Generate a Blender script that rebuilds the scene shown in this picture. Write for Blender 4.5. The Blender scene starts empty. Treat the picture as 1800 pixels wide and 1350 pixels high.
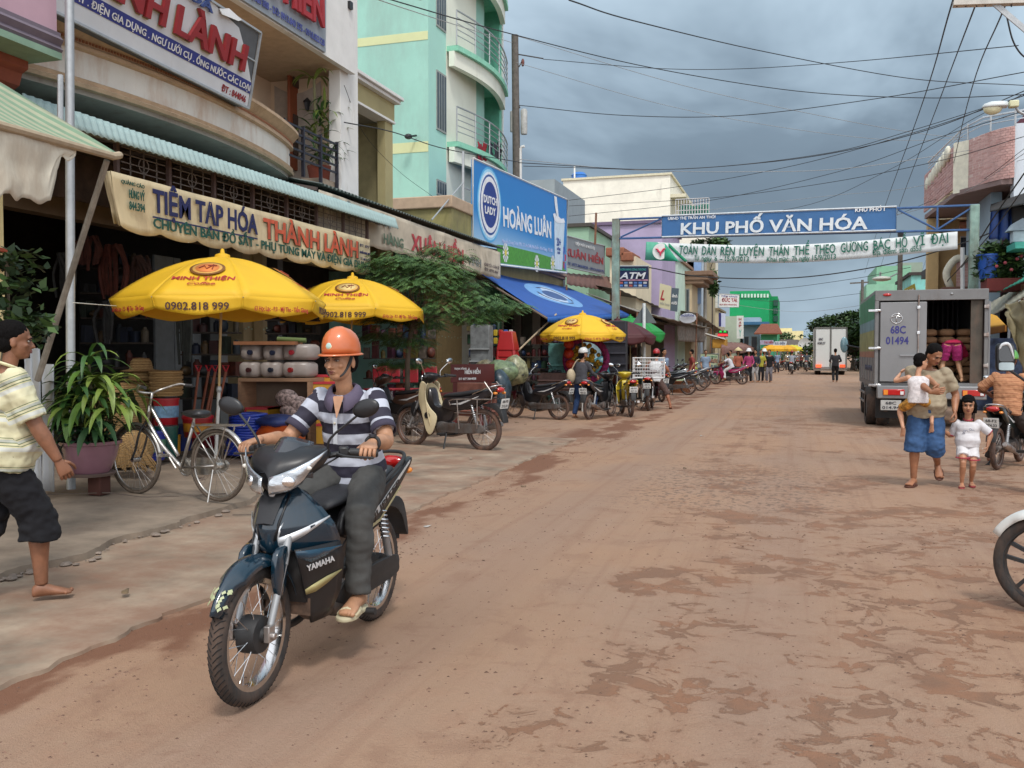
import bpy,bmesh,math,random
import numpy as np
from mathutils import Vector,Matrix,noise
rnd=random.Random(7)
sc=bpy.context.scene
col=sc.collection
V=Vector
PI=math.pi
# ---------------------------------------------------------------- camera, sky, sun, exposure
CH=1.52
FOC=1600.0
YAW=math.atan(500/1600)
PIT=-math.atan(55/1600)
cd=bpy.data.cameras.new('camera');cam=bpy.data.objects.new('camera',cd);col.objects.link(cam)
cd.sensor_width=36;cd.lens=36*FOC/1800;cd.clip_start=.05;cd.clip_end=3000
cam.location=(0,0,CH);cam.rotation_euler=(PI/2+PIT,0,YAW)
sc.camera=cam
FW=V((-math.sin(YAW)*math.cos(PIT),math.cos(YAW)*math.cos(PIT),math.sin(PIT)))
RT=V((math.cos(YAW),math.sin(YAW),0));UP=RT.cross(FW)
def P(px,py,X=None,Y=None,Z=None,D=None):
    """point of the place seen at photo pixel (px,py) on the plane X=, Y=, Z= or at depth D"""
    d=FW+RT*((px-900)/FOC)-UP*((py-675)/FOC)
    t=D if D is not None else X/d.x if X is not None else Y/d.y if Y is not None else(Z-CH)/d.z
    return V((0,0,CH))+d*t
w=bpy.data.worlds.new('World');sc.world=w;w.use_nodes=True
nt=w.node_tree;N=nt.nodes;L=nt.links
SUN_EL,SUN_AZ=56,150
bg=N['Background']
sky=N.new('ShaderNodeTexSky');sky.sky_type='NISHITA';sky.sun_disc=False
sky.sun_elevation=math.radians(SUN_EL);sky.sun_rotation=math.radians(SUN_AZ)
sky.air_density=1.0;sky.dust_density=2.0
tc=N.new('ShaderNodeTexCoord');mp=N.new('ShaderNodeMapping');mp.inputs['Scale'].default_value=(1.0,1.0,1.9)
L.new(tc.outputs['Generated'],mp.inputs[0])
n1=N.new('ShaderNodeTexNoise');n1.inputs['Scale'].default_value=1.7;n1.inputs['Detail'].default_value=6;n1.inputs['Roughness'].default_value=.54
n1.inputs['Distortion'].default_value=.35
mp.inputs['Location'].default_value=(.15,.4,.1)
L.new(mp.outputs[0],n1.inputs[0])
cr=N.new('ShaderNodeValToRGB');cr.color_ramp.elements[0].position=.34;cr.color_ramp.elements[0].color=(1.75,2.35,3.0,1)
cr.color_ramp.elements[1].position=.68;cr.color_ramp.elements[1].color=(5.2,6.6,7.8,1)
e=cr.color_ramp.elements.new(.47);e.color=(2.2,2.95,3.7,1)
e=cr.color_ramp.elements.new(.56);e.color=(3.6,4.7,5.7,1)
sz=N.new('ShaderNodeSeparateXYZ');L.new(tc.outputs['Generated'],sz.inputs[0])
zr=N.new('ShaderNodeValToRGB');L.new(sz.outputs['Z'],zr.inputs[0]);ze=zr.color_ramp.elements;ze[0].position=0;ze[0].color=(.57,)*3+(1,);ze[1].position=.9;ze[1].color=(.72,)*3+(1,)
for p_,v_ in((.05,.58),(.12,.52),(.20,.50),(.28,.585),(.37,.68),(.5,.72)):q_=ze.new(p_);q_.color=(v_,)*3+(1,)
zs_=N.new('ShaderNodeMath');zs_.operation='MULTIPLY_ADD';zs_.inputs[1].default_value=1.25;L.new(n1.outputs['Fac'],zs_.inputs[0])
za_=N.new('ShaderNodeMath');za_.operation='SUBTRACT';za_.inputs[1].default_value=.62;L.new(zr.outputs[0],za_.inputs[0]);L.new(za_.outputs[0],zs_.inputs[2])
L.new(zs_.outputs[0],cr.inputs[0])
# storm front ahead, thinner brighter overcast overhead and behind
sx=N.new('ShaderNodeSeparateXYZ');L.new(tc.outputs['Generated'],sx.inputs[0])
mr=N.new('ShaderNodeMapRange');mr.inputs['From Min'].default_value=.55;mr.inputs['From Max'].default_value=-.5
mr.inputs['To Min'].default_value=0;mr.inputs['To Max'].default_value=1;mr.clamp=True;mr.interpolation_type='SMOOTHSTEP'
L.new(sx.outputs['Y'],mr.inputs['Value'])
br=N.new('ShaderNodeMix');br.data_type='RGBA';br.inputs[7].default_value=(15,15.4,16.2,1)
L.new(cr.outputs[0],br.inputs[6])
L.new(mr.outputs[0],br.inputs[0])
mx=N.new('ShaderNodeMix');mx.data_type='RGBA';mx.inputs[0].default_value=.93
L.new(sky.outputs[0],mx.inputs[6]);L.new(br.outputs[2],mx.inputs[7])
L.new(mx.outputs[2],bg.inputs['Color']);bg.inputs['Strength'].default_value=.082
sd=bpy.data.lights.new('sun','SUN');sun=bpy.data.objects.new('sun',sd);col.objects.link(sun)
sd.energy=1.5;sd.angle=math.radians(10);sd.color=(1,.96,.9)
az=math.radians(SUN_AZ);el=math.radians(SUN_EL)
sdir=V((math.sin(az)*math.cos(el),math.cos(az)*math.cos(el),math.sin(el)))
sun.rotation_euler=sdir.to_track_quat('Z','Y').to_euler();sun.location=sdir*50
sc.view_settings.view_transform='Standard';sc.view_settings.look='None';sc.view_settings.gamma=1
sc.view_settings.use_curve_mapping=False;sc.view_settings.exposure=.36
sc.render.engine='CYCLES'
sc.cycles.max_bounces=6;sc.cycles.diffuse_bounces=3;sc.cycles.glossy_bounces=3;sc.cycles.transmission_bounces=4;sc.cycles.transparent_max_bounces=8
# ---------------------------------------------------------------- materials
def s2l(c):
    if isinstance(c,str):c=[int(c[i:i+2],16)/255 for i in(0,2,4)];return tuple(x/12.92 if x<.04045 else((x+.055)/1.055)**2.4 for x in c)
    return tuple(c)
_mc={}
def M(c,rough=.7,var=.12,scale=6,bump=.08,metal=0,dirt=0,dcol=(.16,.085,.055),stretch=None,trans=0,alpha=1,emit=0,coat=0,attr=None,key=None,dscale=2.2):
    """procedural paint/plaster/cloth: base colour with grain, blotches of dirt, fine bump"""
    c=s2l(c);k=(c,rough,var,scale,bump,metal,dirt,dcol,stretch,trans,alpha,emit,coat,key,dscale)
    if k in _mc:return _mc[k]
    m=bpy.data.materials.new('paint');m.use_nodes=True;t=m.node_tree;n=t.nodes;b=n['Principled BSDF']
    b.inputs['Roughness'].default_value=rough;b.inputs['Metallic'].default_value=metal
    if trans:b.inputs['Transmission Weight'].default_value=trans
    if alpha<1:b.inputs['Alpha'].default_value=alpha
    if coat:b.inputs['Coat Weight'].default_value=coat;b.inputs['Coat Roughness'].default_value=.08
    g=n.new('ShaderNodeTexCoord');mp=n.new('ShaderNodeMapping');t.links.new(g.outputs['Object'],mp.inputs[0])
    if stretch:mp.inputs['Scale'].default_value=stretch
    no=n.new('ShaderNodeTexNoise');no.inputs['Scale'].default_value=scale;no.inputs['Detail'].default_value=5;no.inputs['Roughness'].default_value=.62
    t.links.new(mp.outputs[0],no.inputs[0])
    ra=n.new('ShaderNodeMapRange');ra.inputs['From Min'].default_value=.25;ra.inputs['From Max'].default_value=.75
    ra.inputs['To Min'].default_value=1-var*1.5;ra.inputs['To Max'].default_value=1+var
    t.links.new(no.outputs['Fac'],ra.inputs['Value'])
    mu=n.new('ShaderNodeMix');mu.data_type='RGBA';mu.blend_type='MULTIPLY';mu.inputs[0].default_value=1;mu.inputs[6].default_value=(*c,1)
    t.links.new(ra.outputs[0],mu.inputs[7]);out=mu.outputs[2]
    if dirt:
        d=n.new('ShaderNodeTexNoise');d.inputs['Scale'].default_value=dscale;d.inputs['Detail'].default_value=8;d.inputs['Roughness'].default_value=.7
        mp2=n.new('ShaderNodeMapping');mp2.inputs['Scale'].default_value=(1,1,.30);t.links.new(g.outputs['Object'],mp2.inputs[0]);t.links.new(mp2.outputs[0],d.inputs[0])
        dr=n.new('ShaderNodeMapRange');dr.inputs['From Min'].default_value=.66-.25*dirt;dr.inputs['From Max'].default_value=.82-.15*dirt;dr.inputs['To Max'].default_value=min(.85,.3+.6*dirt)
        t.links.new(d.outputs['Fac'],dr.inputs['Value'])
        m2=n.new('ShaderNodeMix');m2.data_type='RGBA';t.links.new(dr.outputs[0],m2.inputs[0]);t.links.new(out,m2.inputs[6]);m2.inputs[7].default_value=(*dcol,1);out=m2.outputs[2]
    t.links.new(out,b.inputs['Base Color'])
    if emit:t.links.new(out,b.inputs['Emission Color']);b.inputs['Emission Strength'].default_value=emit
    if bump:
        bm=n.new('ShaderNodeBump');bm.inputs['Strength'].default_value=bump;bm.inputs['Distance'].default_value=.02
        t.links.new(no.outputs['Fac'],bm.inputs['Height']);t.links.new(bm.outputs[0],b.inputs['Normal'])
    _mc[k]=m;return m
def stripes(cols,period,axis=2,attr=None,rough=.85,key=''):
    """cloth with woven stripes: cols = [(pos, colour)...] over one period of a coordinate (or of a stored float)"""
    m=bpy.data.materials.new('striped_cloth');m.use_nodes=True;t=m.node_tree;n=t.nodes;b=n['Principled BSDF'];b.inputs['Roughness'].default_value=rough
    if attr:
        a=n.new('ShaderNodeAttribute');a.attribute_name=attr;src=a.outputs['Fac']
    else:
        g=n.new('ShaderNodeTexCoord');s=n.new('ShaderNodeSeparateXYZ');t.links.new(g.outputs['Object'],s.inputs[0]);src=s.outputs[axis]
    d=n.new('ShaderNodeMath');d.operation='DIVIDE';d.inputs[1].default_value=period;t.links.new(src,d.inputs[0])
    f=n.new('ShaderNodeMath');f.operation='FRACT';t.links.new(d.outputs[0],f.inputs[0])
    r=n.new('ShaderNodeValToRGB');r.color_ramp.interpolation='CONSTANT';el=r.color_ramp.elements
    for i,(p,c)in enumerate(cols):
        e=el[i]if i<2 else el.new(p)
        e.position=p
    for e,(p,c)in zip(el,sorted(cols)):e.position=p;e.color=(*s2l(c),1)
    t.links.new(f.outputs[0],r.inputs[0])
    no=n.new('ShaderNodeTexNoise');no.inputs['Scale'].default_value=9;no.inputs['Detail'].default_value=6
    g2=n.new('ShaderNodeTexCoord');t.links.new(g2.outputs['Object'],no.inputs[0])
    mu=n.new('ShaderNodeMix');mu.data_type='RGBA';mu.blend_type='MULTIPLY';mu.inputs[0].default_value=1
    ra=n.new('ShaderNodeMapRange');ra.inputs['To Min'].default_value=.72;ra.inputs['To Max'].default_value=1.15;t.links.new(no.outputs['Fac'],ra.inputs['Value'])
    t.links.new(r.outputs[0],mu.inputs[6]);t.links.new(ra.outputs[0],mu.inputs[7]);t.links.new(mu.outputs[2],b.inputs['Base Color'])
    bm=n.new('ShaderNodeBump');bm.inputs['Strength'].default_value=.5;bm.inputs['Distance'].default_value=.02;t.links.new(no.outputs['Fac'],bm.inputs['Height']);t.links.new(bm.outputs[0],b.inputs['Normal'])
    return m
# ---------------------------------------------------------------- mesh builder
def fr(z,x=(1,0,0)):
    z=V(z).normalized();x=V(x)
    if abs(z.dot(x.normalized()))>.95:x=V((0,1,0))
    y=z.cross(x).normalized();x=y.cross(z).normalized()
    return x,y,z
class MB:
    def __init__(s):s.v=[];s.f=[];s.m=[]
    def add(s,vs,fs,m=0):
        o=len(s.v);s.v+=[tuple(p)for p in vs];s.f+=[tuple(i+o for i in f)for f in fs];s.m+=[m]*len(fs);return s
    def box(s,c,d,rz=0,m=0,R=None):
        c=V(c);R=R or Matrix.Rotation(rz,3,'Z')
        vs=[c+R@V((x*d[0]/2,y*d[1]/2,z*d[2]/2))for x in(-1,1)for y in(-1,1)for z in(-1,1)]
        return s.add(vs,[(0,1,3,2),(4,6,7,5),(0,4,5,1),(2,3,7,6),(0,2,6,4),(1,5,7,3)],m)
    def bb(s,a,b,m=0):
        a=V(a);b=V(b);return s.box((a+b)/2,[abs(x)for x in(b-a)],m=m)
    def bar(s,a,b,w,h,up=(0,0,1),m=0):
        a=V(a);b=V(b);z=(b-a);L_=z.length;z.normalize();x=z.cross(V(up));
        if x.length<1e-4:x=V((1,0,0))
        x.normalize();y=x.cross(z);R=Matrix((x,z,y)).transposed()
        return s.box((a+b)/2,(w,L_,h),R=R,m=m)
    def tube(s,pts,r,n=8,m=0,caps=True,closed=False,ell=None):
        pts=[V(p)for p in pts];k=len(pts);rs=r if isinstance(r,(list,tuple))else[r]*k
        vs=[];px=None
        for i,p in enumerate(pts):
            a=pts[(i-1)%k]if(i or closed)else p;b=pts[(i+1)%k]if(i<k-1 or closed)else p
            z=(b-a).normalized()
            if px is None:x,y,z=fr(z,(0,0,1))
            else:
                x=px-z*px.dot(z)
                x=x.normalized()if x.length>1e-6 else fr(z)[0];y=z.cross(x)
            px=x;q=rs[i];qe=ell if ell else 1
            vs+=[p+x*(math.cos(t)*q)+y*(math.sin(t)*q*qe)for t in(2*PI*j/n for j in range(n))]
        fs=[]
        for i in range(k if closed else k-1):
            a=i*n;b=((i+1)%k)*n
            fs+=[(a+j,a+(j+1)%n,b+(j+1)%n,b+j)for j in range(n)]
        if caps and not closed:fs+=[tuple(range(n))[::-1],tuple((k-1)*n+j for j in range(n))]
        return s.add(vs,fs,m)
    def cyl(s,a,b,r,r2=None,n=12,m=0,caps=True):return s.tube([a,b],[r,r if r2 is None else r2],n,m,caps)
    def lathe(s,prof,c=(0,0,0),axis=(0,0,1),n=24,m=0,a0=0,a1=2*PI,cap=False,x=(1,0,0)):
        x,y,z=fr(axis,x);c=V(c);full=abs(a1-a0-2*PI)<1e-6;cnt=n if full else n+1;vs=[]
        for j in range(cnt):
            t=a0+(a1-a0)*j/n;d=x*math.cos(t)+y*math.sin(t)
            vs+=[c+d*p[0]+z*p[1]for p in prof]
        k=len(prof);fs=[]
        for j in range(n if full else cnt-1):
            a=j*k;b=((j+1)%cnt)*k
            fs+=[(a+i,b+i,b+i+1,a+i+1)for i in range(k-1)]
        if cap:fs+=[tuple(j*k for j in range(cnt)),tuple(j*k+k-1 for j in range(cnt))[::-1]]
        return s.add(vs,fs,m)
    def ell(s,c,r,n=14,k=9,m=0,R=None):
        c=V(c);r=(r,r,r)if not isinstance(r,(tuple,list))else r;vs=[V((0,0,-1))]
        for i in range(1,k):
            a=-PI/2+PI*i/k;vs+=[V((math.cos(a)*math.cos(t),math.cos(a)*math.sin(t),math.sin(a)))for t in(2*PI*j/n for j in range(n))]
        vs.append(V((0,0,1)))
        fs=[(0,1+(j+1)%n,1+j)for j in range(n)]
        for i in range(k-2):
            a=1+i*n;b=a+n;fs+=[(a+j,a+(j+1)%n,b+(j+1)%n,b+j)for j in range(n)]
        e=len(vs)-1;a=1+(k-2)*n;fs+=[(e,a+j,a+(j+1)%n)for j in range(n)]
        o=[V((p.x*r[0],p.y*r[1],p.z*r[2]))for p in vs]
        return s.add([c+(R@p if R else p)for p in o],fs,m)
    def loft(s,rings,m=0,caps=True,closed=True):
        n=len(rings[0]);vs=[p for r in rings for p in r];fs=[]
        for i in range(len(rings)-1):
            a=i*n;b=a+n;fs+=[(a+j,a+(j+1)%n,b+(j+1)%n,b+j)for j in range(n if closed else n-1)]
        if caps and closed:fs+=[tuple(range(n))[::-1],tuple((len(rings)-1)*n+j for j in range(n))]
        return s.add(vs,fs,m)
    def prism(s,poly,o,u,v,t,m=0,bev=0):
        """polygon (a,b) in plane o+a*u+b*v, extruded by vector t; bev shrinks both end outlines"""
        o=V(o);u=V(u);v=V(v);t=V(t)
        if not bev:return s.loft([[o+u*a+v*b for a,b in poly],[o+u*a+v*b+t for a,b in poly]],m)
        cx=sum(a for a,b in poly)/len(poly);cy=sum(b for a,b in poly)/len(poly)
        def sh(d):
            out=[]
            for a,b in poly:
                l=math.hypot(a-cx,b-cy)or 1;out.append((a-(a-cx)/l*d,b-(b-cy)/l*d))
            return out
        T=t.length;rings=[]
        for f_,d in((0,bev),(min(.45,bev*.35/T),bev*.3),(min(.49,bev/T),0),(1-min(.49,bev/T),0),(1-min(.45,bev*.35/T),bev*.3),(1,bev)):
            rings.append([o+u*a+v*b+t*f_ for a,b in sh(d)])
        return s.loft(rings,m)
    def grid(s,fn,nu,nv,m=0):
        vs=[fn(i/nu,j/nv)for i in range(nu+1)for j in range(nv+1)]
        return s.add(vs,[(i*(nv+1)+j,(i+1)*(nv+1)+j,(i+1)*(nv+1)+j+1,i*(nv+1)+j+1)for i in range(nu)for j in range(nv)],m)
    def xf(s,Mx):
        s.v=[tuple(Mx@V(p))for p in s.v];return s
def sm(poly,k=4):
    """closed catmull-rom through 2-D points"""
    n=len(poly);out=[]
    for i in range(n):
        p=[poly[(i+j-1)%n]for j in range(4)]
        for q in range(k):
            t=q/k
            out.append(tuple(.5*((2*p[1][a])+(-p[0][a]+p[2][a])*t+(2*p[0][a]-5*p[1][a]+4*p[2][a]-p[3][a])*t*t+(-p[0][a]+3*p[1][a]-3*p[2][a]+p[3][a])*t**3)for a in range(len(poly[0]))))
    return out
def smo(pts,k=4):
    """open catmull-rom through 3-D points"""
    p=[V(x)for x in pts];p=[p[0]*2-p[1]]+p+[p[-1]*2-p[-2]];out=[]
    for i in range(1,len(p)-2):
        for q in range(k):
            t=q/k;out.append(.5*((2*p[i])+(-p[i-1]+p[i+1])*t+(2*p[i-1]-5*p[i]+4*p[i+1]-p[i+2])*t*t+(-p[i-1]+3*p[i]-3*p[i+1]+p[i+2])*t**3))
    out.append(p[-2]);return out
def mworld(o):
    m=Matrix.Identity(4)
    while o is not None:m=Matrix.LocRotScale(o.location,o.rotation_euler,o.scale)@m;o=o.parent
    return m
def finish(me,smooth):
    if smooth is None:return
    me.polygons.foreach_set('use_smooth',[True]*len(me.polygons))
    if smooth<180:me.set_sharp_from_angle(angle=math.radians(smooth))
def obj(name,mb,mats,parent=None,smooth=40,solid=0,bevel=0,sub=0,label=None,kind=None):
    me=bpy.data.meshes.new(name)
    vs=mb.v
    if parent is not None:
        mw=mworld(parent)
        if mw!=Matrix.Identity(4):mi=mw.inverted();vs=[tuple(mi@V(p))for p in vs]
    me.from_pydata(vs,[],mb.f);me.validate()
    for m in(mats if isinstance(mats,(list,tuple))else[mats]):me.materials.append(m)
    if any(mb.m)and len(mb.m)==len(me.polygons):me.polygons.foreach_set('material_index',mb.m)
    finish(me,smooth)
    o=bpy.data.objects.new(name,me);col.objects.link(o);o.parent=parent
    if solid:q=o.modifiers.new('s','SOLIDIFY');q.thickness=solid;q.offset=0
    if bevel:q=o.modifiers.new('b','BEVEL');q.width=bevel;q.segments=2;q.limit_method='ANGLE'
    if sub:q=o.modifiers.new('u','SUBSURF');q.levels=q.render_levels=sub
    if label:o['label']=label
    if kind:o['kind']=kind
    return o
def thing(name,label,cat,loc=(0,0,0),rz=0,group=None):
    o=bpy.data.objects.new(name,None);col.objects.link(o);o.location=loc;o.rotation_euler=(0,0,rz);o.empty_display_size=.2
    o['label']=label;o['category']=cat
    if group:o['group']=group
    return o
def tag(o,label,cat,group=None):
    o['label']=label;o['category']=cat
    if group:o['group']=group
    return o
def single(name,mb,mats,label,cat,base=None,group=None,**k):
    """a thing that is one mesh, its origin at its base"""
    xs=np.array(mb.v);b=V(base)if base else V(((xs[:,0].min()+xs[:,0].max())/2,(xs[:,1].min()+xs[:,1].max())/2,xs[:,2].min()))
    mb.v=[tuple(V(p)-b)for p in mb.v];o=obj(name,mb,mats,**k);o.location=b;return tag(o,label,cat,group)
def place(o,loc,rz=0,s=1):
    o.location=loc;o.rotation_euler=(0,0,rz);o.scale=(s,s,s);return o
def dup(root,loc,rz=0,label=None,group=None,s=1):
    r=root.copy();col.objects.link(r);place(r,loc,rz,s)
    if label:r['label']=label
    if group:r['group']=group
    for ch in list(root.children):
        c=ch.copy();col.objects.link(c);c.parent=r
        for g in list(ch.children):
            d=g.copy();col.objects.link(d);d.parent=c
    return r
def structure(name,mb,mats,**k):return obj(name,mb,mats,kind='structure',**k)
def text(s,a,b,up,h,mat,parent,bold=0,depth=.006,lift=.01,shear=0,name='lettering',slim=None):
    """lettering whose baseline runs from a to b; up = up vector, h = capital height; squeezed to fit"""
    a=V(a);b=V(b);x=(b-a);W=x.length;x.normalize();up=V(up);y=(up-x*up.dot(x)).normalized();z=x.cross(y)
    cu=bpy.data.curves.new('t','FONT');cu.body=s;cu.size=1;cu.offset=min(bold,.027);cu.extrude=depth/2;cu.shear=shear;cu.resolution_u=2
    to=bpy.data.objects.new('t',cu);col.objects.link(to)
    me=bpy.data.meshes.new_from_object(to.evaluated_get(bpy.context.evaluated_depsgraph_get()))
    bpy.data.objects.remove(to);bpy.data.curves.remove(cu)
    n=len(me.vertices)
    if not n:return
    c=np.zeros(n*3);me.vertices.foreach_get('co',c);c=c.reshape(-1,3)
    x0,x1=c[:,0].min(),c[:,0].max();sx_=W/(x1-x0);sy=h/.73
    o0=a+z*lift
    pts=o0+V((0,0,0))
    A=np.array([x,y,z]);q=np.column_stack([(c[:,0]-x0)*sx_,c[:,1]*sy,c[:,2]])@A+np.array(pts)
    if parent is not None:
        mi=np.array(mworld(parent).inverted());q=q@mi[:3,:3].T+mi[:3,3]
    me.vertices.foreach_set('co',q.ravel());me.materials.clear();me.materials.append(mat)
    if depth>=.02:return split_letters(me,x,mat,parent)
    if len(s)>22 and h>.07:return split_letters(me,x,mat,parent,'lettering',.17*sx_)
    o=bpy.data.objects.new(name,me);col.objects.link(o);o.parent=parent
    return o
def split_letters(me,x,mat,parent,name='letter',gap=0):
    """raised letters: every letter with its accents becomes an object of its own"""
    n=len(me.vertices);par=list(range(n))
    def f(i):
        while par[i]!=i:par[i]=par[par[i]];i=par[i]
        return i
    for e in me.edges:a,b=f(e.vertices[0]),f(e.vertices[1]);par[a]=b
    isl={}
    for i in range(n):isl.setdefault(f(i),[]).append(i)
    mw=mworld(parent).to_3x3().inverted()@x;rg=[]
    for k,vs in isl.items():q=[me.vertices[i].co.dot(mw)for i in vs];rg.append([min(q),max(q),{k}])
    rg.sort(key=(lambda r:r[0])if gap else(lambda r:r[0]-r[1]));out=[]
    for r in rg:
        for o in out:
            if min(r[1],o[1])-max(r[0],o[0])>(-gap if gap else .5*(r[1]-r[0])):o[2]|=r[2];o[0]=min(o[0],r[0])if gap else o[0];o[1]=max(o[1],r[1])if gap else o[1];break
        else:out.append(r)
    fs={}
    for p in me.polygons:fs.setdefault(f(p.vertices[0]),[]).append(tuple(p.vertices))
    for r in out:
        ids=[i for k in r[2]for i in isl[k]];mp={i:j for j,i in enumerate(ids)}
        m2=bpy.data.meshes.new(name);m2.from_pydata([me.vertices[i].co for i in ids],[],[tuple(mp[i]for i in q)for k in r[2]for q in fs.get(k,[])]);m2.materials.append(mat)
        o=bpy.data.objects.new(name,m2);col.objects.link(o);o.parent=parent
blk=M((.014,.014,.016),.38,.15,12,.03,dirt=.2,dcol=(.08,.055,.04),dscale=5)
# ================================================================ GROUND
def road_mat():
    m=bpy.data.materials.new('dusty_asphalt');m.use_nodes=True;t=m.node_tree;n=t.nodes;l=t.links;b=n['Principled BSDF']
    g=n.new('ShaderNodeTexCoord');co=g.outputs['Object']
    def nz(scale,det=6,ro=.6,dist=0,st=None,w=None):
        q=n.new('ShaderNodeTexNoise');q.inputs['Scale'].default_value=scale;q.inputs['Detail'].default_value=det;q.inputs['Roughness'].default_value=ro;q.inputs['Distortion'].default_value=dist
        src=co
        if st:p=n.new('ShaderNodeMapping');p.inputs['Scale'].default_value=st;p.inputs['Location'].default_value=w or(0,0,0);l.new(co,p.inputs[0]);src=p.outputs[0]
        l.new(src,q.inputs[0]);return q.outputs['Fac']
    def ra(v,a,b_,c=0,d=1,sm_=True):
        q=n.new('ShaderNodeMapRange');q.clamp=True;q.inputs['From Min'].default_value=a;q.inputs['From Max'].default_value=b_;q.inputs['To Min'].default_value=c;q.inputs['To Max'].default_value=d
        if sm_:q.interpolation_type='SMOOTHSTEP'
        l.new(v,q.inputs['Value']);return q.outputs[0]
    def mth(op,a,b_):
        q=n.new('ShaderNodeMath');q.operation=op
        for i,x in enumerate((a,b_)):
            if isinstance(x,(int,float)):q.inputs[i].default_value=x
            else:l.new(x,q.inputs[i])
        return q.outputs[0]
    def mix(f,a,b_,bt='MIX'):
        q=n.new('ShaderNodeMix');q.data_type='RGBA';q.blend_type=bt
        if isinstance(f,(int,float)):q.inputs[0].default_value=f
        else:l.new(f,q.inputs[0])
        for i,x in((6,a),(7,b_)):
            if isinstance(x,tuple):q.inputs[i].default_value=(*x,1)
            else:l.new(x,q.inputs[i])
        return q.outputs[2]
    s=n.new('ShaderNodeSeparateXYZ');l.new(co,s.inputs[0]);X,Y=s.outputs[0],s.outputs[1]
    big=nz(.35,4,.5,.3);fine=nz(60,4,.7);mid=nz(5,6,.65)
    base=mix(ra(big,.35,.65),(.365,.225,.143),(.335,.222,.155))
    base=mix(ra(mid,.45,.75,0,.35),base,(.335,.185,.120))
    # wheel-worn greyer lanes along the street
    lane=n.new('ShaderNodeMath');lane.operation='SINE';l.new(mth('MULTIPLY',mth('ADD',X,mth('MULTIPLY',big,1.2)),3.3),lane.inputs[0])
    base=mix(ra(lane.outputs[0],.2,1,0,.35),base,(.275,.185,.14))
    trk=nz(1.0,5,.6,.3,(7,.22,1),(2,0,0));base=mix(ra(trk,.50,.68,0,.40),base,(.265,.150,.100));base=mix(ra(trk,.46,.34,0,.30),base,(.36,.235,.17))
    blot=nz(2.2,7,.7,.5,(1,1,1),(8,3,0));base=mix(ra(blot,.52,.66,0,.45),base,(.25,.14,.092))
    grit=nz(190,2,.6)
    base=mix(ra(grit,.60,.72,0,.5),base,(.12,.07,.05));base=mix(ra(grit,.40,.30,0,.4),base,(.46,.33,.25))
    # damp patches: ragged, joined by thin arms, gathered on the middle of the carriageway
    zone=mth('MULTIPLY',ra(X,-2.3,-1.0),ra(Y,2.0,3.5))
    zone=mth('MULTIPLY',zone,ra(nz(.42,3,.5,0,(1,1,1),(3.1,1.7,0)),.30,.50))
    zone=mth('MULTIPLY',zone,ra(Y,34,22))
    p1=mth('ADD',mth('MULTIPLY',nz(1.3,3,.5,.4,(1,1,1),(1.3,.2,0)),.42),mth('MULTIPLY',nz(4.2,9,.68,.9,(1.0,1.1,1),(3.3,.2,0)),.58));vor=n.new('ShaderNodeTexVoronoi');vor.feature='DISTANCE_TO_EDGE';vor.inputs['Scale'].default_value=3.4
    wv=n.new('ShaderNodeMix');wv.data_type='VECTOR';wv.inputs[0].default_value=.22;l.new(co,wv.inputs[4]);q=n.new('ShaderNodeTexNoise');q.inputs['Scale'].default_value=2.6;q.inputs['Detail'].default_value=5;l.new(co,q.inputs[0]);l.new(q.outputs['Color'],wv.inputs[5]);l.new(wv.outputs[1],vor.inputs[0])
    arm=ra(vor.outputs['Distance'],.07,0.0,0,.045)
    val=mth('ADD',p1,arm)
    thr=mth('ADD',val,mth('MULTIPLY',mth('SUBTRACT',zone,1),.35))
    wet=ra(thr,.530,.548)
    damp=ra(thr,.44,.56,0,.45)
    wcol=mix(ra(nz(3,3),.4,.6),(.205,.108,.064),(.26,.125,.068))
    base=mix(mth('MULTIPLY',damp,.5),base,wcol);base=mix(mth('MULTIPLY',wet,.80),base,wcol)
    # dark sealed patch half way up the street
    d2=mth('MULTIPLY',mth('MULTIPLY',ra(X,-2.2,-1.4),ra(X,1.0,-.2)),mth('MULTIPLY',ra(Y,8.5,9.5),ra(Y,14,11)))
    base=mix(mth('MULTIPLY',mth('MULTIPLY',d2,ra(nz(14,4,.7,0,(1,.7,1)),.50,.60)),.6),base,(.12,.085,.07))
    # mud washed along the left edge
    e=mth('ADD',X,mth('MULTIPLY',nz(.8,5,.6,.4),1.1))
    mud=mth('MULTIPLY',ra(e,-2.42,-2.60),ra(nz(1.1,5,.6,.2,(1,.5,1),(5,2,0)),.44,.52))
    mud=mth('MULTIPLY',mud,ra(X,-4.4,-3.9))
    base=mix(mth('MULTIPLY',mud,.85),base,(.175,.075,.042))
    e2=ra(nz(1.7,5,.6,.4,(1,.35,1)),.55,.62);far=mth('MULTIPLY',e2,mth('MULTIPLY',ra(X,-3.0,-3.6),ra(X,-5.4,-4.4)))
    base=mix(mth('MULTIPLY',far,.5),base,(.20,.09,.05))
    l.new(base,b.inputs['Base Color'])
    rr=mth('SUBTRACT',.9,mth('MULTIPLY',wet,.22));l.new(rr,b.inputs['Roughness']);b.inputs['Specular IOR Level'].default_value=.3
    bm=n.new('ShaderNodeBump');bm.inputs['Strength'].default_value=.8;bm.inputs['Distance'].default_value=.016
    h=mth('ADD',mth('MULTIPLY',fine,.5),mth('ADD',mth('MULTIPLY',grit,.5),mth('MULTIPLY',mid,.7)))
    l.new(mth('SUBTRACT',h,mth('MULTIPLY',wet,.25)),bm.inputs['Height']);l.new(bm.outputs[0],b.inputs['Normal'])
    return m
rm=road_mat()
def hroad(x,y):
    z=.010*noise.noise(V((x*.5,y*.5,0)))
    return z
def rg(u,v):
    x=-16+56*u;y=-8+900*(v**2.6);return(x,y,hroad(x,y)if y<60 else 0)
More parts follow.
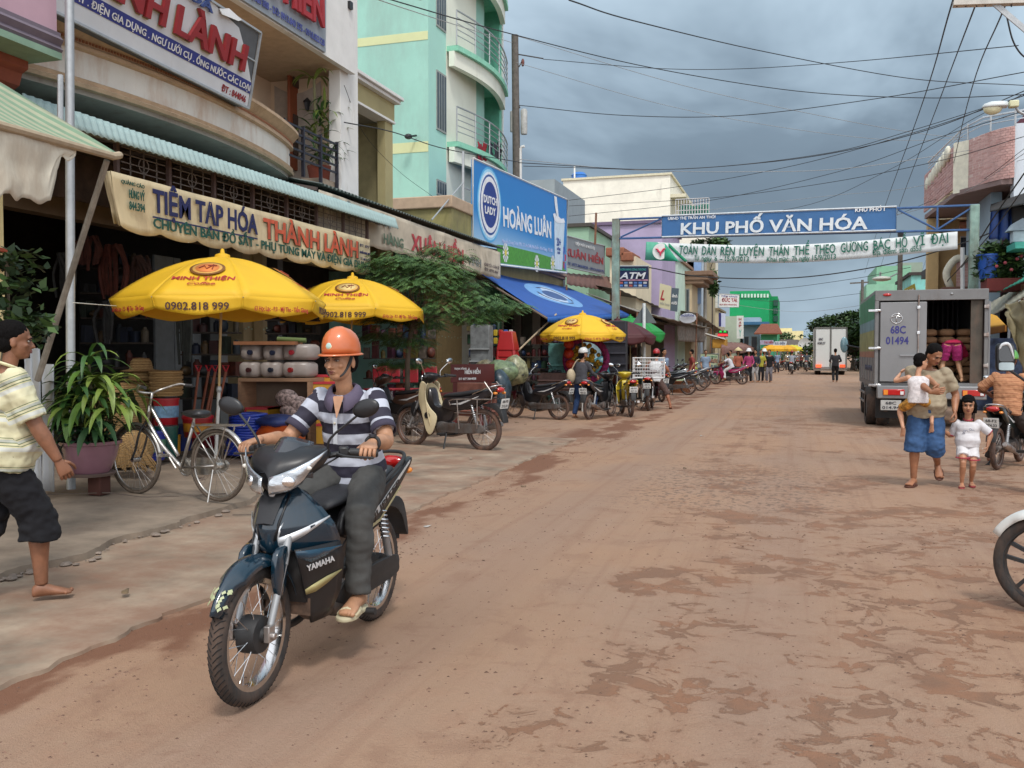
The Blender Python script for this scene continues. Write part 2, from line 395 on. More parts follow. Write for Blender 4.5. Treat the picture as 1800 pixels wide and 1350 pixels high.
structure('ground',MB().bb((-700,-60,-1.2),(700,1500,-.06)),M((.24,.15,.10),.95,.2,.5))
structure('road',MB().grid(rg,80,160),rm,smooth=180)
# concrete apron along the left kerb: a thin broken lip on the road
pav=M((.325,.252,.182),.92,.42,1.7,.6,dirt=1.15,dcol=(.235,.128,.082),dscale=1.5)
pav2=M((.235,.182,.135),.93,.3,2.4,.4,dirt=.6,dcol=(.15,.095,.065),dscale=1.5)
def edge_x(y):return-3.34-.020*y+.10*noise.noise(V((0,y*1.3,1)))+.045*noise.noise(V((0,y*6,3)))+.02*noise.noise(V((0,y*21,7)))
def slab(xa,xb,y0,y1,z0,z1,n,nx=10):
    """raised slab from its ragged street edge xa(y) to xb, z rising from z0 to z1"""
    g=MB();dy=(y1-y0)/n
    def f(u,v):
        y=y0+(y1-y0)*u;xe=xa(y);x=xe+(xb-xe)*v
        return(x,y,z0+(z1-z0)*v+.006*noise.noise(V((x*1.7,y*1.7,5))))
    g.grid(f,n,nx)
    rag=.05
    g.grid(lambda u,v:(xa(y0+(y1-y0)*u)+v*(.02+rag*noise.noise(V((0,u*90,2)))),y0+(y1-y0)*u,(z0+.004*noise.noise(V((xa(y0+(y1-y0)*u)*1.7,(y0+(y1-y0)*u)*1.7,5))))*(1-v)-.03*v),n,1)
    return g
structure('pavement',slab(edge_x,-9.3,-3,15.5,.022,.065,400,40),pav,smooth=50)
def edge2(y):
    t=max(0,(y-7.5)/4.5);return-4.98-.10*math.sin(y*1.1)-.12*noise.noise(V((1,y*1.8,4)))-.04*noise.noise(V((1,y*9,4)))-2.6*t**1.3
structure('pavement',slab(edge2,-9.6,-3,15.2,.082,.17,300,24),pav2,smooth=50)
# broken grout line pieces along that step
g=MB()
for i in range(110):
    y=2.5+6.5*rnd.random();x=edge2(y)+.01+.10*rnd.random()**2;r=.006+.026*rnd.random()**3
    g.ell((x,y,.045),(r*1.6,r*1.3,r*.6),6,4,R=Matrix.Rotation(rnd.random()*6,3,'Z'))
obj('rubble',g,M((.24,.19,.155),.9,.3,9),kind='stuff')
# cracks (thin dark gaps standing open in the slab read as lines; built as shallow grooves of dark grit)
g=MB()
for pts in([(-5.3,7.6),(-5.9,7.2),(-6.4,7.3),(-7.0,7.0)],[(-3.6,7.9),(-4.2,7.4),(-4.9,7.1)]):
    z=.155 if pts[0][0]<-5 else .052
    q=smo([(x,y,z-.009 if z>.1 else z-.008)for x,y in pts],6)
    q=[p+V((.03*noise.noise(p*6),.03*noise.noise(p*6+V((9,9,9))),0))for p in q]
    g.tube(q,[.0032+.003*rnd.random()for _ in q],5)
obj('crack_grit',g,M((.13,.10,.08),.95),kind='stuff')
# litter: scraps of paper, leaves and twigs
for k in range(26):
    y=rnd.uniform(3.5,20);x=rnd.choice((rnd.uniform(-3.9,-2.6),rnd.uniform(-6,-3.6),rnd.uniform(-2,3.2)));z=hroad(x,y)+(.05 if x<-3.5 and y<15 else 0)+(.09 if x<-5 and y<8 else 0);s_=rnd.uniform(.015,.045);a_=rnd.uniform(0,6.28);u_=V((math.cos(a_),math.sin(a_),.1))*s_;v_=V((-math.sin(a_),math.cos(a_),.25))*s_*rnd.uniform(.4,.9);c=V((x,y,z+.008));g=MB();g.grid(lambda u,v:c+u_*(2*u-1)+v_*(2*v-1)+V((0,0,.3*s_*math.sin(3*u+2*v))),3,3)
    if k%3:obj('litter',g,M(((.30,.26,.2),(.10,.07,.035),(.45,.43,.4),(.16,.11,.06))[k%4],.9),kind='stuff',solid=.001,smooth=180)
# small stones on the road
g=MB()
for i in range(5200):
    if i<3600:x=rnd.uniform(-3,3);y=2.0+7*rnd.random()**1.4
    else:x=rnd.gauss(-3.1,.25);y=1.5+16*rnd.random()
    if x<edge_x(y):continue
    r=.003+.008*rnd.random()**3
    g.add([(x+r*a*1.4,y+r*b_,hroad(x,y)+r*c*.7)for a,b_,c in((1,0,0),(-.5,.87,.1),(-.6,-.8,0),(.1,.1,1))],[(0,1,3),(1,2,3),(2,0,3)])
obj('gravel',g,M((.17,.10,.07),.95,.6,40),kind='stuff',smooth=None)
# ================================================================ LEFT ROW OF SHOPHOUSES
def corr(a,b,drop,n_w,amp=.014,seg=8):
    """corrugated sheet: ridge line a->b along the wall, falling by vector drop; n_w waves"""
    a=V(a);b=V(b);drop=V(drop);nrm=(b-a).cross(drop).normalized()
    if nrm.z<0:nrm=-nrm
    g=MB();nu=n_w*seg
    g.grid(lambda u,v:a+(b-a)*u+drop*v+nrm*(amp*math.sin(u*n_w*2*PI)),nu,3)
    return g
def boxes(*l):
    g=MB()
    for a,b in l:g.bb(a,b)
    return g
cream=M('d8c9a4',.85,.08,3,.1,dirt=.35,dcol=(.30,.25,.17))
brown=M('9a6a4e',.8,.15,5,.1,dirt=.3)
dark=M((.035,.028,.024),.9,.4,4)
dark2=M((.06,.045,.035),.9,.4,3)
white=M((.72,.72,.70),.8,.06,3,.08,dirt=.4,dcol=(.38,.32,.25))
steel=M((.33,.34,.35),.5,.1,10,.05,metal=.6)
galv=M((.42,.44,.45),.45,.1,14,.05,metal=.5)
rust=M((.22,.10,.055),.8,.35,9,.2)
bamboo=M((.42,.33,.22),.6,.15,12,.1)
teal_sheet=M('79a8a0',.55,.08,5,.05,dirt=.5,dcol=(.13,.14,.12))
# --- B0: corner shophouse at the very left
t=thing('shophouse','pink and cream shophouse at the left edge of the photo, with red pilaster mouldings','building',(-9.5,5,0))
obj('wall',boxes(((-14.3,-3,0),(-14.1,7.2,9)),((-14,7.45,0),(-9.3,7.6,9))),dark2,t)
p0=MB().bb((-8.5,5.9,0),(-8.0,7.62,4.15));obj('pilaster',p0,M('cdbb8a',.85,.08,3,dirt=.25),t,bevel=.01)
z1=P(20,440,X=-8).z;z2=P(20,470,X=-8).z
for z in(z1,z2):obj('moulding',MB().bb((-8.52,5.88,z-.035),(-7.965,7.655,z+.01)),M('8d3d26'),t,bevel=.01)
prof=[(0,4.05),(.03,4.05),(.05,4.13),(.10,4.17),(.13,4.27),(.21,4.31),(.25,4.43),(.33,4.47),(.33,4.55),(0,4.55)]
obj('capital',MB().prism([(x,z)for x,z in prof],(-8.0,5.5,0),(1,0,0),(0,0,1),(0,2.15,0)),M('8a4a35',.8,.15,5),t)
obj('soffit',MB().bb((-8.6,2,4.551),(-7.3,7.72,4.62)),M('7f9c88',.9),t)
prof=[(0,4.62),(.66,4.62),(.69,4.66),(.66,4.70),(.70,4.76),(.66,4.80),(.66,4.84),(0,4.84)]
obj('balcony_edge',MB().prism(prof,(-8.0,2,0),(1,0,0),(0,0,1),(0,5.75,0)),M('6f6570',.8,.1,5),t)
obj('balcony_wall',MB().bb((-8.6,2,4.842),(-7.36,7.72,5.5)),M('b999a6',.85,.08,2,dirt=.2),t)
obj('upper_wall',MB().bb((-12,2,4.6),(-8.61,7.44,9)),M('b999a6',.85),t)
# --- B1: the hardware shop with the curved balcony
Y0,Y1=7.65,14.4
t=B1=thing('shophouse','hardware shophouse with curved cream balcony above the teal awning','building',(-9.5,11.5,0))
tile=M((.16,.17,.18),.5,.1,4)
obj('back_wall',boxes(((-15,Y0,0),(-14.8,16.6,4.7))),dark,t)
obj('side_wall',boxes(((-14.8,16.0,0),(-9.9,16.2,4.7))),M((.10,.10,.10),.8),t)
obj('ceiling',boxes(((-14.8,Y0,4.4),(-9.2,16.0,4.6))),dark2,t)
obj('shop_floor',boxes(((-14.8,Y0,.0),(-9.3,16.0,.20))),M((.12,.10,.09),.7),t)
obj('lintel_beam',boxes(((-9.7,Y0,P(100,380,X=-9.5).z),(-9.45,16.0,4.4))),M((.17,.12,.08),.85,.2,3),t)
# balcony: bow-fronted slab, three bands of profile following the bow
def bow(y,off=0):
    u=(y-Y0+.6)/(Y1-Y0+.6);return-8.62+.66*math.sin(PI*max(0,min(1,u)))**.75*1.0+off
def bowband(prof,y0=Y0-.0,y1=Y1,n=48):
    g=MB();g.loft([[V((bow(y0+(y1-y0)*i/n,d),y0+(y1-y0)*i/n,z))for d,z in prof]+[V((-9.5,y0+(y1-y0)*i/n,prof[-1][1])),V((-9.5,y0+(y1-y0)*i/n,prof[0][1]))]for i in range(n+1)]);return g
zb=4.62
obj('balcony_soffit',bowband([(-.05,zb-.03),(-.05,zb+.03)]),M('a09c94',.85,.15,2,.05,dirt=.5),t,smooth=30)
obj('moulding',bowband([(0,zb+.03),(.04,zb+.03),(.06,zb+.07),(.03,zb+.09),(.045,zb+.13),(.0,zb+.15)]),M('b8a084',.8,.15,6,dirt=.3),t,smooth=25)
obj('balcony_band',bowband([(-.02,zb+.15),(-.02,zb+.47)]),M('d6d4cc',.8,.06,2,.05,dirt=.7,dcol=(.42,.26,.15)),t,smooth=30)
obj('cornice',bowband([(.0,zb+.47),(.05,zb+.48),(.05,zb+.52),(.02,zb+.55),(.02,zb+.60),(.06,zb+.62),(.12,zb+.68),(.16,zb+.70),(.16,zb+.75),(.10,zb+.76),(.0,zb+.80)]),M('bda488',.8,.15,6,dirt=.35),t,smooth=25)
g=MB()
for i in range(150):
    y=Y0+(Y1-Y0)*(i+.5)/150;x=bow(y,.021);g.box((x,y,zb+.575),(.02,.026,.03))
obj('dentil_band',g,brown,t,smooth=None,kind='stuff')
obj('upper_wall',boxes(((-9.95,Y0,5.2),(-9.75,Y1,9.5))),M('d9c2a6',.85,.06,2,dirt=.2),t)
obj('side_pier',boxes(((-9.9,Y1+.0,0),(-9.4,Y1+.28,4.7))),M('8f7c58',.85,.1),t)
# door and small windows of the upper floor
dm=M('8c4a2c',.6,.15,8,stretch=(8,8,1))
a=P(440,135,X=-9.6);
d_=obj('door',MB().bb((-9.74,16.15,5.2),(-9.68,17.05,7.35)),dm,t,bevel=.01)
for(yy,z0,z1)in((16.25,6.85,7.2),(16.65,6.85,7.2),(16.25,5.5,6.3),(16.65,5.5,6.3)):
    obj('door_panel',MB().bb((-9.675,yy,z0),(-9.655,yy+.28,z1)),M((.07,.04,.03)),d_)
for yy,z in((16.35,7.75),(17.2,7.75)):
    f=obj('window',MB().bb((-9.73,yy,z),(-9.66,yy+.36,z+.5)),M('b07a58'),t,bevel=.01);obj('pane',MB().bb((-9.657,yy+.06,z+.07),(-9.645,yy+.30,z+.43)),M((.06,.02,.015),.3),f)
# --- sign board leaning out over the balcony
t=thing('sign_board','large leaning shop board with raised red letters and a torn right corner','sign')
BX=-7.78
bl=P(60,37,X=BX);br_=P(434,190,X=BX);tr=P(443,50,X=BX+.22)
bl=V((BX,6.74,5.28));br_=V((BX,br_.y,br_.z));H_=tr-br_;H_.y=0;xd=(br_-bl)
def S(u,v):return bl+xd*u+H_*v+V((0,0,0))
nn=xd.cross(H_).normalized()
hb=H_*1.0
obj('board_frame',MB().loft([[S(0,0),S(1,0),S(1,1.0),S(0,1.0)],[S(0,0)-nn*.22,S(1,0)-nn*.22,S(1,1.0)-nn*.22,S(0,1.0)-nn*.22]]),M((.10,.11,.12),.6),t)
obj('face_panel',MB().loft([[S(0,.0)+nn*.01,S(.995,.0)+nn*.01,S(.995,.33)+nn*.01,S(.955,.62)+nn*.01,S(.90,.90)+nn*.01,S(.80,.97)+nn*.012,S(.76,1)+nn*.012,S(0,1)+nn*.01],[S(0,.0)+nn*.02,S(.995,.0)+nn*.02,S(.995,.33)+nn*.02,S(.955,.62)+nn*.02,S(.90,.90)+nn*.02,S(.80,.97)+nn*.022,S(.76,1)+nn*.022,S(0,1)+nn*.02]]),M((.60,.63,.66),.5,.06,2,.05,dirt=.25,dcol=(.35,.3,.25)),t)
fl=[S(.80,.97)+nn*.03,S(.80,.90)+nn*.10,S(.88,.955)+nn*.06,S(.90,1.0)+nn*.04,S(.84,1.04)+nn*.03]
obj('torn_flap',MB().loft([fl,[p+nn*.01 for p in fl]]),M((.6,.6,.6)),t)
for a,b in((0,0),(0,1)):obj('rail',MB().bar(S(0,b)+nn*.03,S(1,b)+nn*.03,.03,.03,m=0),galv,t)
obj('rail',MB().bar(S(1,0)+nn*.03,S(1,1)+nn*.03,.03,.03,up=(0,1,0)),galv,t)
obj('rail',MB().bar(S(.88,.62)-nn*.05+nn*.06,S(1,.62)+nn*.01,.02,.02),galv,t)
obj('blue_strip',MB().loft([[S(0,.185)+nn*.024,S(.995,.185)+nn*.024,S(.995,.335)+nn*.024,S(0,.335)+nn*.024],[S(0,.185)+nn*.027,S(.995,.185)+nn*.027,S(.995,.335)+nn*.027,S(0,.335)+nn*.027]]),M((.03,.04,.22),.5),t)
hz=H_.length;redm=M('8c2428',.5,.08);redd=M((.30,.25,.10),.6)
text('ÁY ĐAN : MÁY NỔ . PHỤ TÙNG MÁY . ĐIỆN GIA DỤNG . NGƯ LƯỚI CỤ . ỐNG NƯỚC CÁC LOẠI',S(-.05,.205),S(.99,.215),H_,.078*hz,M((.7,.7,.7)),t,.012,lift=.035)
text('ĐT : 844046',S(.865,.05),S(.98,.05),H_,.085*hz,redm,t,.015,lift=.03)
text('PHÚ QUỐC',S(.0,.05),S(.17,.05),H_,.085*hz,redm,t,.015,lift=.03)
for nm,u0,u1 in(('THÀNH',.20,.598),('LÀNH',.635,.938)):
    text(nm,S(u0+.004,.405),S(u1+.004,.405),H_,.33*hz,redd,t,.055,lift=.03,depth=.02)
    text(nm,S(u0,.41),S(u1,.41),H_,.33*hz,redm,t,.05,lift=.07,depth=.05)
text('TẠP HOÁ',S(.47,.86),S(.77,.86),H_,.105*hz,M('3c4f86'),t,.04,lift=.06,depth=.03)
# --- teal corrugated awning with its frame
t=thing('awning','long teal corrugated metal awning over the hardware shop','awning')
ea=P(35,165,X=-7.6);eb=P(693,388,X=-7.6);ez=4.12
ea.z=eb.z=ez
obj('roof_sheet',corr((-9.3,ea.y,ez+.42),(-9.3,eb.y,ez+.42),(1.72,0,-.42),84),M('86a3a0',.5,.08,3,.05,dirt=.5,dcol=(.16,.19,.17)),t,smooth=180,solid=.004)
g=MB();g.grid(lambda u,v:V((-7.575+.07*v+.012*math.sin(u*84*2*PI),ea.y+(eb.y-ea.y)*u,ez+.05-.21*v-.02*abs(math.sin(u*84*PI))*v)),84*6,3);obj('sheet_lip',g,M('9db4b2',.5,.06,3,.05,dirt=.35,dcol=(.2,.24,.22)),t,smooth=180,solid=.003)
obj('edge_beam',MB().bb((-7.80,ea.y,ez-.10),(-7.74,eb.y,ez-.03)),M((.2,.22,.22)),t)
for i in range(9):
    y=ea.y+(eb.y-ea.y)*i/8;obj('rafter',MB().bar((-9.4,y,ez+.30),(-7.66,y,ez-.03),.05,.05),M((.16,.13,.12)),t)
# grille between awning and banner: posts, rails and thin scrollwork bars
t=thing('grille','dark wrought metal grille hung between the teal awning and the cream banner','grille')
gx=-7.78;gy0=P(205,290,X=gx).y;gy1=P(722//1,400,X=gx).y if False else P(645,395,X=gx).y;gz0,gz1=3.62,ez-.04
for i in range(8):
    y=gy0+(gy1-gy0)*i/7;obj('post',MB().bb((gx-.025,y-.025,gz0),(gx+.025,y+.025,gz1)),M((.10,.06,.05)),t)
obj('rail',MB().bb((gx-.02,gy0,gz0-.02),(gx+.02,gy1,gz0+.02)),M((.10,.06,.05)),t)
g=MB()
for k in range(7):
    a=gy0+(gy1-gy0)*(k+.08)/7;b=gy0+(gy1-gy0)*(k+.92)/7
    for z in(.12,.2,.3,.38):g.bar((gx,a,gz0+z),(gx,b,gz0+z),.012,.012)
    for u in(.2,.5,.8):y=a+(b-a)*u;g.bar((gx,y,gz0),(gx,y,gz1),.012,.012,up=(0,1,0))
    c=V((gx,(a+b)/2,gz0+.22));g.tube([c+V((0,.09*math.cos(q),.09*math.sin(q)))for q in[i*PI/6 for i in range(12)]],.007,5,closed=True)
obj('scroll_bars',g,M((.16,.13,.11)),t,smooth=None,kind='stuff')
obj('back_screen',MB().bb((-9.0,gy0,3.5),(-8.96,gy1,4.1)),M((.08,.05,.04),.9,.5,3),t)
# shop-front banner
def cloth_banner(t,c00,c10,c11,c01,mat,nu=60,nv=8,scal=0,sag=.03,amp=.02,name='cloth',seed=1,sd=.05):
    """c00 bottom-left, c10 bottom-right, c11 top-right, c01 top-left; scalloped lower edge"""
    c00,c10,c11,c01=map(V,(c00,c10,c11,c01));n=(c10-c00).cross(c01-c00).normalized()
    def f(u,v):
        p=(c00*(1-u)+c10*u)*(1-v)+(c01*(1-u)+c11*u)*v
        p=p+n*(amp*noise.noise(V((u*7+seed,v*1.3,seed)))*2+amp*.6*math.sin(u*37+v*2+seed)*(1-v*.6))
        if scal:p=p-(c01-c00).normalized()*(sd*(abs(math.sin(PI*scal*u))**.6)-sd*.2)*(1-v)**2
        return p
    return obj(name,MB().grid(f,nu,nv),mat,t,smooth=180,solid=.003)
t=thing('shop_banner','long cream cloth banner with blue and orange shop lettering under the teal awning','banner')
bx=-7.6;A=P(225,412,X=bx);B=P(650,470,X=bx);C=P(645,400,X=bx-.02);D_=P(212,298,X=bx-.02)
zt=3.62;zl=3.0
def BN(u,v):return V((bx,A.y+(B.y-A.y)*u,zl+(zt-zl)*v))
bc=M('cbbb98',.8,.10,2.5,.15,dirt=.7,dcol=(.30,.20,.12))
cloth_banner(t,BN(-.02,0),BN(1.0,0),BN(1.0,1),BN(-.045,1),bc,140,8,9,sd=.07)
def sc_text(s,u0,u1,v,h,m,bold=0,sh=0,lift=.025):return text(s,BN(u0,v),BN(u1,v),(0,0,1),h,m,t,bold,lift=lift,shear=sh)
navy=M((.014,.017,.085),.6);grn=M((.012,.075,.055),.6);orange_t=M('c0583c',.7,.3,6)
sc_text('TIỆM TẠP HÓA',.065,.42,.42,.285,navy,.035)
obj('underline',MB().bar(BN(.065,.31)+V((.02,0,0)),BN(.42,.31)+V((.02,0,0)),.004,.02),navy,t)
sc_text('THÀNH LÀNH',.448,.925,.36,.30,M((.05,.13,.09)),.05,lift=.022)
sc_text('THÀNH LÀNH',.442,.918,.375,.30,orange_t,.05,lift=.032)
sc_text('CHUYÊN BÁN ĐỒ SẮT - PHỤ TÙNG MÁY VÀ ĐIỆN GIA DỤNG',.065,.995,.10,.125,grn,.025)
sc_text('HÙNG VỸ',.0,.042,.58,.10,grn,.02);sc_text('844.394',.0,.042,.36,.10,grn,.02);sc_text('QUẢNG CÁO',-.02,.042,.82,.045,grn,.01)
sc_text('ĐT: 077',.93,.99,.72,.05,navy,.01);sc_text('NGUYỄN TRUNG TRỰC',.93,.995,.52,.045,navy,.01);sc_text('TT. AN THỚI',.935,.99,.33,.05,navy,.01)
# cloth return at left end
cloth_banner(t,BN(-.02,0.02)+V((-.01,.02,0)),BN(-.02,0)+V((-.10,.02,.05)),BN(-.045,1)+V((-.12,.02,0)),BN(-.045,1)+V((-.01,0,0)),bc,10,4)
# --- front columns of the hardware shop and the neighbours
def column(px0,px1,pyt,label,X=-9.45,ztop=4.4,c='8d7850',deep=.4,rz=0):
    a=P(px0,pyt,X=X);b=P(px1,pyt,X=X)
    t=thing('column',label,'column',(X-deep/2,(a.y+b.y)/2,0))
    obj('shaft',MB().bb((X-deep,a.y,0),(X,b.y,ztop)),M(c,.75,.12,4,.1,dirt=.25),t,bevel=.01)
    for z in(1.25,1.95):
        g=MB()
        for q in range(8):g.box((X+.008,a.y+(b.y-a.y)*(q+.5)/8,z+.03*(q%2)),(.012,.05,.03))
        obj('floral_tiles',g,M('9aa58a',.6),t)
    return t
column(428,470,560,'tan tiled column behind the shelf of jerrycans',c='9b8a68')
column(768,812,560,'tan tiled column behind the red bench')
column(386,400,560,'narrow grey door jamb of the hardware shop',c='777a7a',deep=.2)
# folding shutter panels seen inside (pale grey)
t=thing('folding_door','grey folding door leaves standing open inside the hardware shop','door',(-9.9,12,.2))
for px0,px1 in((272,305),(306,318),(338,352)):
    a=P(px0,600,X=-9.9);b=P(px1,600,X=-9.9);obj('leaf',MB().bb((-9.93,a.y,.2),(-9.88,b.y,3.1)),M((.17,.19,.20),.6),t,bevel=.01)
# --- B2: beige shophouse with recessed balcony
t=thing('shophouse','beige shophouse with recessed balcony, wall lamp niche and white corner pilaster','building',(-9.5,17,0))
W1=P(592,100,X=-8.8).y;bz=4.95
beige=M('dcc6ad',.85,.06,2,.05,dirt=.35,dcol=(.4,.33,.25))
obj('back_wall',boxes(((-10.5,15.3,bz-.3),(-10.3,W1+.2,11))),beige,t)
obj('side_wall',boxes(((-10.3,W1+.0,4.6),(-8.8,W1+.22,11))),beige,t)
pw=P(580,100,X=-8.78).y
obj('pilaster',boxes(((-8.8,pw-.02,4.55),(-8.55,W1+.42,11))),white,t,bevel=.008)
zsl=P(580,108,X=-8.5).z
obj('upper_slab',boxes(((-10.3,10.0,zsl),(-8.5,W1-.02,zsl+.12))),M('b9a48c',.85),t)
obj('upper_fascia',boxes(((-8.5,10.0,zsl-.02),(-8.38,W1-.02,zsl+1.5))),white,t)
obj('floor_slab',boxes(((-10.3,15.45,bz-.3),(-8.6,W1,bz-.12))),M('9a8a78'),t)
# arched wall panel in the side wall, facing the camera
g=MB();poly=[(-.0,0),(1.05,0),(1.05,2.1)]+[(1.05-1.05*i/10,2.1-.20*math.sin(PI*i/10))for i in range(1,10)]+[(0,2.1)]
sx0=-10.2
obj('niche_panel',MB().prism(poly,(sx0,W1-.015,bz-.1),(1,0,0),(0,0,1),(0,-.02,0)),M('b3a79c',.85),t)
# lamp
lx=P(540,185,Y=W1-.1)
l_=thing('wall_lamp','small black lantern lamp on the niche wall above the balcony plants','lamp',lx)
obj('bracket',MB().bar(lx+V((0,.1,-.05)),lx+V((0,0,-.05)),.03,.03),M((.02,.02,.02)),l_)
obj('lantern',MB().lathe([(.0,-.12),(.04,-.1),(.07,.05),(.09,.07),(.03,.13),(0,.16)],lx,n=6),M((.02,.02,.025),.4),l_,smooth=None)
# railing
t2=thing('balcony_railing','black metal balcony railing below the potted plants','railing',(-8.6,16.2,bz-.3))
ry0=P(500,280,X=-8.55).y;ry1=P(592,300,X=-8.55).y
for z in(5.0,5.14,5.28,5.42,5.55):obj('rail',MB().bar((-8.55,ry0,z),(-8.55,ry1,z),.03,.035),M((.02,.02,.03),.4),t2)
for i in range(4):y=ry0+(ry1-ry0)*i/3;obj('post',MB().bb((-8.58,y-.02,4.7),(-8.52,y+.02,5.6)),M((.02,.02,.03),.4),t2)
# sign on the upper fascia
t3=thing('sign_board','grey shop board with red raised letters and blue phone numbers, topmost at the left','sign')
sy0=10.2;sy1=P(575,90,X=-8.3).y;sz=P(575,92,X=-8.3).z
def SB(u,v):return V((-8.33+.03*v,sy0+(sy1-sy0)*u,sz+1.45*v))
obj('panel',MB().loft([[SB(0,0),SB(1,0),SB(1,1),SB(0,1)],[SB(0,0)-V((.05,0,0)),SB(1,0)-V((.05,0,0)),SB(1,1)-V((.05,0,0)),SB(0,1)-V((.05,0,0))]]),M('8f979f',.5,.05,1),t3)
text('XUÂN HIỀN',SB(.30,.22),SB(.955,.26),(0,0,1),.5,M('9c2b33'),t3,.05,depth=.06,lift=.08)
text('ĐT: 077.3844 828 - FAX: 077.3980 808 - DĐ: 0913.840 375 - 0918.822128',SB(.2,.06),SB(.985,.06),(0,0,1),.12,M((.08,.10,.32)),t3,.03,lift=.02)
# --- B3: olive house
t=thing('shophouse','olive green narrow house with an arched niche, next to the turquoise tower','building',(-9.5,19.5,0))
olive=M('a59b72',.85,.08,2,.05,dirt=.25,dcol=(.2,.18,.12));oy0=W1+.44;oy1=P(690,200,X=-9.3).y
oz=P(690,215,X=-9.3).z
obj('back_wall',boxes(((-10.6,oy0,3.5),(-10.4,oy1,oz))),M('938a66',.85),t)
obj('end_wall',boxes(((-10.4,oy1-.2,3.5),(-9.5,oy1,oz))),M('938a66',.85),t)
obj('front_post',boxes(((-9.5,oy1-.42,3.5),(-9.3,oy1-.0,oz))),olive,t)
obj('fascia',boxes(((-9.5,oy0,oz),(-9.25,oy1,oz+.42))),olive,t)
obj('soffit',boxes(((-10.4,oy0,oz-.04),(-9.51,oy1,oz+.0))),M('8c8a80'),t)
obj('cornice',boxes(((-9.6,oy0,oz+.42),(-9.12,oy1+.08,oz+.50)),((-9.6,oy0,oz+.502),(-9.05,oy1+.12,oz+.58)),((-9.6,oy0,oz-.06),(-9.22,oy1,oz-.002))),white,t,bevel=.01)
obj('parapet',boxes(((-10.6,oy0,oz+.58),(-10.2,oy1-1.2,oz+1.0))),olive,t)
poly=[(0,0),(.95,0),(.95,1.35)]+[(.475+.475*math.cos(PI*i/12),1.35+.42*math.sin(PI*i/12))for i in range(1,12)]+[(0,1.35)]
q=MB().prism([((x-.475)*1.16+.475,z*1.06)for x,z in poly],(-10.38,19.4,4.3),(0,1,0),(0,0,1),(.02,0,0));obj('arch_trim',q,white,t)
obj('niche_panel',MB().prism(poly,(-10.358,19.4,4.3),(0,1,0),(0,0,1),(.01,0,0)),M('a19c92'),t)
# --- B4: turquoise tower
t=thing('apartment_building','tall turquoise and cream building with curved steel balconies','building',(-9.5,26,0))
TY=25.0;tq=M('97c6b8',.85,.07,1.2,.06,dirt=.75,dcol=(.26,.40,.35),dscale=.8);tql=M('a6d6c8',.85,.04,1,.03);crm=M('e4e7d8',.85,.04,1,.03,dirt=.4,dcol=(.42,.40,.32),dscale=.9);yel=M('c9cf9f',.85,.05,2)
xs0=P(753,100,Y=TY).x;ch=P(784,100,X=xs0+1.0)
obj('side_wall',MB().bb((-16,TY,0),(xs0,TY+5,16)),tq,t)
e=P(784,100,Y=TY+1.3);
cw=V((e.x,TY+1.3,0))
obj('chamfer_wall',MB().loft([[V((xs0,TY,0)),V((cw.x,cw.y,0)),V((cw.x-.6,cw.y+.6,0)),V((xs0-.3,TY+1,0))],[V((xs0,TY,16)),V((cw.x,cw.y,16)),V((cw.x-.6,cw.y+.6,16)),V((xs0-.3,TY+1,16))]]),tql,t)
for ya,yb in((60,75),(252,270)):
    z0=P(700,yb,Y=TY).z;z1_=P(700,ya,Y=TY).z
    obj('painted_band',MB().bb((-15.9,TY-.012,z0),(xs0-.01,TY,z1_)),yel,t)
for ya,yb in((-60,52),(128,232),(318,345)):
    f0=.42;f1=.97
    a=V((xs0,TY,0)).lerp(V((cw.x,cw.y,0)),f0);b=V((xs0,TY,0)).lerp(V((cw.x,cw.y,0)),f1)
    z0=P(775,yb,Y=TY+.9).z;z1_=P(775,ya,Y=TY+.9).z;n_=(b-a).cross(V((0,0,1))).normalized()*.03
    fr_=obj('window',MB().loft([[a+n_+V((0,0,z0)),b+n_+V((0,0,z0)),b+n_+V((0,0,z1_)),a+n_+V((0,0,z1_))],[a-n_*.2+V((0,0,z0)),b-n_*.2+V((0,0,z0)),b-n_*.2+V((0,0,z1_)),a-n_*.2+V((0,0,z1_))]]),M((.30,.32,.30)),t)
    g=MB()
    for i in range(4):
        u=(i+.5)/4;p=a.lerp(b,u-.10)+n_*1.15;q=a.lerp(b,u+.08)+n_*1.15;g.loft([[p+V((0,0,z0+.06)),q+V((0,0,z0+.06))],[p+V((0,0,z1_-.06)),q+V((0,0,z1_-.06))]],closed=False)
    obj('pane',g,M((.06,.08,.09),.15),fr_)
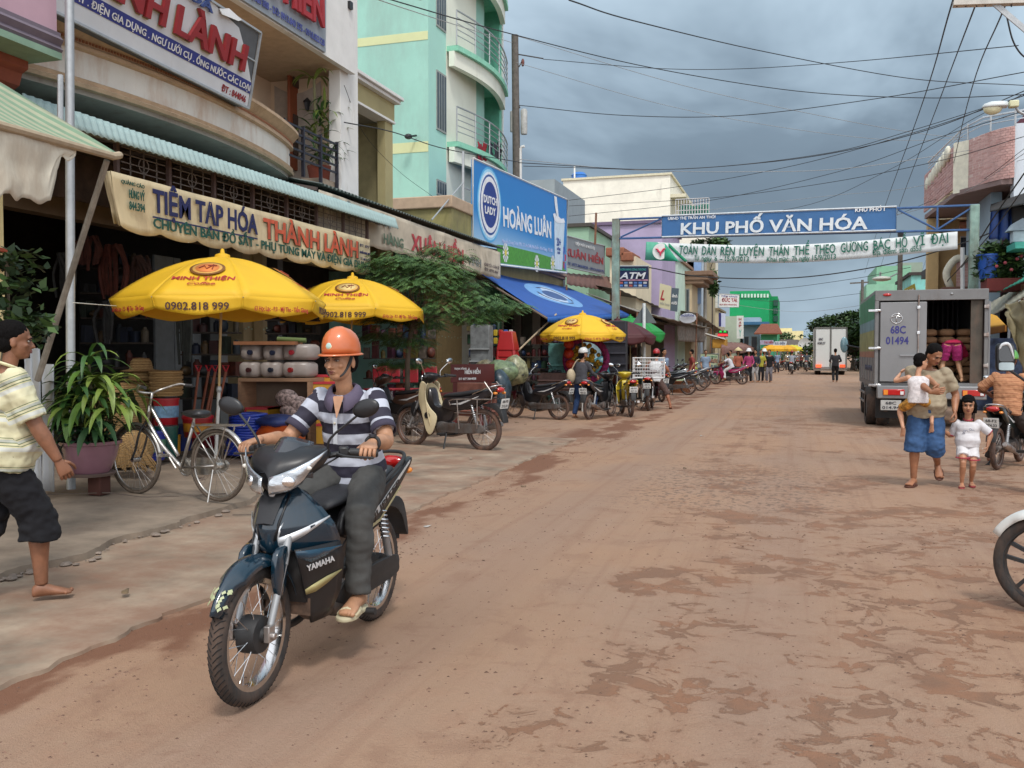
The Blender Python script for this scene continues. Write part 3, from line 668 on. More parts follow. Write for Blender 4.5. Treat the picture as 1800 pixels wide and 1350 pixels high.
# street front: cream wall, recessed turquoise bay at right
c1=P(838,100,X=cw.x).y;c2=P(881,100,X=cw.x).y
obj('front_wall',MB().bb((cw.x-.3,cw.y+.02,0),(cw.x-.02,c1,16)),crm,t)
obj('bay_wall',MB().bb((cw.x-2.6,c1,0),(cw.x-2.4,c2,16)),M('5faf95',.85),t)
obj('bay_side',MB().bb((cw.x-2.4,c2-.15,0),(cw.x-.02,c2+.1,16)),M('72bda4',.85),t)
obj('corner_strip',MB().bb((cw.x-.2,c2-.0+.102,0),(cw.x+.02,c2+.22,16)),white,t)
for k,py in enumerate((296,140,-25)):
    z=P(830,py-12,X=cw.x).z
    # curved slab
    def bw(u,off=0):return cw.x+.15+off+.55*math.sin(PI*(.12+.80*u))
    yy0=cw.y+.1;yy1=c2-.05
    g=MB();g.loft([[V((bw(i/20,.0),yy0+(yy1-yy0)*i/20,z)),V((bw(i/20,0),yy0+(yy1-yy0)*i/20,z+.16)),V((cw.x-2.4 if yy0+(yy1-yy0)*i/20>c1 else cw.x-.1,yy0+(yy1-yy0)*i/20,z+.16)),V((cw.x-2.4 if yy0+(yy1-yy0)*i/20>c1 else cw.x-.1,yy0+(yy1-yy0)*i/20,z))]for i in range(21)])
    sl=obj('balcony',g,M('8ccbb0',.85),t,smooth=30)
    for hh in(.3,.48,.66,.84,1.05):obj('rail',MB().tube([(bw(i/20,-.04),yy0+(yy1-yy0)*i/20,z+.16+hh)for i in range(21)],.016 if hh<1 else .028,6),galv,sl)
    for i in range(0,21,4):obj('post',MB().cyl((bw(i/20,-.04),yy0+(yy1-yy0)*i/20,z+.16),(bw(i/20,-.04),yy0+(yy1-yy0)*i/20,z+1.2),.022,n=6),galv,sl)
    # curved beam below the next slab across the recess
    g=MB();zz=z-.002
    g.loft([[V((bw(u,-.12),yy0+(yy1-yy0)*u,zz)),V((bw(u,-.12),yy0+(yy1-yy0)*u,zz-.46)),V((bw(u,-.30),yy0+(yy1-yy0)*u,zz-.46)),V((bw(u,-.30),yy0+(yy1-yy0)*u,zz))]for u in[q/16 for q in range(17)]])
    obj('curved_beam',g,crm,t,smooth=30)
    lp=V((cw.x-1.0,c1+.9,z-.6));obj('ceiling_lamp',MB().lathe([(0,.0),(.16,0),(.12,-.08),(0,-.11)],lp,n=12),M((.05,.05,.05)),t)
# washing on the middle balcony
z=P(830,284,X=cw.x).z
for i,(c,px)in enumerate((('8d2030',843),('a52a34',852),('252838',863),('43424c',872),('1d1d25',878))):
    a=P(px,265,X=cw.x+.55);g=MB();g.grid(lambda u,v:V((a.x+.03*math.sin(v*9+i),a.y-.2+.38*u,a.z+.25-.62*v+.03*math.sin(u*7))),4,5)
    q=single('garment',g,M(c,.9),['dark pink top','red shirt','navy cloth','grey shirt','black shorts'][i]+' drying on the balcony rail above the blue billboard','laundry',group='washing on the balcony',smooth=180,solid=.01)
# --- low olive wall before the tower
t=thing('parapet_wall','low stained olive wall with a pink cap, below the turquoise tower','wall',(-10,22.5,0))
a=P(690,350,Y=22.4);b=P(797,350,Y=22.4)
obj('wall',MB().bb((a.x-3,22.4,4.65),(b.x-.05,24.8,b.z-.22)),M('8d8658',.9,.2,2,.1,dirt=.8,dcol=(.16,.14,.09)),t)
obj('cap',MB().bb((a.x-3,22.3,b.z-.22),(b.x,24.9,b.z+.1)),M('b39c84',.85,.1,dirt=.4),t,bevel=.03)
# --- B5 corrugated awning and faded banner (second shop)
t=thing('awning','grey rusty corrugated awning over the faded red-lettered banner','awning')
e0=P(566,312,X=-7.9);e1=P(880,408,X=-7.9);ez2=4.45
obj('roof_sheet',corr((-10.2,e0.y,ez2+.5),(-10.2,e1.y+.3,ez2+.5),(2.3,0,-.5),74,.02),M('56605c',.6,.2,3,.1,dirt=.6,dcol=(.10,.08,.06)),t,smooth=180,solid=.004)
for i in range(6):y=e0.y+(e1.y-e0.y)*i/5;obj('rafter',MB().bar((-10.2,y,ez2+.38),(-8.0,y,ez2-.08),.05,.06),M((.12,.09,.08)),t)
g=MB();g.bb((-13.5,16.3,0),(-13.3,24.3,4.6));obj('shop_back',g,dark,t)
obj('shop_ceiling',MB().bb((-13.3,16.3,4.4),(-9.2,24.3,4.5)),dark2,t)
t=thing('shop_banner','faded dirty cloth banner with red lettering above the small tree','banner')
def B2(u,v):y0=P(560,380,X=-7.95).y;y1=P(880,440,X=-7.95).y;return V((-7.95,y0+(y1-y0)*u,3.62+(4.35-3.62)*v-.02*u))
bc2=M('c2b7a4',.85,.22,1.6,.25,dirt=.7,dcol=(.10,.06,.04),dscale=1.2)
cloth_banner(t,B2(.0,0),B2(1,0),B2(1,1),B2(0,1),bc2,120,8,14,seed=4,sd=.04,amp=.02)
text('ĐIỆN MÁY',B2(.03,.6),B2(.30,.6),(0,0,1),.2,M((.17,.18,.17)),t,.04,lift=.03)
text('HÀNG',B2(.25,.14),B2(.345,.14),(0,0,1),.2,M((.10,.15,.10)),t,.03,lift=.03)
text('XUÂN HIỀN',B2(.385,.16),B2(.70,.16),(0,0,1),.36,M('b04048'),t,.05,lift=.03)
text('VINH',B2(.73,.2),B2(.83,.2),(0,0,1),.22,M((.2,.22,.22)),t,.02,lift=.03)
text('CHUYÊN BÁN SỈ',B2(.855,.32),B2(.98,.32),(0,0,1),.08,M((.15,.12,.12)),t,.01,lift=.03);text('ĐT: 0773.844',B2(.86,.14),B2(.97,.14),(0,0,1),.08,M((.15,.12,.12)),t,.01,lift=.03)
# second-shop walls
column(936,950,600,'grey concrete column beyond the red stools',c='6b6a62',ztop=4.3)
# --- B6: milk shop: parapet, billboard, blue canvas awning
t=thing('shophouse','milk shop with an olive stepped parapet under the blue billboard','building',(-9.2,30,0))
pa=P(800,470,X=-9.0).y;pb=P(990,500,X=-9.0).y;
zb0=P(900,515,X=-9).z
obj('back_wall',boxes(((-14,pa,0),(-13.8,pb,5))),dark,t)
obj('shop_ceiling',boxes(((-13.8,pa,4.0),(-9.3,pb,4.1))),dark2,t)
obj('parapet',boxes(((-9.5,pa,3.9),(-9.0,pb,4.45))),M('97895f',.85,.15,2,dirt=.5),t)
obj('cornice',boxes(((-9.5,pa,4.45),(-8.9,pb,4.55)),((-9.5,pa,4.552),(-8.82,pb,4.66)),((-9.5,pa,4.662),(-8.9,pb,4.74))),M('9a7f72',.85,.12,3,dirt=.4),t,bevel=.01)
obj('side_wall',boxes(((-13.8,pb-.2,0),(-9.1,pb,4))),dark2,t)
t=thing('billboard','blue milk shop billboard with a glass of milk and daisies on grass','billboard')
BX=-8.6;y0=P(832,300,X=BX).y;y1=P(996,400,X=BX).y;z0=4.12+.0;zT=P(832,280,X=BX).z;z0=P(832,458,X=BX).z
dz=(P(996,345,X=BX).z-zT)
def DL(u,v,l=0):return V((BX+l,y0+(y1-y0)*u,z0+(zT-z0)*v+dz*u*.8))
def disp(poly,l,th=.004):return MB().loft([[DL(a,b,l)for a,b in poly],[DL(a,b,l+th)for a,b in poly]])
AR=(y1-y0)/(zT-z0)
def ellp(cx,cy,rx,n=32,ry=None):ry=ry or rx*AR;return[(cx+rx*math.cos(2*PI*i/n),cy+ry*math.sin(2*PI*i/n))for i in range(n)]
def grad_panel():
    m=bpy.data.materials.new('printed_sky');m.use_nodes=True;T=m.node_tree;n=T.nodes;b=n['Principled BSDF'];b.inputs['Roughness'].default_value=.45
    g_=n.new('ShaderNodeTexCoord');s_=n.new('ShaderNodeSeparateXYZ');T.links.new(g_.outputs['Generated'],s_.inputs[0])
    r=n.new('ShaderNodeValToRGB');el_=r.color_ramp.elements;el_[0].position=.10;el_[0].color=(.45,.66,.80,1);el_[1].position=.42;el_[1].color=(.012,.22,.58,1);q=el_.new(1);q.color=(.012,.19,.56,1)
    T.links.new(s_.outputs[2],r.inputs[0]);T.links.new(r.outputs[0],b.inputs['Base Color']);return m
obj('panel',MB().loft([[DL(0,0,-.06),DL(1,0,-.06),DL(1,1,-.06),DL(0,1,-.06)],[DL(0,0),DL(1,0),DL(1,1),DL(0,1)]]),grad_panel(),t)
obj('frame',MB().tube([DL(-.004,-.01),DL(1.004,-.01),DL(1.004,1.01),DL(-.004,1.01)],.03,4,closed=True),white,t)
gp=[(.0,0),(.99,0),(.99,.10)]+[(1-i/20,.12+.03*math.sin(i*1.1)+.05*(i/20))for i in range(1,20)]+[(0,.16)]
obj('printed_grass',disp([(.19,.01),(.99,.01),(.99,.13),(.9,.15),(.75,.17),(.6,.19),(.45,.20),(.3,.21),(.19,.20)],.004),M((.08,.34,.03),.5,.5,9,stretch=(1,6,1)),t)
for cx,cy in((.27,.13),(.60,.06),(.80,.09)):
    g=MB()
    for k in range(10):
        a=2*PI*k/10;g.add(disp([(cx+.028*math.cos(a+s_),cy+.028*AR*math.sin(a+s_))if s_ else(cx,cy)for s_ in(0,-.2,.2)],.010).v,[(0,1,2),(3,4,5)])
    d_=obj('daisy',g,M((.8,.8,.8)),t);obj('daisy_heart',disp(ellp(cx,cy,.010,10),.016),M((.75,.6,.1)),d_)
obj('halo',disp(ellp(.13,.60,.102,32),.003),M((.10,.42,.75)),t);obj('halo',disp(ellp(.13,.60,.096,32),.006),M((.35,.65,.85)),t);obj('halo',disp(ellp(.13,.60,.089),.009),M((.75,.82,.88)),t)
obj('emblem_ring',disp(ellp(.13,.60,.082),.013),M((.03,.09,.30)),t);obj('emblem_ring',disp(ellp(.13,.60,.076),.017),M((.8,.8,.82)),t);obj('emblem',disp(ellp(.13,.60,.062),.021),M((.02,.05,.25)),t)
text('DUTCH',DL(.075,.61,.02),DL(.185,.61,.02),(0,0,1),.22,M((.8,.8,.8)),t,.05);text('LADY',DL(.085,.50,.02),DL(.175,.50,.02),(0,0,1),.22,M((.8,.8,.8)),t,.05)
wl=M((.82,.84,.86))
text('Cửa Hàng Dinh Dưỡng Cô Gái Hà Lan',DL(.29,.80),DL(.74,.83),(0,1,dz/(y1-y0)*.8),.24,wl,t,.02);text('HOÀNG LUÂN',DL(.25,.42),DL(.78,.42),(0,0,1),.60,wl,t,.035)
text('Nguyễn Trung Trực, KP1, TT. An Thới, Phú Quốc - Kiên Giang - ĐT: 077',DL(.24,.235),DL(.80,.24),(0,0,1),.12,M((.5,.6,.85)),t,0)
obj('milk_glass',disp([(.83,.02),(.93,.02),(.965,.66),(.94,.70),(.90,.66),(.86,.70),(.82,.66)],.010),M((.62,.74,.84)),t)
obj('milk_stream',disp([(.865,.66),(.885,.66),(.85,.98),(.815,.98),(.83,.84)],.014),M((.80,.84,.88)),t)
obj('milk_splash',disp([(.80,.74),(.83,.76),(.85,.72),(.88,.73),(.91,.71),(.95,.73),(.97,.68),(.93,.66),(.86,.64),(.82,.66)],.018),M((.82,.85,.9)),t)
text('20+',DL(.85,.34),DL(.91,.34),(0,0,1),.30,M((.03,.08,.3)),t,.03,lift=.02);text('DƯỠNG',DL(.855,.28),DL(.905,.28),(0,0,1),.09,M((.03,.08,.3)),t,.03,lift=.02);text('CHẤT',DL(.86,.23),DL(.90,.23),(0,0,1),.09,M((.03,.08,.3)),t,.03,lift=.02)
for(cx,cy,c)in((.955,.30,(.05,.12,.5)),(.975,.2,(.5,.03,.08)),(.955,.1,(.4,.04,.15)),(.98,.33,(.08,.3,.6)),(.975,.08,(.1,.2,.6)),(.955,.2,(.1,.3,.65))):obj('printed_pack',disp([(cx-.010,cy-.05),(cx+.010,cy-.05),(cx+.010,cy+.04),(cx-.010,cy+.04)],.012),M(c),t)
for u in(-.03,):
    obj('scaffold',MB().tube([DL(-.05,-.2,-.1),DL(-.05,1.05,-.1)],.035,6).tube([DL(-.05,.3,-.1),DL(-.2,.02,-.4)],.02,6).tube([DL(-.05,.75,-.1),DL(-.26,.32,-.1)],.02,6).tube([DL(-.05,.7,-.1),DL(0,.7,-.1)],.02,6).tube([DL(-.05,.3,-.1),DL(0,.3,-.1)],.02,6),galv,t)
# blue canvas awning
t=thing('canvas_awning','blue canvas awning with a pale printed emblem over the milk shop','awning')
qa=P(812,462,X=-9.35);qb=P(1000,505,X=-9.1);qc=P(1106,552,X=-6.0);qd=P(962,556,X=-6.3)
def aw(u,v,up=0):
    p=(qa*(1-u)+qb*u)*(1-v)+(qd*(1-u)+qc*u)*v
    p.z+=-.20*math.sin(PI*v)*math.sin(PI*u)*.6+.02*math.sin(u*11+v*5)+up;return p
def awn_mat():
    return M('1d4f9c',.6,.10,1.5,.06,dirt=.15,dcol=(.03,.06,.16))
obj('canvas',MB().grid(aw,40,16),awn_mat(),t,smooth=180,solid=.005)
obj('valance',MB().grid(lambda u,v:aw(u,1)+V((.01,0,-.13*v-.03*abs(math.sin(u*30))*v)),60,2),M('2a63b4',.6),t,smooth=180,solid=.004)
g=MB();n_=36
def ring(cx,cy,r0,r1,up,n_=40):
    g=MB();vs=[];
    for i in range(n_):
        a=2*PI*i/n_
        vs+=[aw(cx+r0[0]*math.cos(a),cy+r0[1]*math.sin(a),up),aw(cx+r1[0]*math.cos(a),cy+r1[1]*math.sin(a),up)]
    g.add(vs,[(2*i,2*i+1,(2*i+3)%(2*n_),(2*i+2)%(2*n_))for i in range(n_)]);return g
obj('printed_glow',ring(.5,.45,(.0,.0),(.22,.30),.008),M('6f9fd2',.6),t,smooth=180)
obj('printed_glow',ring(.5,.45,(.0,.0),(.17,.24),.012),M('b9cbe2',.6),t,smooth=180)
obj('emblem_ring',ring(.5,.45,(.125,.19),(.145,.21),.017),M('1c2c58',.6),t,smooth=180)
obj('emblem',ring(.5,.45,(.0,.0),(.095,.13),.017),M('3a5688',.6),t,smooth=180)
for a,b in((qa,qd),(qb,qc)):obj('support_arm',MB().tube([a-V((0,0,.12)),b-V((0,0,.06))],.03,6),M((.2,.15,.12)),t)
obj('prop_pole',MB().tube([P(978,552,X=-6.3),P(860,665,X=-7.6)],.025,6),bamboo,t)
# ================================================================ FAR LEFT ROW, FAR BUILDINGS
def house(label,px0,px1,pyt,Y,c,depth=8,zb=0,windows=(),name='building',cat='building',trim=None,roofc=None,dirt=.3,extra=None):
    """box house whose camera-facing wall stands at distance Y between two photo columns"""
    a=P(px0,pyt,Y=Y);b=P(px1,pyt,Y=Y);zt=a.z
    t=thing(name,label,cat,((a.x+b.x)/2,Y+depth/2,zb))
    obj('wall',MB().bb((a.x,Y,zb),(b.x,Y+depth,zt)),M(c,.85,.08,1.5,.05,dirt=dirt,dcol=(.22,.2,.16),dscale=.8),t)
    if trim:obj('roof_edge',MB().bb((a.x-.15,Y-.15,zt),(b.x+.15,Y+depth,zt+.18)),M(trim,.8),t)
    for(u0,v0,u1,v1)in windows:
        p=P(px0+(px1-px0)*u0,pyt,Y=Y);q=P(px0+(px1-px0)*u1,pyt,Y=Y);z0=zb+(zt-zb)*v0;z1=zb+(zt-zb)*v1
        w_=obj('window',MB().bb((p.x,Y-.05,z0),(q.x,Y-.002,z1)),M((.25,.25,.24),.7),t)
        n_=max(1,int((q.x-p.x)/.7));dx=(q.x-p.x)/n_
        for k in range(n_):obj('pane',MB().bb((p.x+dx*k+.06,Y-.07,z0+.07),(p.x+dx*(k+1)-.06,Y-.055,z1-.07)),M((.04,.05,.06),.15),w_)
    return t,a,b
house('cream four-storey building with a blue water tank behind the billboards',990,1178,318,80,'e6e3d4',14,trim='cfc9ae')
t,a,b=house('cream annex of the tall building with a caged green-netted terrace',1170,1246,392,80.5,'dfdacb',10,trim='b9b39a')
q0=P(1187,390,Y=80);q1=P(1246,347,Y=80)
g=MB()
for i in range(13):x=q0.x+(q1.x-q0.x)*i/12;g.cyl((x,80.2,q0.z),(x,80.2,q1.z),.045,n=4)
for i in range(5):z=q0.z+(q1.z-q0.z)*i/4;g.bar((q0.x,80.2,z),(q1.x,80.2,z),.06,.06)
obj('cage',g,M((.5,.5,.5),.6),t,smooth=None,kind='stuff')
obj('green_net',MB().grid(lambda u,v:V((q0.x+.3+(q1.x-q0.x)*.9*u,80.6+.1*math.sin(u*20),q0.z+(q1.z-q0.z)*(.15+.6*v)+.1*math.sin(u*9))),20,4),M((.03,.20,.14),.8),t,solid=.02,smooth=180)
obj('terrace_roof',MB().bb((q0.x-1.2,80.2,P(1170,347,Y=80).z),(P(1205,345,Y=80).x,88,P(1170,341,Y=80).z)),M('cfc9ae'),t)
c=P(1018,311,Y=84);single('water_tank',MB().lathe([(0,-1.0),(.72,-1.0),(.72,.1),(.78,.12),(.72,.16),(.5,.38),(.15,.45),(0,.45)],c,n=18),M((.03,.16,.50),.4),'blue plastic water tank on the cream building roof','water tank')
single('vent_pipe',MB().cyl(P(1010,322,Y=83),P(1010,292,Y=83),.08,n=6),white,'white vent pipe beside the blue water tank','pipe')
house('grey gabled building top behind the concrete utility pole',918,975,318,52,'8f999c',8)
house('low green-walled house with dark eaves behind the grey shop sign',994,1035,400,46,'93b59a',6,trim='4a4640')
house('pale purple wall of a building behind the left gantry post',1020,1164,398,52,'a99bb8',8,trim='6e5f78',dirt=.1)
t,a,b=house('small cream house with tiled gable caps behind the left gantry post',1072,1118,452,45,'ddd0b4',5)
for x0,x1,y in((1066,1098,446),(1092,1113,454)):
    p=P(x0,y,Y=44.8);q=P(x1,y,Y=44.8);obj('roof',MB().bb((p.x,44.6,p.z-.15),(q.x,47,p.z+.28)),M('8f5a42',.8,.2,8),t,bevel=.05)
house('pale mint house wall behind the cash machine sign',1118,1192,460,58,'b9cfc0',8,trim='8a6a55',windows=())
t,a,b=house('narrow beige house with a stepped brown cornice and two tall windows',1186,1216,500,62,'bda98a',7,windows=((.2,.62,.42,.95),(.65,.62,.88,.95)))
for k,(d,h0)in enumerate(((.5,0),(.8,.25),(1.1,.55))):obj('cornice',MB().bb((a.x-.3-d*.3,61.9-d*.3,a.z+h0*1.0),(b.x+.3+d,66,a.z+h0+.3)),M('7d6350',.8,.15,4),t,bevel=.03)
t,a,b=house('grey and white house with blue posts above the brown cornice',1197,1232,455,66,'b7c4cf',7)
for px in(1200,1213):p=P(px,455,Y=65.9);obj('door_panel',MB().bb((p.x-.2,65.8,p.z-3.2),(p.x+.8,65.95,p.z-.2)),M('7f9cc4' if px>1205 else 'dfe4e8',.6),t)
house('tall tan house edge with a creeper, right end of the near left row',1228,1242,438,70,'a99a7c',8,trim='6d5a45')
house('tan balcony house beside the climbing plant',1212,1240,505,71,'9d8f7c',6,windows=((.2,.75,.8,.95),),trim='77685a')
house('cream lane house with round-topped balconies',1236,1262,545,84,'c3b79a',8,windows=((.2,.5,.8,.8),),trim='8a7a60')
house('pale grey-green wall beside the white vertical sign',1270,1300,556,96,'b5c2ae',8)
t,a,b=house('big bright green building, tallest at the end of the street',1283,1352,512,104,'159a5e',16,dirt=.1,windows=())
for k in range(9):p=P(1303+5.6*k,519,Y=103.9);obj('parapet_opening',MB().bb((p.x,103.85,p.z-.25),(p.x+.2,103.98,p.z+.15)),M((.6,.75,.65)),t)
t,a,b=house('green building stair tower with dark side openings',1351,1367,521,106,'0f8a52',14,dirt=.1)
for k in range(5):p=P(1362,532+14*k,Y=105.9);obj('window',MB().bb((p.x-.15,105.8,p.z-.35),(p.x+.35,105.95,p.z+.3)),M((.02,.08,.06)),t)
t,a,b=house('light blue house with two dark doors below the green building',1306,1336,558,98,'9fb6c4',5,windows=((.08,.25,.36,.62),(.5,.25,.85,.62)))
obj('blue_canopy',MB().bb((a.x,96.6,P(1306,571,Y=97).z),(P(1352,560,Y=97).x,98,P(1306,566,Y=97).z)),M('3d6f96'),t)
t,a,b=house('low green house with a red tiled roof at the street end',1337,1366,588,94,'4fae8a',5,windows=((.3,.35,.62,.7),))
obj('roof',MB().loft([[V((a.x-.6,93.2,a.z)),V((b.x+.5,93.2,a.z)),V((b.x,96,a.z+1)),V((a.x,96,a.z+1))],[V((a.x-.6,93.2,a.z+.12)),V((b.x+.5,93.2,a.z+.12)),V((b.x,96,a.z+1.12)),V((a.x,96,a.z+1.12))]]),M('7f4a35',.85,.3,6),t)
house('pale yellow building farthest down the street',1366,1412,582,150,'d9cf9c',10,dirt=.1);house('raised block on the pale yellow building',1366,1392,577,152,'d3c897',10,dirt=.1)
t,a,b=house('grey shophouse with red awning at the end of the street',1370,1404,597,128,'77706c',6,windows=((.1,.4,.3,.8),(.5,.4,.7,.8)))
house('low whitewashed shop before the trees at the street end',1398,1432,606,120,'c9c3b5',5,windows=((.2,.4,.8,.8),))
# continuous low shop fronts behind the far-left stalls
for i,(y0,y1,z,c)in enumerate(((37,44,3.4,'5f5348'),(44,52,3.1,'6e665c'),(52,60,3.2,'4e463e'),(60,72,3.2,'655a4c'),(72,86,3.3,'5a5046'),(86,104,3.3,'6a5f50'),(104,150,3.4,'5a5046'))):
    t=thing('shop',['low shop with open dark front beyond the milk shop','low shop behind the triangular road sign','low shop behind the parked basket motorbike','low shop behind the leaning price board','low shop behind the pedestrians at the cart','low shop behind the brown stall cover','low shops by the far yellow umbrellas'][i],'shop',(-8,y0,0))
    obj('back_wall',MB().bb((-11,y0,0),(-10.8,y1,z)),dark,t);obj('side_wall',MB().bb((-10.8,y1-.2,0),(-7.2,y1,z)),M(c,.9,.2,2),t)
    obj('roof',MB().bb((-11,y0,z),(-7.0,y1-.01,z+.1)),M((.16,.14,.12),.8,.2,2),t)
    for k in range(3):yy=y0+(y1-y0)*(k+.2)/3;obj('goods_rack',MB().bb((-9.4,yy,0),(-8.6,yy+(y1-y0)*.2,1.1+.5*((k+i)%2))),M(((.20,.09,.06),(.10,.12,.14),(.18,.15,.09))[k],.9,.4,5),t)
# sheet awnings of the far-left stalls
def sheet_awn(label,px,X0,c,w=.05,name='awning',cat='awning',drop=0,valc=None):
    pts=[P(x,y,X=X)for(x,y),X in zip(px,X0)]
    t=thing(name,label,cat,((pts[0].x+pts[2].x)/2,(pts[0].y+pts[2].y)/2,pts[0].z))
    obj('roof_sheet',MB().grid(lambda u,v:(pts[0]*(1-u)+pts[1]*u)*(1-v)+(pts[3]*(1-u)+pts[2]*u)*v+V((0,0,.02*math.sin(u*60))),60,3),M(c,.7,.15,2,.1,dirt=.5,dcol=(.15,.11,.08)),t,smooth=180,solid=.02)
    obj('prop',MB().cyl(pts[3]-V((0,0,.02)),(pts[3].x-.1,pts[3].y,0),.04,n=6),rust,t);obj('prop',MB().cyl(pts[2]-V((0,0,.02)),(pts[2].x-.1,pts[2].y,0),.04,n=6),rust,t)
    if drop:obj('valance',MB().grid(lambda u,v:pts[3]*(1-u)+pts[2]*u+V((.05*v,0,-drop*v*(1-.2*abs(math.sin(u*9))))),24,4),M(valc or c,.8,.3,4,.2,dirt=.6),t,smooth=180,solid=.01)
    return t
sheet_awn('long grey sheet awning with a faded hanging cloth',[(1030,515),(1165,575),(1250,577),(1120,548)],(-8.3,-8.3,-5.6,-5.6),'8b857a')
t=thing('hanging_cloth','faded lettered cloth hanging from the tip of the grey sheet awning','banner')
a=P(1188,578,X=-6);b=P(1248,576,X=-6)
cloth_banner(t,P(1192,600,X=-6),P(1236,602,X=-6),P(1246,578,X=-6),P(1190,572,X=-6),M('857a70',.85,.5,5,.2,dirt=.8),30,6,0,amp=.05)
sheet_awn('rusted tin roof beyond the blue canvas awning',[(1040,500),(1120,545),(1180,548),(1090,510)],(-9,-9,-7.4,-7.4),'5d5347')
sheet_awn('narrow pale awning above the yellow box',[(1190,545),(1240,585),(1275,585),(1225,550)],(-7.5,-7.5,-5.8,-5.8),'9a9080')
sheet_awn('brown canvas stall cover behind the pedestrians',[(1268,601),(1320,603),(1332,612),(1268,612)],(-5.5,-5.5,-4.2,-3.6),'7f564a',drop=.4)
sheet_awn('striped green and cream awning right of the brown stall cover',[(1322,603),(1345,612),(1356,622),(1330,608)],(-5.2,-5.2,-4.0,-4.0),'9a9a66')
sheet_awn('grey roof edge over the far yellow umbrellas',[(1335,608),(1388,608),(1398,612),(1345,614)],(-5.6,-5.6,-5.0,-5.0),'8f8a80')
t=thing('awning_box','yellow translucent awning box with a white roof strip','awning')
a=P(1252,596,Y=58);b=P(1275,596,Y=58);obj('box',MB().bb((a.x,58,P(1252,612,Y=58).z),(b.x,60,a.z)),M('b5842a',.6,.15,3,dirt=.5),t,bevel=.03);obj('roof',MB().loft([[P(1240,587,Y=57.8),P(1275,597,Y=57.8),P(1275,599,Y=60),P(1240,589,Y=60)],[P(1240,585,Y=57.8),P(1275,595,Y=57.8),P(1275,597,Y=60),P(1240,587,Y=60)]]),M('d8d8d0'),t)
# flat signs of the left row
def sign(label,quad,bg_,X=None,Y=None,lines=(),name='sign_board',th=.12,D=None,frame=None):
    """quad = photo corners bl, br, tr, tl; lines = (text, u0, u1, v, h, material, bold)"""
    p=[P(x,y,X=X,Y=Y,D=D)for x,y in quad]
    if X is not None or Y is not None:pass
    n_=(p[1]-p[0]).cross(p[3]-p[0]).normalized();t=thing(name,label,'sign',(p[0]+p[1])/2)
    obj('panel',MB().loft([[q-n_*th for q in p],p]),M(bg_,.5,.06,1.5,.03,dirt=.15),t)
    if frame:obj('frame',MB().tube([q+n_*.01 for q in p],.03 if frame is True else frame,4,closed=True),galv,t)
    def S_(u,v):return(p[0]*(1-u)+p[1]*u)*(1-v)+(p[3]*(1-u)+p[2]*u)*v
    H=(p[3]-p[0])
    for s_,u0,u1,v,h,m,bo in lines:text(s_,S_(u0,v),S_(u1,v),H,h*H.length,m,t,bo,lift=.02)
    return t,S_,n_,H
redt=M('a02a33',.5);whit=M((.75,.76,.76),.5);navt=M((.03,.05,.20),.5)
sign('grey shop sign with red raised letters under the billboard end',[(990,468),(1062,484),(1062,432),(990,413)],'84888d',X=-9.0,lines=(('ĐIỆN MÁY & NGƯ CỤ',.25,.72,.78,.10,whit,.03),('XUÂN HIỀN',.0,.96,.36,.26,redt,.05),('ĐT: 077.3844828 - 0913.840375',.05,.98,.08,.10,navt,.02)),frame=True)
sheet_awn('brown stained canvas shade under the grey shop sign',[(996,480),(1075,487),(1074,512),(996,500)],(-9.2,-9.2,-8.6,-8.6),'6b4a40')
tA,SA,nA,HA=sign('dark blue cash machine sign with white italic letters',[(1086,506),(1140,506),(1140,468),(1086,468)],'1a2650',Y=32,lines=(('NGÂN HÀNG CÔNG THƯƠNG',.08,.92,.80,.10,M((.05,.35,.30)),.02),),frame=True)
text('ATM',SA(.06,.42),SA(.92,.42),HA,.30*HA.length,whit,tA,.06,lift=.05,shear=.25)
obj('stripe',MB().loft([[SA(0,.33)+nA*.01,SA(1,.33)+nA*.01,SA(1,.39)+nA*.01,SA(0,.39)+nA*.01],[SA(0,.33)+nA*.015,SA(1,.33)+nA*.015,SA(1,.39)+nA*.015,SA(0,.39)+nA*.015]]),M((.6,.3,.4)),tA)
for r_ in range(2):
    for k in range(6):
        u=.06+.155*k;v=.06+.13*r_;c=((.10,.25,.6),(.6,.6,.62),(.5,.12,.1),(.15,.3,.6),(.6,.6,.62),(.1,.2,.5))[(k+r_*2)%6]
        obj('card_mark',MB().loft([[SA(u,v)+nA*.01,SA(u+.11,v)+nA*.01,SA(u+.11,v+.09)+nA*.01,SA(u,v+.09)+nA*.01],[SA(u,v)+nA*.02,SA(u+.11,v)+nA*.02,SA(u+.11,v+.09)+nA*.02,SA(u,v+.09)+nA*.02]]),M(c),tA)
sign('cream board with a red L shape leaning on the beige house',[(1158,540),(1178,545),(1180,503),(1160,498)],'c4bfa0',Y=48,lines=(('L',.1,.45,.35,.4,redt,.05),('ĐIỆN THOẠI',.1,.9,.15,.08,M((.3,.3,.3)),.01)))
sign('dark grey vertical sign with pale figures beside the cream board',[(1178,546),(1190,548),(1193,507),(1181,506)],'4b5a64',Y=48,lines=(('ảnh',.1,.9,.6,.14,whit,.02),('cưới',.1,.9,.3,.14,whit,.02)))
t=thing('sign_board','oval grey phone shop sign above the grey sheet awning','sign',P(1209,565,Y=46));c=P(1209,556,Y=46);obj('panel',MB().lathe([(0,-.06),(.40,-.06),(.42,0),(.40,.04),(0,.05)],c,(0,-1,0),28),M('b9bcc2',.5),t);
for ch_ in t.children:ch_.scale=(1,1,.62)
text('mobifone',c+V((-.32,-.1,-.02)),c+V((.32,-.1,-.02)),(0,0,1),.16,navt,t,.02,lift=.03)
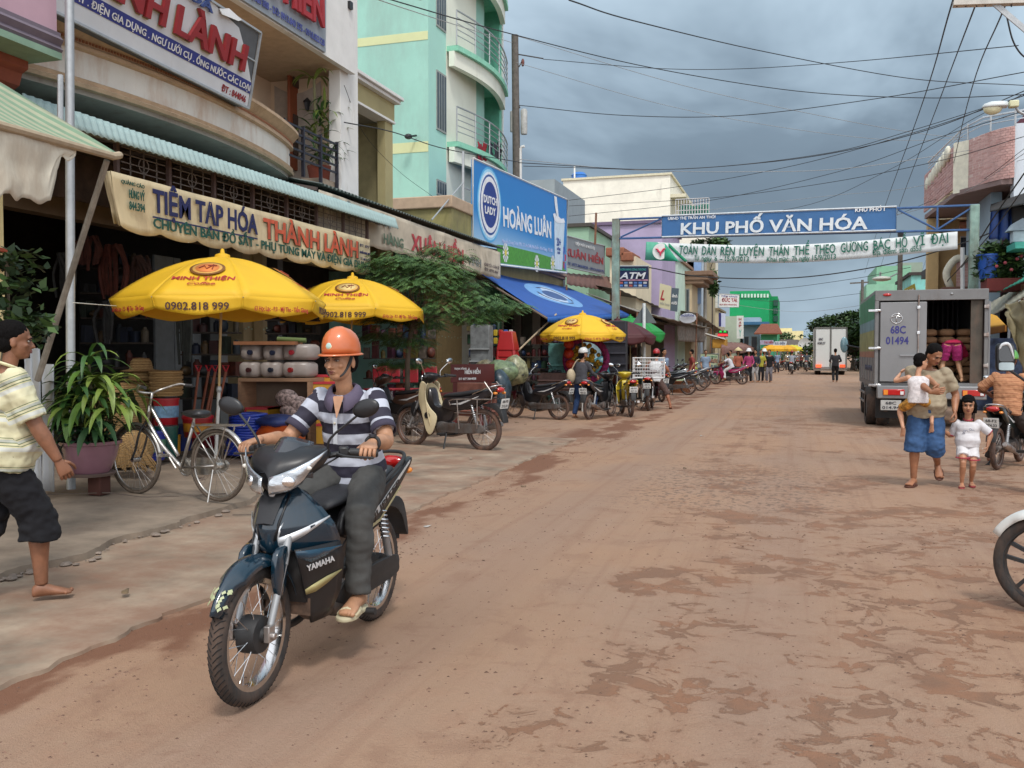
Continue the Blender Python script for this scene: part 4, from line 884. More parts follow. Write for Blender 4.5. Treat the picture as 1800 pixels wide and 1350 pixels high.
sign('white sign with red name, in front of the green building',[(1263,540),(1299,540),(1300,518),(1264,516)],'d5d6d3',Y=82,lines=(('TIỆM VÀNG',.1,.9,.78,.10,M((.2,.2,.4)),.02),('ĐỨC TÀI',.15,.88,.42,.26,redt,.05),('MUA BÁN VÀNG BẠC',.05,.9,.15,.10,redt,.02)),frame=True)
sign('blue and white vertical panel beside the pale green wall',[(1264,574),(1275,575),(1275,551),(1264,550)],'c5cbe0',Y=80,lines=());p=P(1264,574,Y=79.8);q=P(1267.5,550,Y=79.8)
sign('dark blue edge strip of the vertical panel',[(1263.5,574),(1267.5,574),(1267.5,550),(1263.5,550)],'1d2160',Y=79.7)
sign('white vertical sign with red letters and a teal figure',[(1295,595),(1307,595),(1307,555),(1295,555)],'d8dcd8',Y=92,lines=(('H',.3,.7,.80,.11,redt,.04),('A',.3,.7,.65,.11,redt,.04),('P',.3,.7,.50,.11,redt,.04),('Y',.3,.7,.10,.3,M((.15,.45,.38)),.05)))
t,S_,n_,H=sign('lit red and green signboard over the stall fronts',[(1261,592),(1280,592),(1279,581),(1262,581)],'3a0a0a',Y=62)
for u in(.1,.55):obj('green_letter',MB().loft([[S_(u,.7),S_(u+.35,.7),S_(u+.25,.98),S_(u+.1,.98)],[q+n_*.03 for q in(S_(u,.7),S_(u+.35,.7),S_(u+.25,.98),S_(u+.1,.98))]]),M((.02,.55,.06),emit=.5),t)
obj('red_strip',MB().loft([[S_(0,.1),S_(1,.1),S_(.95,.5),S_(.05,.5)],[q+n_*.03 for q in(S_(0,.1),S_(1,.1),S_(.95,.5),S_(.05,.5))]]),M((.75,.03,.04),emit=.6),t)
sign('pink and blue shop sign under the low green house',[(1336,606),(1360,606),(1360,598),(1336,598)],'a9a3b8',Y=86,lines=(('THU HIỀN',.3,.95,.3,.45,redt,.04),))
sign('white slanted shop sign beyond the pink sign',[(1359,607),(1382,607),(1383,600),(1362,600)],'d0d6da',Y=84,lines=(('BƯU ĐIỆN',.1,.9,.25,.5,M((.15,.17,.25)),.04),))
# leaning price board
t,S_,n_,H=sign('pale green price board with red and blue lines leaning by the stalls',[(1230,666),(1263,668),(1263,622),(1231,621)],'b9c9a8',Y=50,lines=(('CHUYÊN MAY RÈM CỬA',.08,.92,.86,.06,M((.05,.25,.15)),.02),('THIÊN PHƯỚC',.06,.95,.66,.13,redt,.05),('ĐT: 0987 455',.3,.9,.50,.07,navt,.02),('ÁO CƯỚI - VEST',.1,.9,.38,.07,M((.05,.35,.4)),.02)),frame=True)
obj('picture',MB().loft([[S_(.1,.06)+n_*.01,S_(.9,.06)+n_*.01,S_(.9,.28)+n_*.01,S_(.1,.28)+n_*.01],[S_(.1,.06)+n_*.02,S_(.9,.06)+n_*.02,S_(.9,.28)+n_*.02,S_(.1,.28)+n_*.02]]),M((.05,.12,.25),.6,.9,9),t)
# climbing plant on the tan house, far trees
def leafcloud(name,centers,n,size,mats,parent,seed=1,flat=.5,drp=0,kind='stuff'):
    r=random.Random(seed);g=MB()
    tot=sum(c[3]if len(c)>3 else 1 for c in centers)
    for c in centers:
        C_,R_=V(c[0]),c[1];R_=R_ if isinstance(R_,tuple)else(R_,)*3
        m_=c[2]if len(c)>2 else 0
        for i in range(int(n*(c[3]if len(c)>3 else 1)/tot)):
            while True:
                d=V((r.uniform(-1,1),r.uniform(-1,1),r.uniform(-1,1)))
                if d.length<1:break
            d=d*(.55+.45*r.random())/max(.45,d.length)*d.length**.5
            p=C_+V((d.x*R_[0],d.y*R_[1],d.z*R_[2]));s_=size*(.6+.8*r.random())
            a=V((r.gauss(0,1),r.gauss(0,1),r.gauss(0,flat)-drp)).normalized();b=a.cross(V((r.gauss(0,.6),r.gauss(0,.6),1))).normalized()
            g.add([p-b*s_*.32+a*s_*.35,p,p+b*s_*.32+a*s_*.35,p+a*s_],[(0,1,2,3)],(m_+(1 if r.random()<.35 else 0))%len(mats))
    return obj(name,g,mats,parent,smooth=None,kind=kind)
lf=[M((.035,.075,.018),.6,.3,3,0),M((.060,.115,.025),.55,.3,3,0),M((.020,.045,.012),.7,.3,3,0)]
def tree(label,base,h,crowns,n,size,mats=lf,seed=1,tr=.2,name='tree',group=None):
    t=thing(name,label,'tree',base,group=group);b=V(base);r=random.Random(seed)
    top=V(crowns[0][0]);obj('trunk',MB().tube(smo([b,b.lerp(top,.5)+V((.3,.1,0))*tr*2,top],4),[tr*(1-.7*i/8)for i in range(9)],8),M((.10,.08,.06),.9,.3,5,.4),t)
    g=MB()
    for c in crowns:g.tube(smo([b.lerp(top,.5),(b.lerp(top,.6)+V(c[0]))/2+V((0,0,.3)),c[0]],3),[tr*.4*(1-.8*i/6)for i in range(7)],5)
    obj('limbs',g,M((.10,.08,.06),.9),t,kind='stuff')
    leafcloud('crown',crowns,n,size,mats,t,seed);return t
p=P(1252,492,Y=69);tree('climbing green plant on the tan house edge',(p.x,69,0),8,[((p.x,69,p.z),(.42,.6,.85),1,1),((p.x+.1,69,p.z-.7),(.3,.5,.5),0,1)],900,.28,seed=3,tr=.08,name='climbing_plant')
p=P(1262,425,Y=72);tree('dark tree crown above the green lettered banner',(p.x-1.4,72,0),8,[((p.x-1.0,72,p.z-.2),(1.3,1,.6),2,1),((p.x+.2,72,p.z-.1),(.8,1,.45),0,1)],700,.35,seed=5,tr=.15)
for i,(px,py,Y,R_,lab)in enumerate(((1470,575,95,2.6,'feathery green tree behind the white truck'),(1500,585,84,3.0,'dense green tree left of the silver truck'),(1420,603,130,3.6,'dark green tree left of the white truck'),(1512,558,92,2.0,'tall light green tree top beside the silver truck'))):
    p=P(px,py,Y=Y);cr_=[]
    rr=random.Random(i+10)
    for k in range(16):cr_.append(((p.x+rr.uniform(-1,1)*R_,Y+rr.uniform(-1,1)*R_,p.z+rr.uniform(-1.3,.35)*R_*.8),(R_*.42,R_*.42,R_*.26),k%3,1))
    cr_[0]=((p.x,Y,p.z),(R_*.5,)*3,1,1)
    tree(lab,(p.x,Y,0),p.z,cr_,5200,.34,seed=i+1,tr=.25)
# far yellow umbrellas, and the hill line
for i,(px,Y,c)in enumerate(((1362,92,'e0a51e'),(1378,96,'e0a51e'),(1392,100,'cfc02a'),(1402,104,'e0a51e'),(1420,108,'e0a51e'))):
    p=P(px,618,Y=Y);g=MB().lathe([(0,.35),(.5,.28),(1.0,.1),(1.25,-.12),(1.25,-.35)],(p.x,Y,2.0),n=8)
    t=thing('umbrella','small far yellow stall umbrella, '+['nearest of the far row','second of the far row','greenish one in the middle of the far row','fourth of the far row','farthest beside the white truck'][i],'umbrella',(p.x,Y,0),group='far yellow umbrellas')
    obj('canopy',g,M(c,.6,.08),t,smooth=None);obj('pole',MB().cyl((p.x,Y,0),(p.x,Y,2.3),.03,n=6),white,t)
single('satellite_dish',MB().lathe([(0,-.1),(.45,-.02),(.8,.16),(.82,.18)],P(1416,608,Y=100),(.2,-.9,.3),20),M((.5,.5,.5)),'grey satellite dish above the far yellow umbrellas','satellite dish')
# ================================================================ RIGHT ROW
t=thing('shophouse','pink brick balcony house with purple trim at the right edge','building',(7,34,0))
brickm=None
def brickwall(t,fn,nu,nv,mortar,mats,th=.03):
    obj('mortar',MB().grid(lambda u,v:fn(u,v,0),max(8,nu//2),6),mortar,t,smooth=180,solid=.02)
    cnt=0;me0=[]
    for j in range(nv):
        for i in range(nu+(j%2)):
            u0=(i-(.5 if j%2 else 0))/nu;u1=u0+.93/nu;u0=max(0,u0);u1=min(1,u1)
            if u1-u0<.2/nu:continue
            v0=(j+.04)/nv;v1=(j+.90)/nv;dp=th*(.8+.4*rnd.random())
            cs=[fn(u0,v0,.0),fn(u1,v0,.0),fn(u1,v1,.0),fn(u0,v1,.0)];ce=[fn(u0,v0,dp),fn(u1,v0,dp),fn(u1,v1,dp),fn(u0,v1,dp)]
            obj('brick',MB().loft([cs,ce]),mats[rnd.randrange(len(mats))],t,smooth=None);cnt+=1
brm=[M(c,.85,.12,5,.05)for c in('c29a93','c8a29b','bc928b','c09a94')];mort=M('d0b8ae',.9)
cA=P(1696,330,Y=34);cB=P(1775,318,Y=32.5);zt_=P(1735,238,Y=33).z;zb_=P(1735,325,Y=33).z
# balcony outline: left return, curved corner, front towards camera
x0=P(1667,345,Y=36).x
def bal(u,v,off,zb_=zb_,zt_=zt_):
    # u 0..1 along the front facing the camera, bowed
    a=V((cA.x,33.6,0));b=V((cB.x,32.2,0));p=a.lerp(b,u)+V((0,-.55*math.sin(PI*u*.8),0));n_=V((-.05,-1,0)).normalized()
    p=p+n_*off;p.z=zb_+(zt_-zb_)*v;return p
brickwall(t,bal,9,19,mort,brm)
def bal2(u,v,off):
    a=V((x0-.35,39.5,0));b=V((cA.x-.3,34.0,0));p=a.lerp(b,u)+V((-off,0,0));p.z=zb_+.1+(zt_-zb_)*v*(.92);return p
brickwall(t,bal2,8,14,mort,brm)
obj('corner_trim',MB().loft([[V((cA.x-.38,33.9,z)),V((cA.x+.02,33.5,z)),V((cA.x+.05,34.2,z))]for z in(zb_-.1,zt_)]),M('d8d4c0'),t)
for k in range(7):obj('scallop',MB().ell((x0-.3+(cA.x-x0-.1)*k/7,39+(-4.8)*k/7,zt_-.1-.35*(1-k/7)),(.12,.3,.28),10,7),M('d8d4c0'),t,smooth=180)
obj('balcony_floor',MB().loft([[V((x0-.35,39.5,z)),V((cA.x-.3,33.9,z)),bal(.3,0,.02)+V((0,0,z-zb_)),bal(.7,0,.02)+V((0,0,z-zb_)),V((cB.x+.6,32.1,z)),V((9.5,39.5,z))]for z in(zb_-.16,zb_-.0)]),M('84706c',.85,.1,2),t)
for i in range(3):obj('rail',MB().tube([V((x0-.3,39,zt_+.15+.12*i+.0)),V((cA.x-.1,34,zt_+.25+.12*i)),bal(.3,1,0)+V((0,0,.3+.12*i)),bal(1,1,0)+V((.8,0,.3+.12*i))],.035 if i==2 else .018,6),M((.6,.62,.65),.3,metal=.5),t)
for u in(0,.45,1):p=bal(u,1,0);obj('post',MB().cyl(p,p+V((0,0,.55)),.03,n=6),galv,t)
obj('pilaster',MB().bb((cB.x+.02,32.0,0),(cB.x+.85,32.5,zt_+.1)),M('c7d0d8',.8,.05,1),t)
obj('blue_wall',MB().bb((cB.x-.35,33.5,0),(cB.x-.02,38,zb_-.17)),M('8ea2ae',.85,.08,1),t)
obj('side_wall',MB().bb((cB.x+.86,32.3,0),(cB.x+4,40,zt_+1)),M('7a3f4c',.85),t)
obj('front_wall',MB().bb((cA.x-.15,39.5,0),(cB.x-.36,39.8,zb_-.2)),M('b89b6c',.85,.1,2,dirt=.3),t)
obj('front_post',MB().bb((cA.x-.5,39.0,0),(cA.x-.1,39.45,zb_-.2)),M('c4a878',.85,.1,2,dirt=.3),t)
# lower cream stepped balcony with plants
t=thing('shophouse','cream house with stepped mouldings and potted plants left of the pink brick house','building',(5.6,42,0))
for k,(py0,py1,ex)in enumerate(((333,350,0),(350,362,.25),(362,374,.1),(374,392,.5),(392,402,.2))):
    p=P(1660+6*ex,py1,Y=42);q=P(1712,py0,Y=42);obj('moulding',MB().bb((p.x-ex*.3,41.5-ex,p.z),(q.x+.3,46,q.z-.003)),M(('c9bd9e','a9745f','c9bd9e','b5a88a','8a5f4c')[k],.85,.1,3,dirt=.3),t,bevel=.04)
obj('wall',MB().bb((P(1686,400,Y=42.5).x,42.5,0),(P(1740,400,Y=42.5).x,46,P(1686,402,Y=42.5).z)),M('bda070',.85,.1,2,dirt=.3),t)
f=obj('window',MB().bb((P(1688,460,Y=42.4).x,42.4,P(1688,436,Y=42.4).z-.6),(P(1706,420,Y=42.4).x,42.5,P(1688,415,Y=42.4).z)),M((.35,.33,.3)),t)
g=MB();
for k in range(3):x_=P(1689+6*k,430,Y=42.3).x;obj('pane',MB().bb((x_,42.35,P(1688,440,Y=42.4).z-.4),(x_+.12,42.39,P(1688,418,Y=42.4).z)),M((.03,.04,.05),.2),f)
tp=P(1655,333,Y=41.5);leafcloud('potted_plants',[((tp.x,41.2,tp.z+.35),(.45,.5,.55),0,1)],260,.3,lf,t,3)
t=thing('shophouse','low pink tiled balcony with curved cream corners above the silver truck','building',(5,36.5,0))
p0_=P(1662,528,Y=37);p1_=P(1722,455,Y=37)
def bal3(u,v,off):return V((p0_.x+.35+(p1_.x-p0_.x-.35)*u,37-off,p0_.z+.5+(p1_.z-p0_.z-.5)*v))
brickwall(t,bal3,6,9,mort,brm)
for s_,x_ in((0,p0_.x+.25),(1,p0_.x+1.15)):obj('curved_trim',MB().tube(smo([(x_-.1,36.9,p0_.z+.45),(x_-.25,36.9,p0_.z+1.0),(x_+.05,36.9,p0_.z+1.5),(x_+.45,36.9,p1_.z)],4),.13,8),M('d5d0bb'),t,smooth=180)
obj('eave',MB().bb((p0_.x-.2,36.3,p0_.z+.15),(p1_.x+.5,39.5,p0_.z+.45)),M('6d4a3c',.85,.2,3),t,bevel=.05);obj('eave',MB().bb((p0_.x,36.5,p0_.z-.15),(p1_.x+.5,39.5,p0_.z+.147)),M('a08a72',.85,.2,3),t,bevel=.05)
obj('wall',MB().bb((p0_.x+1,37.3,0),(p1_.x+.5,41,p0_.z)),M('5a4a3e',.85),t)
single('drain_pipe',MB().cyl(P(1692,530,Y=35.5),P(1692,435,Y=35.5),.07,n=8),white,'white drain pipe in front of the pink tiled balcony','pipe')
# green buildings beyond the trucks
house('pale green building with dark square openings above the silver truck',1541,1602,468,80,'7fae92',10,windows=((.08,.90,.14,.945),(.86,.84,.96,.90)));house('mint green lower building beside the wooden pole',1523,1572,500,76,'86b59a',8)
t,a,b=house('turquoise mottled wall behind the yellow sign',1602,1665,484,60,'7fc4bc',8,trim='3a3230',dirt=.8);house('grey roof block on the pale green building',1580,1622,462,84,'8a978a',6)
sign('yellow faded sign standing above the silver truck roof',[(1585,520),(1612,520),(1608,498),(1590,508)],'a89a3c',Y=40,lines=(('CÀ PHÊ',.15,.85,.45,.3,whit,.04),))
single('dark_canopy',MB().bb(P(1628,486,Y=52),P(1662,471,Y=52)+V((0,2,0))),M((.03,.03,.03)),'black flat canopy edge by the turquoise wall','canopy')
# market side at the right edge
t=thing('market_stall','market stalls with sloping sheet roofs at the right edge','stall',(6,26,0))
obj('back_wall',MB().bb((6.4,20,0),(6.6,32,3.0)),dark,t)
def RQ(pts,D):return[P(x,y,D=d)for(x,y),d in zip(pts,D if isinstance(D,tuple)else(D,)*len(pts))]
def panelq(name,pts,D,c,t,th=.03,wav=0):
    q=RQ(pts,D)
    return obj(name,MB().grid(lambda u,v:(q[0]*(1-u)+q[1]*u)*(1-v)+(q[3]*(1-u)+q[2]*u)*v+V((0,0,wav*math.sin(u*70))),40,8),M(c,.7,.15,2,.1,dirt=.4,dcol=(.14,.11,.08)),t,smooth=180,solid=th)
panelq('roof_sheet',[(1753,514),(1830,480),(1830,455),(1800,478)],(25,22,26,30),'3f9c86',t,wav=.01)
panelq('roof_sheet',[(1735,560),(1830,505),(1830,487),(1733,536)],(26,20,24,31),'a39f8c',t,wav=.01)
panelq('roof_sheet',[(1731,548),(1800,512),(1800,500),(1731,532)],(30,26,30,34),'3a352f',t)
obj('post',MB().cyl(P(1797,700,D=24),P(1797,500,D=24),.04,n=6),rust,t);obj('counter',MB().bb((4.9,24,0),(6.2,28,.9)),M((.10,.07,.06)),t)
obj('goods',MB().bb((4.5,26.5,.0),(5.6,28.5,1.9)),M((.05,.07,.13),.8,.6,5),t)
t=thing('tarpaulin','crumpled olive tarpaulin hanging at the right edge','tarpaulin')
q=RQ([(1770,560),(1812,690),(1830,520),(1766,536)],(16,15,15,17))
obj('sheet',MB().grid(lambda u,v:(q[0]*(1-u)+q[1]*u)*(1-v)+(q[3]*(1-u)+q[2]*u)*v+V((0,0,0))+V((.05*noise.noise(V((u*5,v*4,1))),.12*noise.noise(V((u*6,v*5,2)))+.06*math.sin(u*14+v*6),.03*noise.noise(V((u*8,v*8,5))))),36,30),M('7d7150',.75,.25,3,.3,dirt=.6,dcol=(.10,.08,.05)),t,smooth=180,solid=.006)
t=thing('tarpaulin','blue tarpaulin hung under the pink brick house balcony','tarpaulin')
q=RQ([(1738,420),(1800,425),(1800,362),(1742,368)],(28,26,26,28));obj('sheet',MB().grid(lambda u,v:(q[0]*(1-u)+q[1]*u)*(1-v)+(q[3]*(1-u)+q[2]*u)*v+V((0,.15*math.sin(u*22),0)),30,8),M((.02,.07,.28),.6,.3,3,.2),t,smooth=180,solid=.006)
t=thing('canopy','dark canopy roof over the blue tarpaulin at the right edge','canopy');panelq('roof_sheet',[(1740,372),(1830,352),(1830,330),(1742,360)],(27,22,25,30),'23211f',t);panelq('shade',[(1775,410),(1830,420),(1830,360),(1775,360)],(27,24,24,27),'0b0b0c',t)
# small house altar with a teal ledge
t=thing('altar_shelf','teal ledge with a grey spirit house above the flowering plants','shelf',P(1795,432,D=24));a=P(1778,432,D=24);obj('ledge',MB().bb((a.x,a.y-.4,a.z-.12),(a.x+1.3,a.y+.6,a.z+.05)),M('3f9c8c'),t,bevel=.01);b=P(1795,426,D=24);obj('spirit_house',MB().bb((b.x-.22,b.y-.1,b.z),(b.x+.22,b.y+.25,b.z+.3)),M('9fb0b8'),t,bevel=.02);obj('roof',MB().prism([(-.34,.3),(.34,.3),(.20,.5),(.0,.62),(-.20,.5)],(b.x,b.y-.15,b.z),(1,0,0),(0,0,1),(0,.45,0)),M('8a9aa5'),t)
# flowering plants and blue pot on a ledge
t=thing('potted_plant','bushy flowering plant in a blue bucket on the red ledge at the right edge','plant',P(1737,500,D=25))
a=P(1737,490,D=25);obj('pot',MB().lathe([(0,0),(.22,0),(.30,.62),(.32,.62),(.32,.66),(.27,.66),(.25,.55),(0,.55)],a,n=20),M((.02,.09,.38),.4),t);obj('ledge',MB().bb((a.x-.1,a.y-.4,a.z-.35),(a.x+1.0,a.y+.5,a.z-.02)),M('6d2a26',.8),t)
cs=[(P(1740+r_*9,440+s_*11,D=25),(.42,.4,.24),(r_+s_)%3,1)for r_ in range(6)for s_ in range(5)]
leafcloud('foliage',cs,2800,.17,lf,t,8,kind=None);g=MB()
for px,py in((1788,455),(1767,462),(1778,474),(1795,450),(1752,468)):g.ell(P(px,py,D=24.4),.045,8,6)
obj('flowers',g,M((.38,.06,.08)),t,kind='stuff')
# ================================================================ GANTRY, BANNERS, POLES
gl=P(1083,385,Y=31);gr=P(1713,360,Y=29);verd=M((.24,.36,.31),.8,.4,3,.2,dirt=.95,dcol=(.20,.10,.06),dscale=1.6)
gm=M('3d5f8e',.6,.15,6,dirt=.3)
t=thing('street_gantry','steel gantry with rusty posts carrying the blue banner across the street','gantry',((gl.x+gr.x)/2,30,0))
for p,nm in((gl,0),(gr,1)):obj('post',MB().bb((p.x-.12,p.y-.12,0),(p.x+.12,p.y+.12,p.z)),verd,t,bevel=.01)
def G(px,v):
    u=(px-1083)/(1713-1083);d0=(gl.x*0+1);
    # point on the plane through both posts seen at column px
    d=FW+RT*((px-900)/FOC);A_=gl;Bv=gr-gl;o=V((0,0,CH));det=d.x*(-Bv.y)+d.y*Bv.x;k=((A_.x)*(-Bv.y)+(A_.y)*Bv.x)/det;x=o.x+d.x*k;y=d.y*k;w_=(V((x,y,0))-V((gl.x,gl.y,0))).length/(V((gr.x-gl.x,gr.y-gl.y,0)).length)
    return V((x,y,gl.z+(gr.z-gl.z)*w_-.62*v*1.0))
b0,b1=1163,1572
obj('top_chord',MB().tube([G(1083,.02),G(1713,.02)],.035,6),gm,t);obj('bottom_chord',MB().tube([G(1083,1.08),G(1713,1.15)],.035,6),gm,t)
for a_,va,b_,vb in((1090,1.0,1163,.05),(1575,.1,1643,1.1),(1643,1.1,1705,.1),(1643,.02,1643,1.1)):obj('brace',MB().tube([G(a_,va),G(b_,vb)],.03,6),gm,t)
t=thing('street_banner','blue banner with white serif lettering fixed on the gantry over the street','banner')
bn=(G(b1,0)-G(b0,0)).cross(V((0,0,1))).normalized()
def BB(u,v,l=0):p=G(b0+(b1-b0)*0,0).lerp(G(b1,0),u)+V((0,0,.03));return p+V((0,0,-.70*(1-v)))+bn*(.06+l)
obj('panel',MB().loft([[BB(0,0,-.03),BB(1,0,-.03),BB(1,1,-.03),BB(0,1,-.03)],[BB(0,0),BB(1,0),BB(1,1),BB(0,1)]]),M('3b6a9c',.6,.12,1,.1,dirt=.25,dcol=(.12,.2,.3)),t)
obj('frame',MB().tube([BB(0,0,.01),BB(1,0,.01),BB(1,1,.01),BB(0,1,.01)],.03,4,closed=True),M((.55,.58,.6)),t)
text('KHU PHỐ VĂN HÓA',BB(.09,.10),BB(.89,.10),(0,0,1),.38,M((.70,.74,.76),.6),t,.055,lift=.03)
text('UBND THỊ TRẤN AN THỚI',BB(.03,.80),BB(.25,.80),(0,0,1),.09,whit,t,.03,lift=.03);text('KHU PHỐ I',BB(.84,.84),BB(.955,.84),(0,0,1),.11,whit,t,.03,lift=.03)
t=thing('street_banner','white and green cloth banner with green lettering strung below the blue one','banner')
c00,c10,c11,c01=P(1134,457,Y=30),P(1683,438,Y=28),P(1683,407,Y=28),P(1136,425,Y=30)
sagm=lambda u:-.42*math.sin(PI*u)*.55-.0
def WB(u,v,l=0):p=(c00*(1-u)+c10*u)*(1-v)+(c01*(1-u)+c11*u)*v;return p+V((0,-l-.03*math.sin(u*9),sagm(u)))
obj('cloth',MB().grid(WB,90,4),M('d3d8d8',.7,.08,2.5,.3,dirt=.12,dcol=(.4,.38,.34)),t,smooth=180,solid=.006)
def wb_strip(f0,f1,u0,u1,c,l=.02,n=24):obj('printed_shape',MB().grid(lambda a,b:WB(u0+(u1-u0)*a,f0(a)*(1-b)+f1(a)*b,l),n,2),M(c,.7),t,smooth=180,solid=.004)
wb_strip(lambda a:0,lambda a:max(.02,1-max(0,(a-.35)/.65)**.5*1.0),.0,.13,'5fae92',.012);wb_strip(lambda a:0,lambda a:max(.02,min(1,(1-a)*1.5)*.95),.045,.125,'2f9c78',.016)
wb_strip(lambda a:max(0,.78-a*.9),lambda a:max(.08,1-a*.92),.085,.155,'1f8a64',.02)
em=WB(.057,.5,.03);obj('emblem',MB().cyl(em,em+V((0,-.02,0)),.26,n=28),M((.75,.76,.72)),t)
for s_ in(-1,1):obj('emblem_mark',MB().tube([em+V((0,-.05,-.15)),em+V((s_*.02,-.05,-.03)),em+V((s_*.10,-.05,.07)),em+V((s_*.16,-.05,.08))],[.02,.027,.03,.02],6).tube([em+V((s_*.04,-.05,-.02)),em+V((s_*.10,-.05,.01))],.02,6),M((.60,.05,.10)),t)
def wtext(s_,u0,u1,v0,h,m,bo):
    # follow the sag: one object per word
    ws=s_.split(' ');tot=sum(len(w_)for w_ in ws)+len(ws)-1;pos=0
    for w_ in ws:
        a_=u0+(u1-u0)*pos/tot;b_=u0+(u1-u0)*(pos+len(w_))/tot;text(w_,WB(a_,v0,.03),WB(b_,v0,.03),(0,0,1),h,m,t,bo*.5);pos+=len(w_)+1
gt=M((.008,.13,.085),.6)
wtext('TOÀN DÂN RÈN LUYỆN THÂN THỂ THEO GƯƠNG BÁC HỒ VĨ ĐẠI',.125,.975,.42,.28,gt,.03)
wtext('Từ ngày 6 - 15/9/2013',.18,.37,.10,.16,gt,.02);wtext('Khai mạc: 7h ngày 15/9/2013',.43,.65,.08,.16,gt,.02);wtext('Địa điểm: sân d553',.76,.90,.12,.16,gt,.02)
# road sign seen from behind
t=thing('road_sign','triangular road sign seen from behind on a white post','road sign',(-4.4,27.5,0));b=P(1132,590,Y=27.5)
obj('post',MB().cyl((b.x,27.5,0),(b.x,27.5,P(1133,533,Y=27.5).z),.05,n=10),M((.65,.70,.68),.6),t)
p=[P(1112,568,Y=27.6),P(1154,568,Y=27.6),P(1133,534,Y=27.6)];obj('plate',MB().loft([p,[q+V((0,.02,0))for q in p]]),M((.12,.14,.14),.6),t)
# concrete pole with cable gear
conc=M((.13,.115,.10),.9,.25,8,.2,dirt=.5,dcol=(.06,.05,.04))
cp_=P(908,300,X=-9.35)
t=thing('utility_pole','weathered concrete utility pole with a white conduit behind the blue billboard','utility pole',(-9.35,cp_.y,0))
px_=lambda x,y:P(x,y,Y=cp_.y)
obj('shaft',MB().tube([(cp_.x,cp_.y,0),px_(908,300),px_(905,62)],[.19,.14,.125],8),conc,t,smooth=60)
obj('conduit',MB().tube([px_(915,330),px_(915,262),px_(917,258),px_(922,257)],.05,8),white,t)
obj('transformer_box',MB().lathe([(0,0),(.11,0),(.12,.05),(.12,.8),(.08,.86),(0,.86)],px_(921,236),n=14),M((.42,.42,.40),.6,.2,dirt=.4),t);obj('transformer_box',MB().lathe([(0,0),(.06,0),(.07,.05),(.07,.7),(0,.74)],px_(900,232),n=10),M((.35,.35,.33),.6),t)
for x0_,y0_,x1_,y1_ in((908,95,955,103),(908,175,914,190),(912,118,919,105)):obj('insulator_arm',MB().tube([px_(x0_,y0_),px_(x1_,y1_)],.022,6),M((.07,.06,.06)),t)
obj('insulator',MB().ell(px_(919,110),(.06,.06,.14),10,6),M((.15,.04,.03),.3),t)
for i,(px,y0,y1,Y,lab)in enumerate(((1583,415,520,45,'wooden tangled utility pole above the silver truck'),(1516,492,560,72,'far utility pole with a crossarm left of the silver truck'),(1240,425,600,66,'pale utility pole in the far left row'),(1637,482,520,50,'thin lamp pole by the turquoise wall'))):
    a=P(px,y0,Y=Y);t=thing('utility_pole',lab,'utility pole',(a.x,Y,0));obj('shaft',MB().cyl((a.x,Y,0),(a.x,Y,a.z),.14,.10,n=8),conc if i!=2 else M((.3,.29,.26),.9),t)
    if i==1:obj('crossarm',MB().bar(P(1494,498,Y=Y),P(1527,496,Y=Y),.1,.1),conc,t)
    if i==0:obj('cap_box',MB().bb((a.x-.12,Y-.12,a.z),(a.x+.12,Y+.12,a.z+.25)),blk,t);obj('lamp',MB().ell(P(1550,490,Y=Y),(.42,.3,.12),14,8),M((.5,.5,.45),.4),t,smooth=180);obj('lamp_arm',MB().tube([P(1556,491,Y=Y),P(1583,478,Y=Y)],.03,6),steel,t)
t=thing('cable_rod','thin rusty rod on the roof behind the grey shop sign','rod',P(1047,410,Y=40));obj('rod',MB().cyl(P(1046,430,Y=40),P(1048,374,Y=40),.05,n=6),rust,t)
# street lamp reaching in from the right
t=thing('street_lamp','street lamp head with a glass bowl reaching in from the right','street lamp');LY=20.0
lpx=lambda x,y:P(x,y,Y=LY)
c=lpx(1748,188);obj('housing',MB().loft([[c+V((u,w_*math.cos(a)*.13,-u*.02+(h_*math.sin(a)if math.sin(a)>0 else .25*h_*math.sin(a))))for a in[2*PI*k/16 for k in range(16)]]for u,w_,h_ in((-.22,.1,.02),(-.18,.6,.07),(-.06,1,.11),(.12,1,.11),(.22,.9,.095),(.23,.1,.02))]),M((.58,.62,.62),.4),t,smooth=180)
obj('glass_bowl',MB().ell(c+V((-.03,0,-.03)),(.17,.10,.12),16,10),M((.62,.60,.40),.2,alpha=1),t,smooth=180)
obj('ballast',MB().bb(c+V((.25,-.08,-.04)),c+V((.42,.08,.09))),M((.62,.62,.40),.5),t,bevel=.02)
pe=lpx(1860,330);obj('arm',MB().tube(smo([c+V((.38,0,0)),lpx(1790,195),lpx(1812,215),lpx(1840,300)],4),.028,8),steel,t);obj('post',MB().cyl((lpx(1840,300).x,LY,0),lpx(1840,300),.07,.05,n=10),steel,t)
# crossarm pole, top right
t=thing('utility_pole','white crossarm with insulators and cable loops at the top right corner','utility pole');CY=11.0
q=lambda x,y:P(x,y,Y=CY)
obj('crossarm',MB().bar(q(1676,3),q(1830,-2),.10,.10),M((.55,.53,.48),.8,.2,8),t)
for x in(1680,1696,1715,1730,1776):obj('insulator',MB().ell(q(x,-2),(.03,.03,.05),8,6),blk,t);obj('bolt',MB().cyl(q(x+2,0),q(x+2,12),.008,n=5),blk,t)
for dx in(0,7):obj('brace',MB().bar(q(1742+dx,4),q(1815+dx,66),.02,.03),galv,t)
obj('shaft',MB().cyl((q(1850,0).x,CY,0),(q(1850,0).x,CY,q(1850,-60).z),.12,n=10),conc,t)
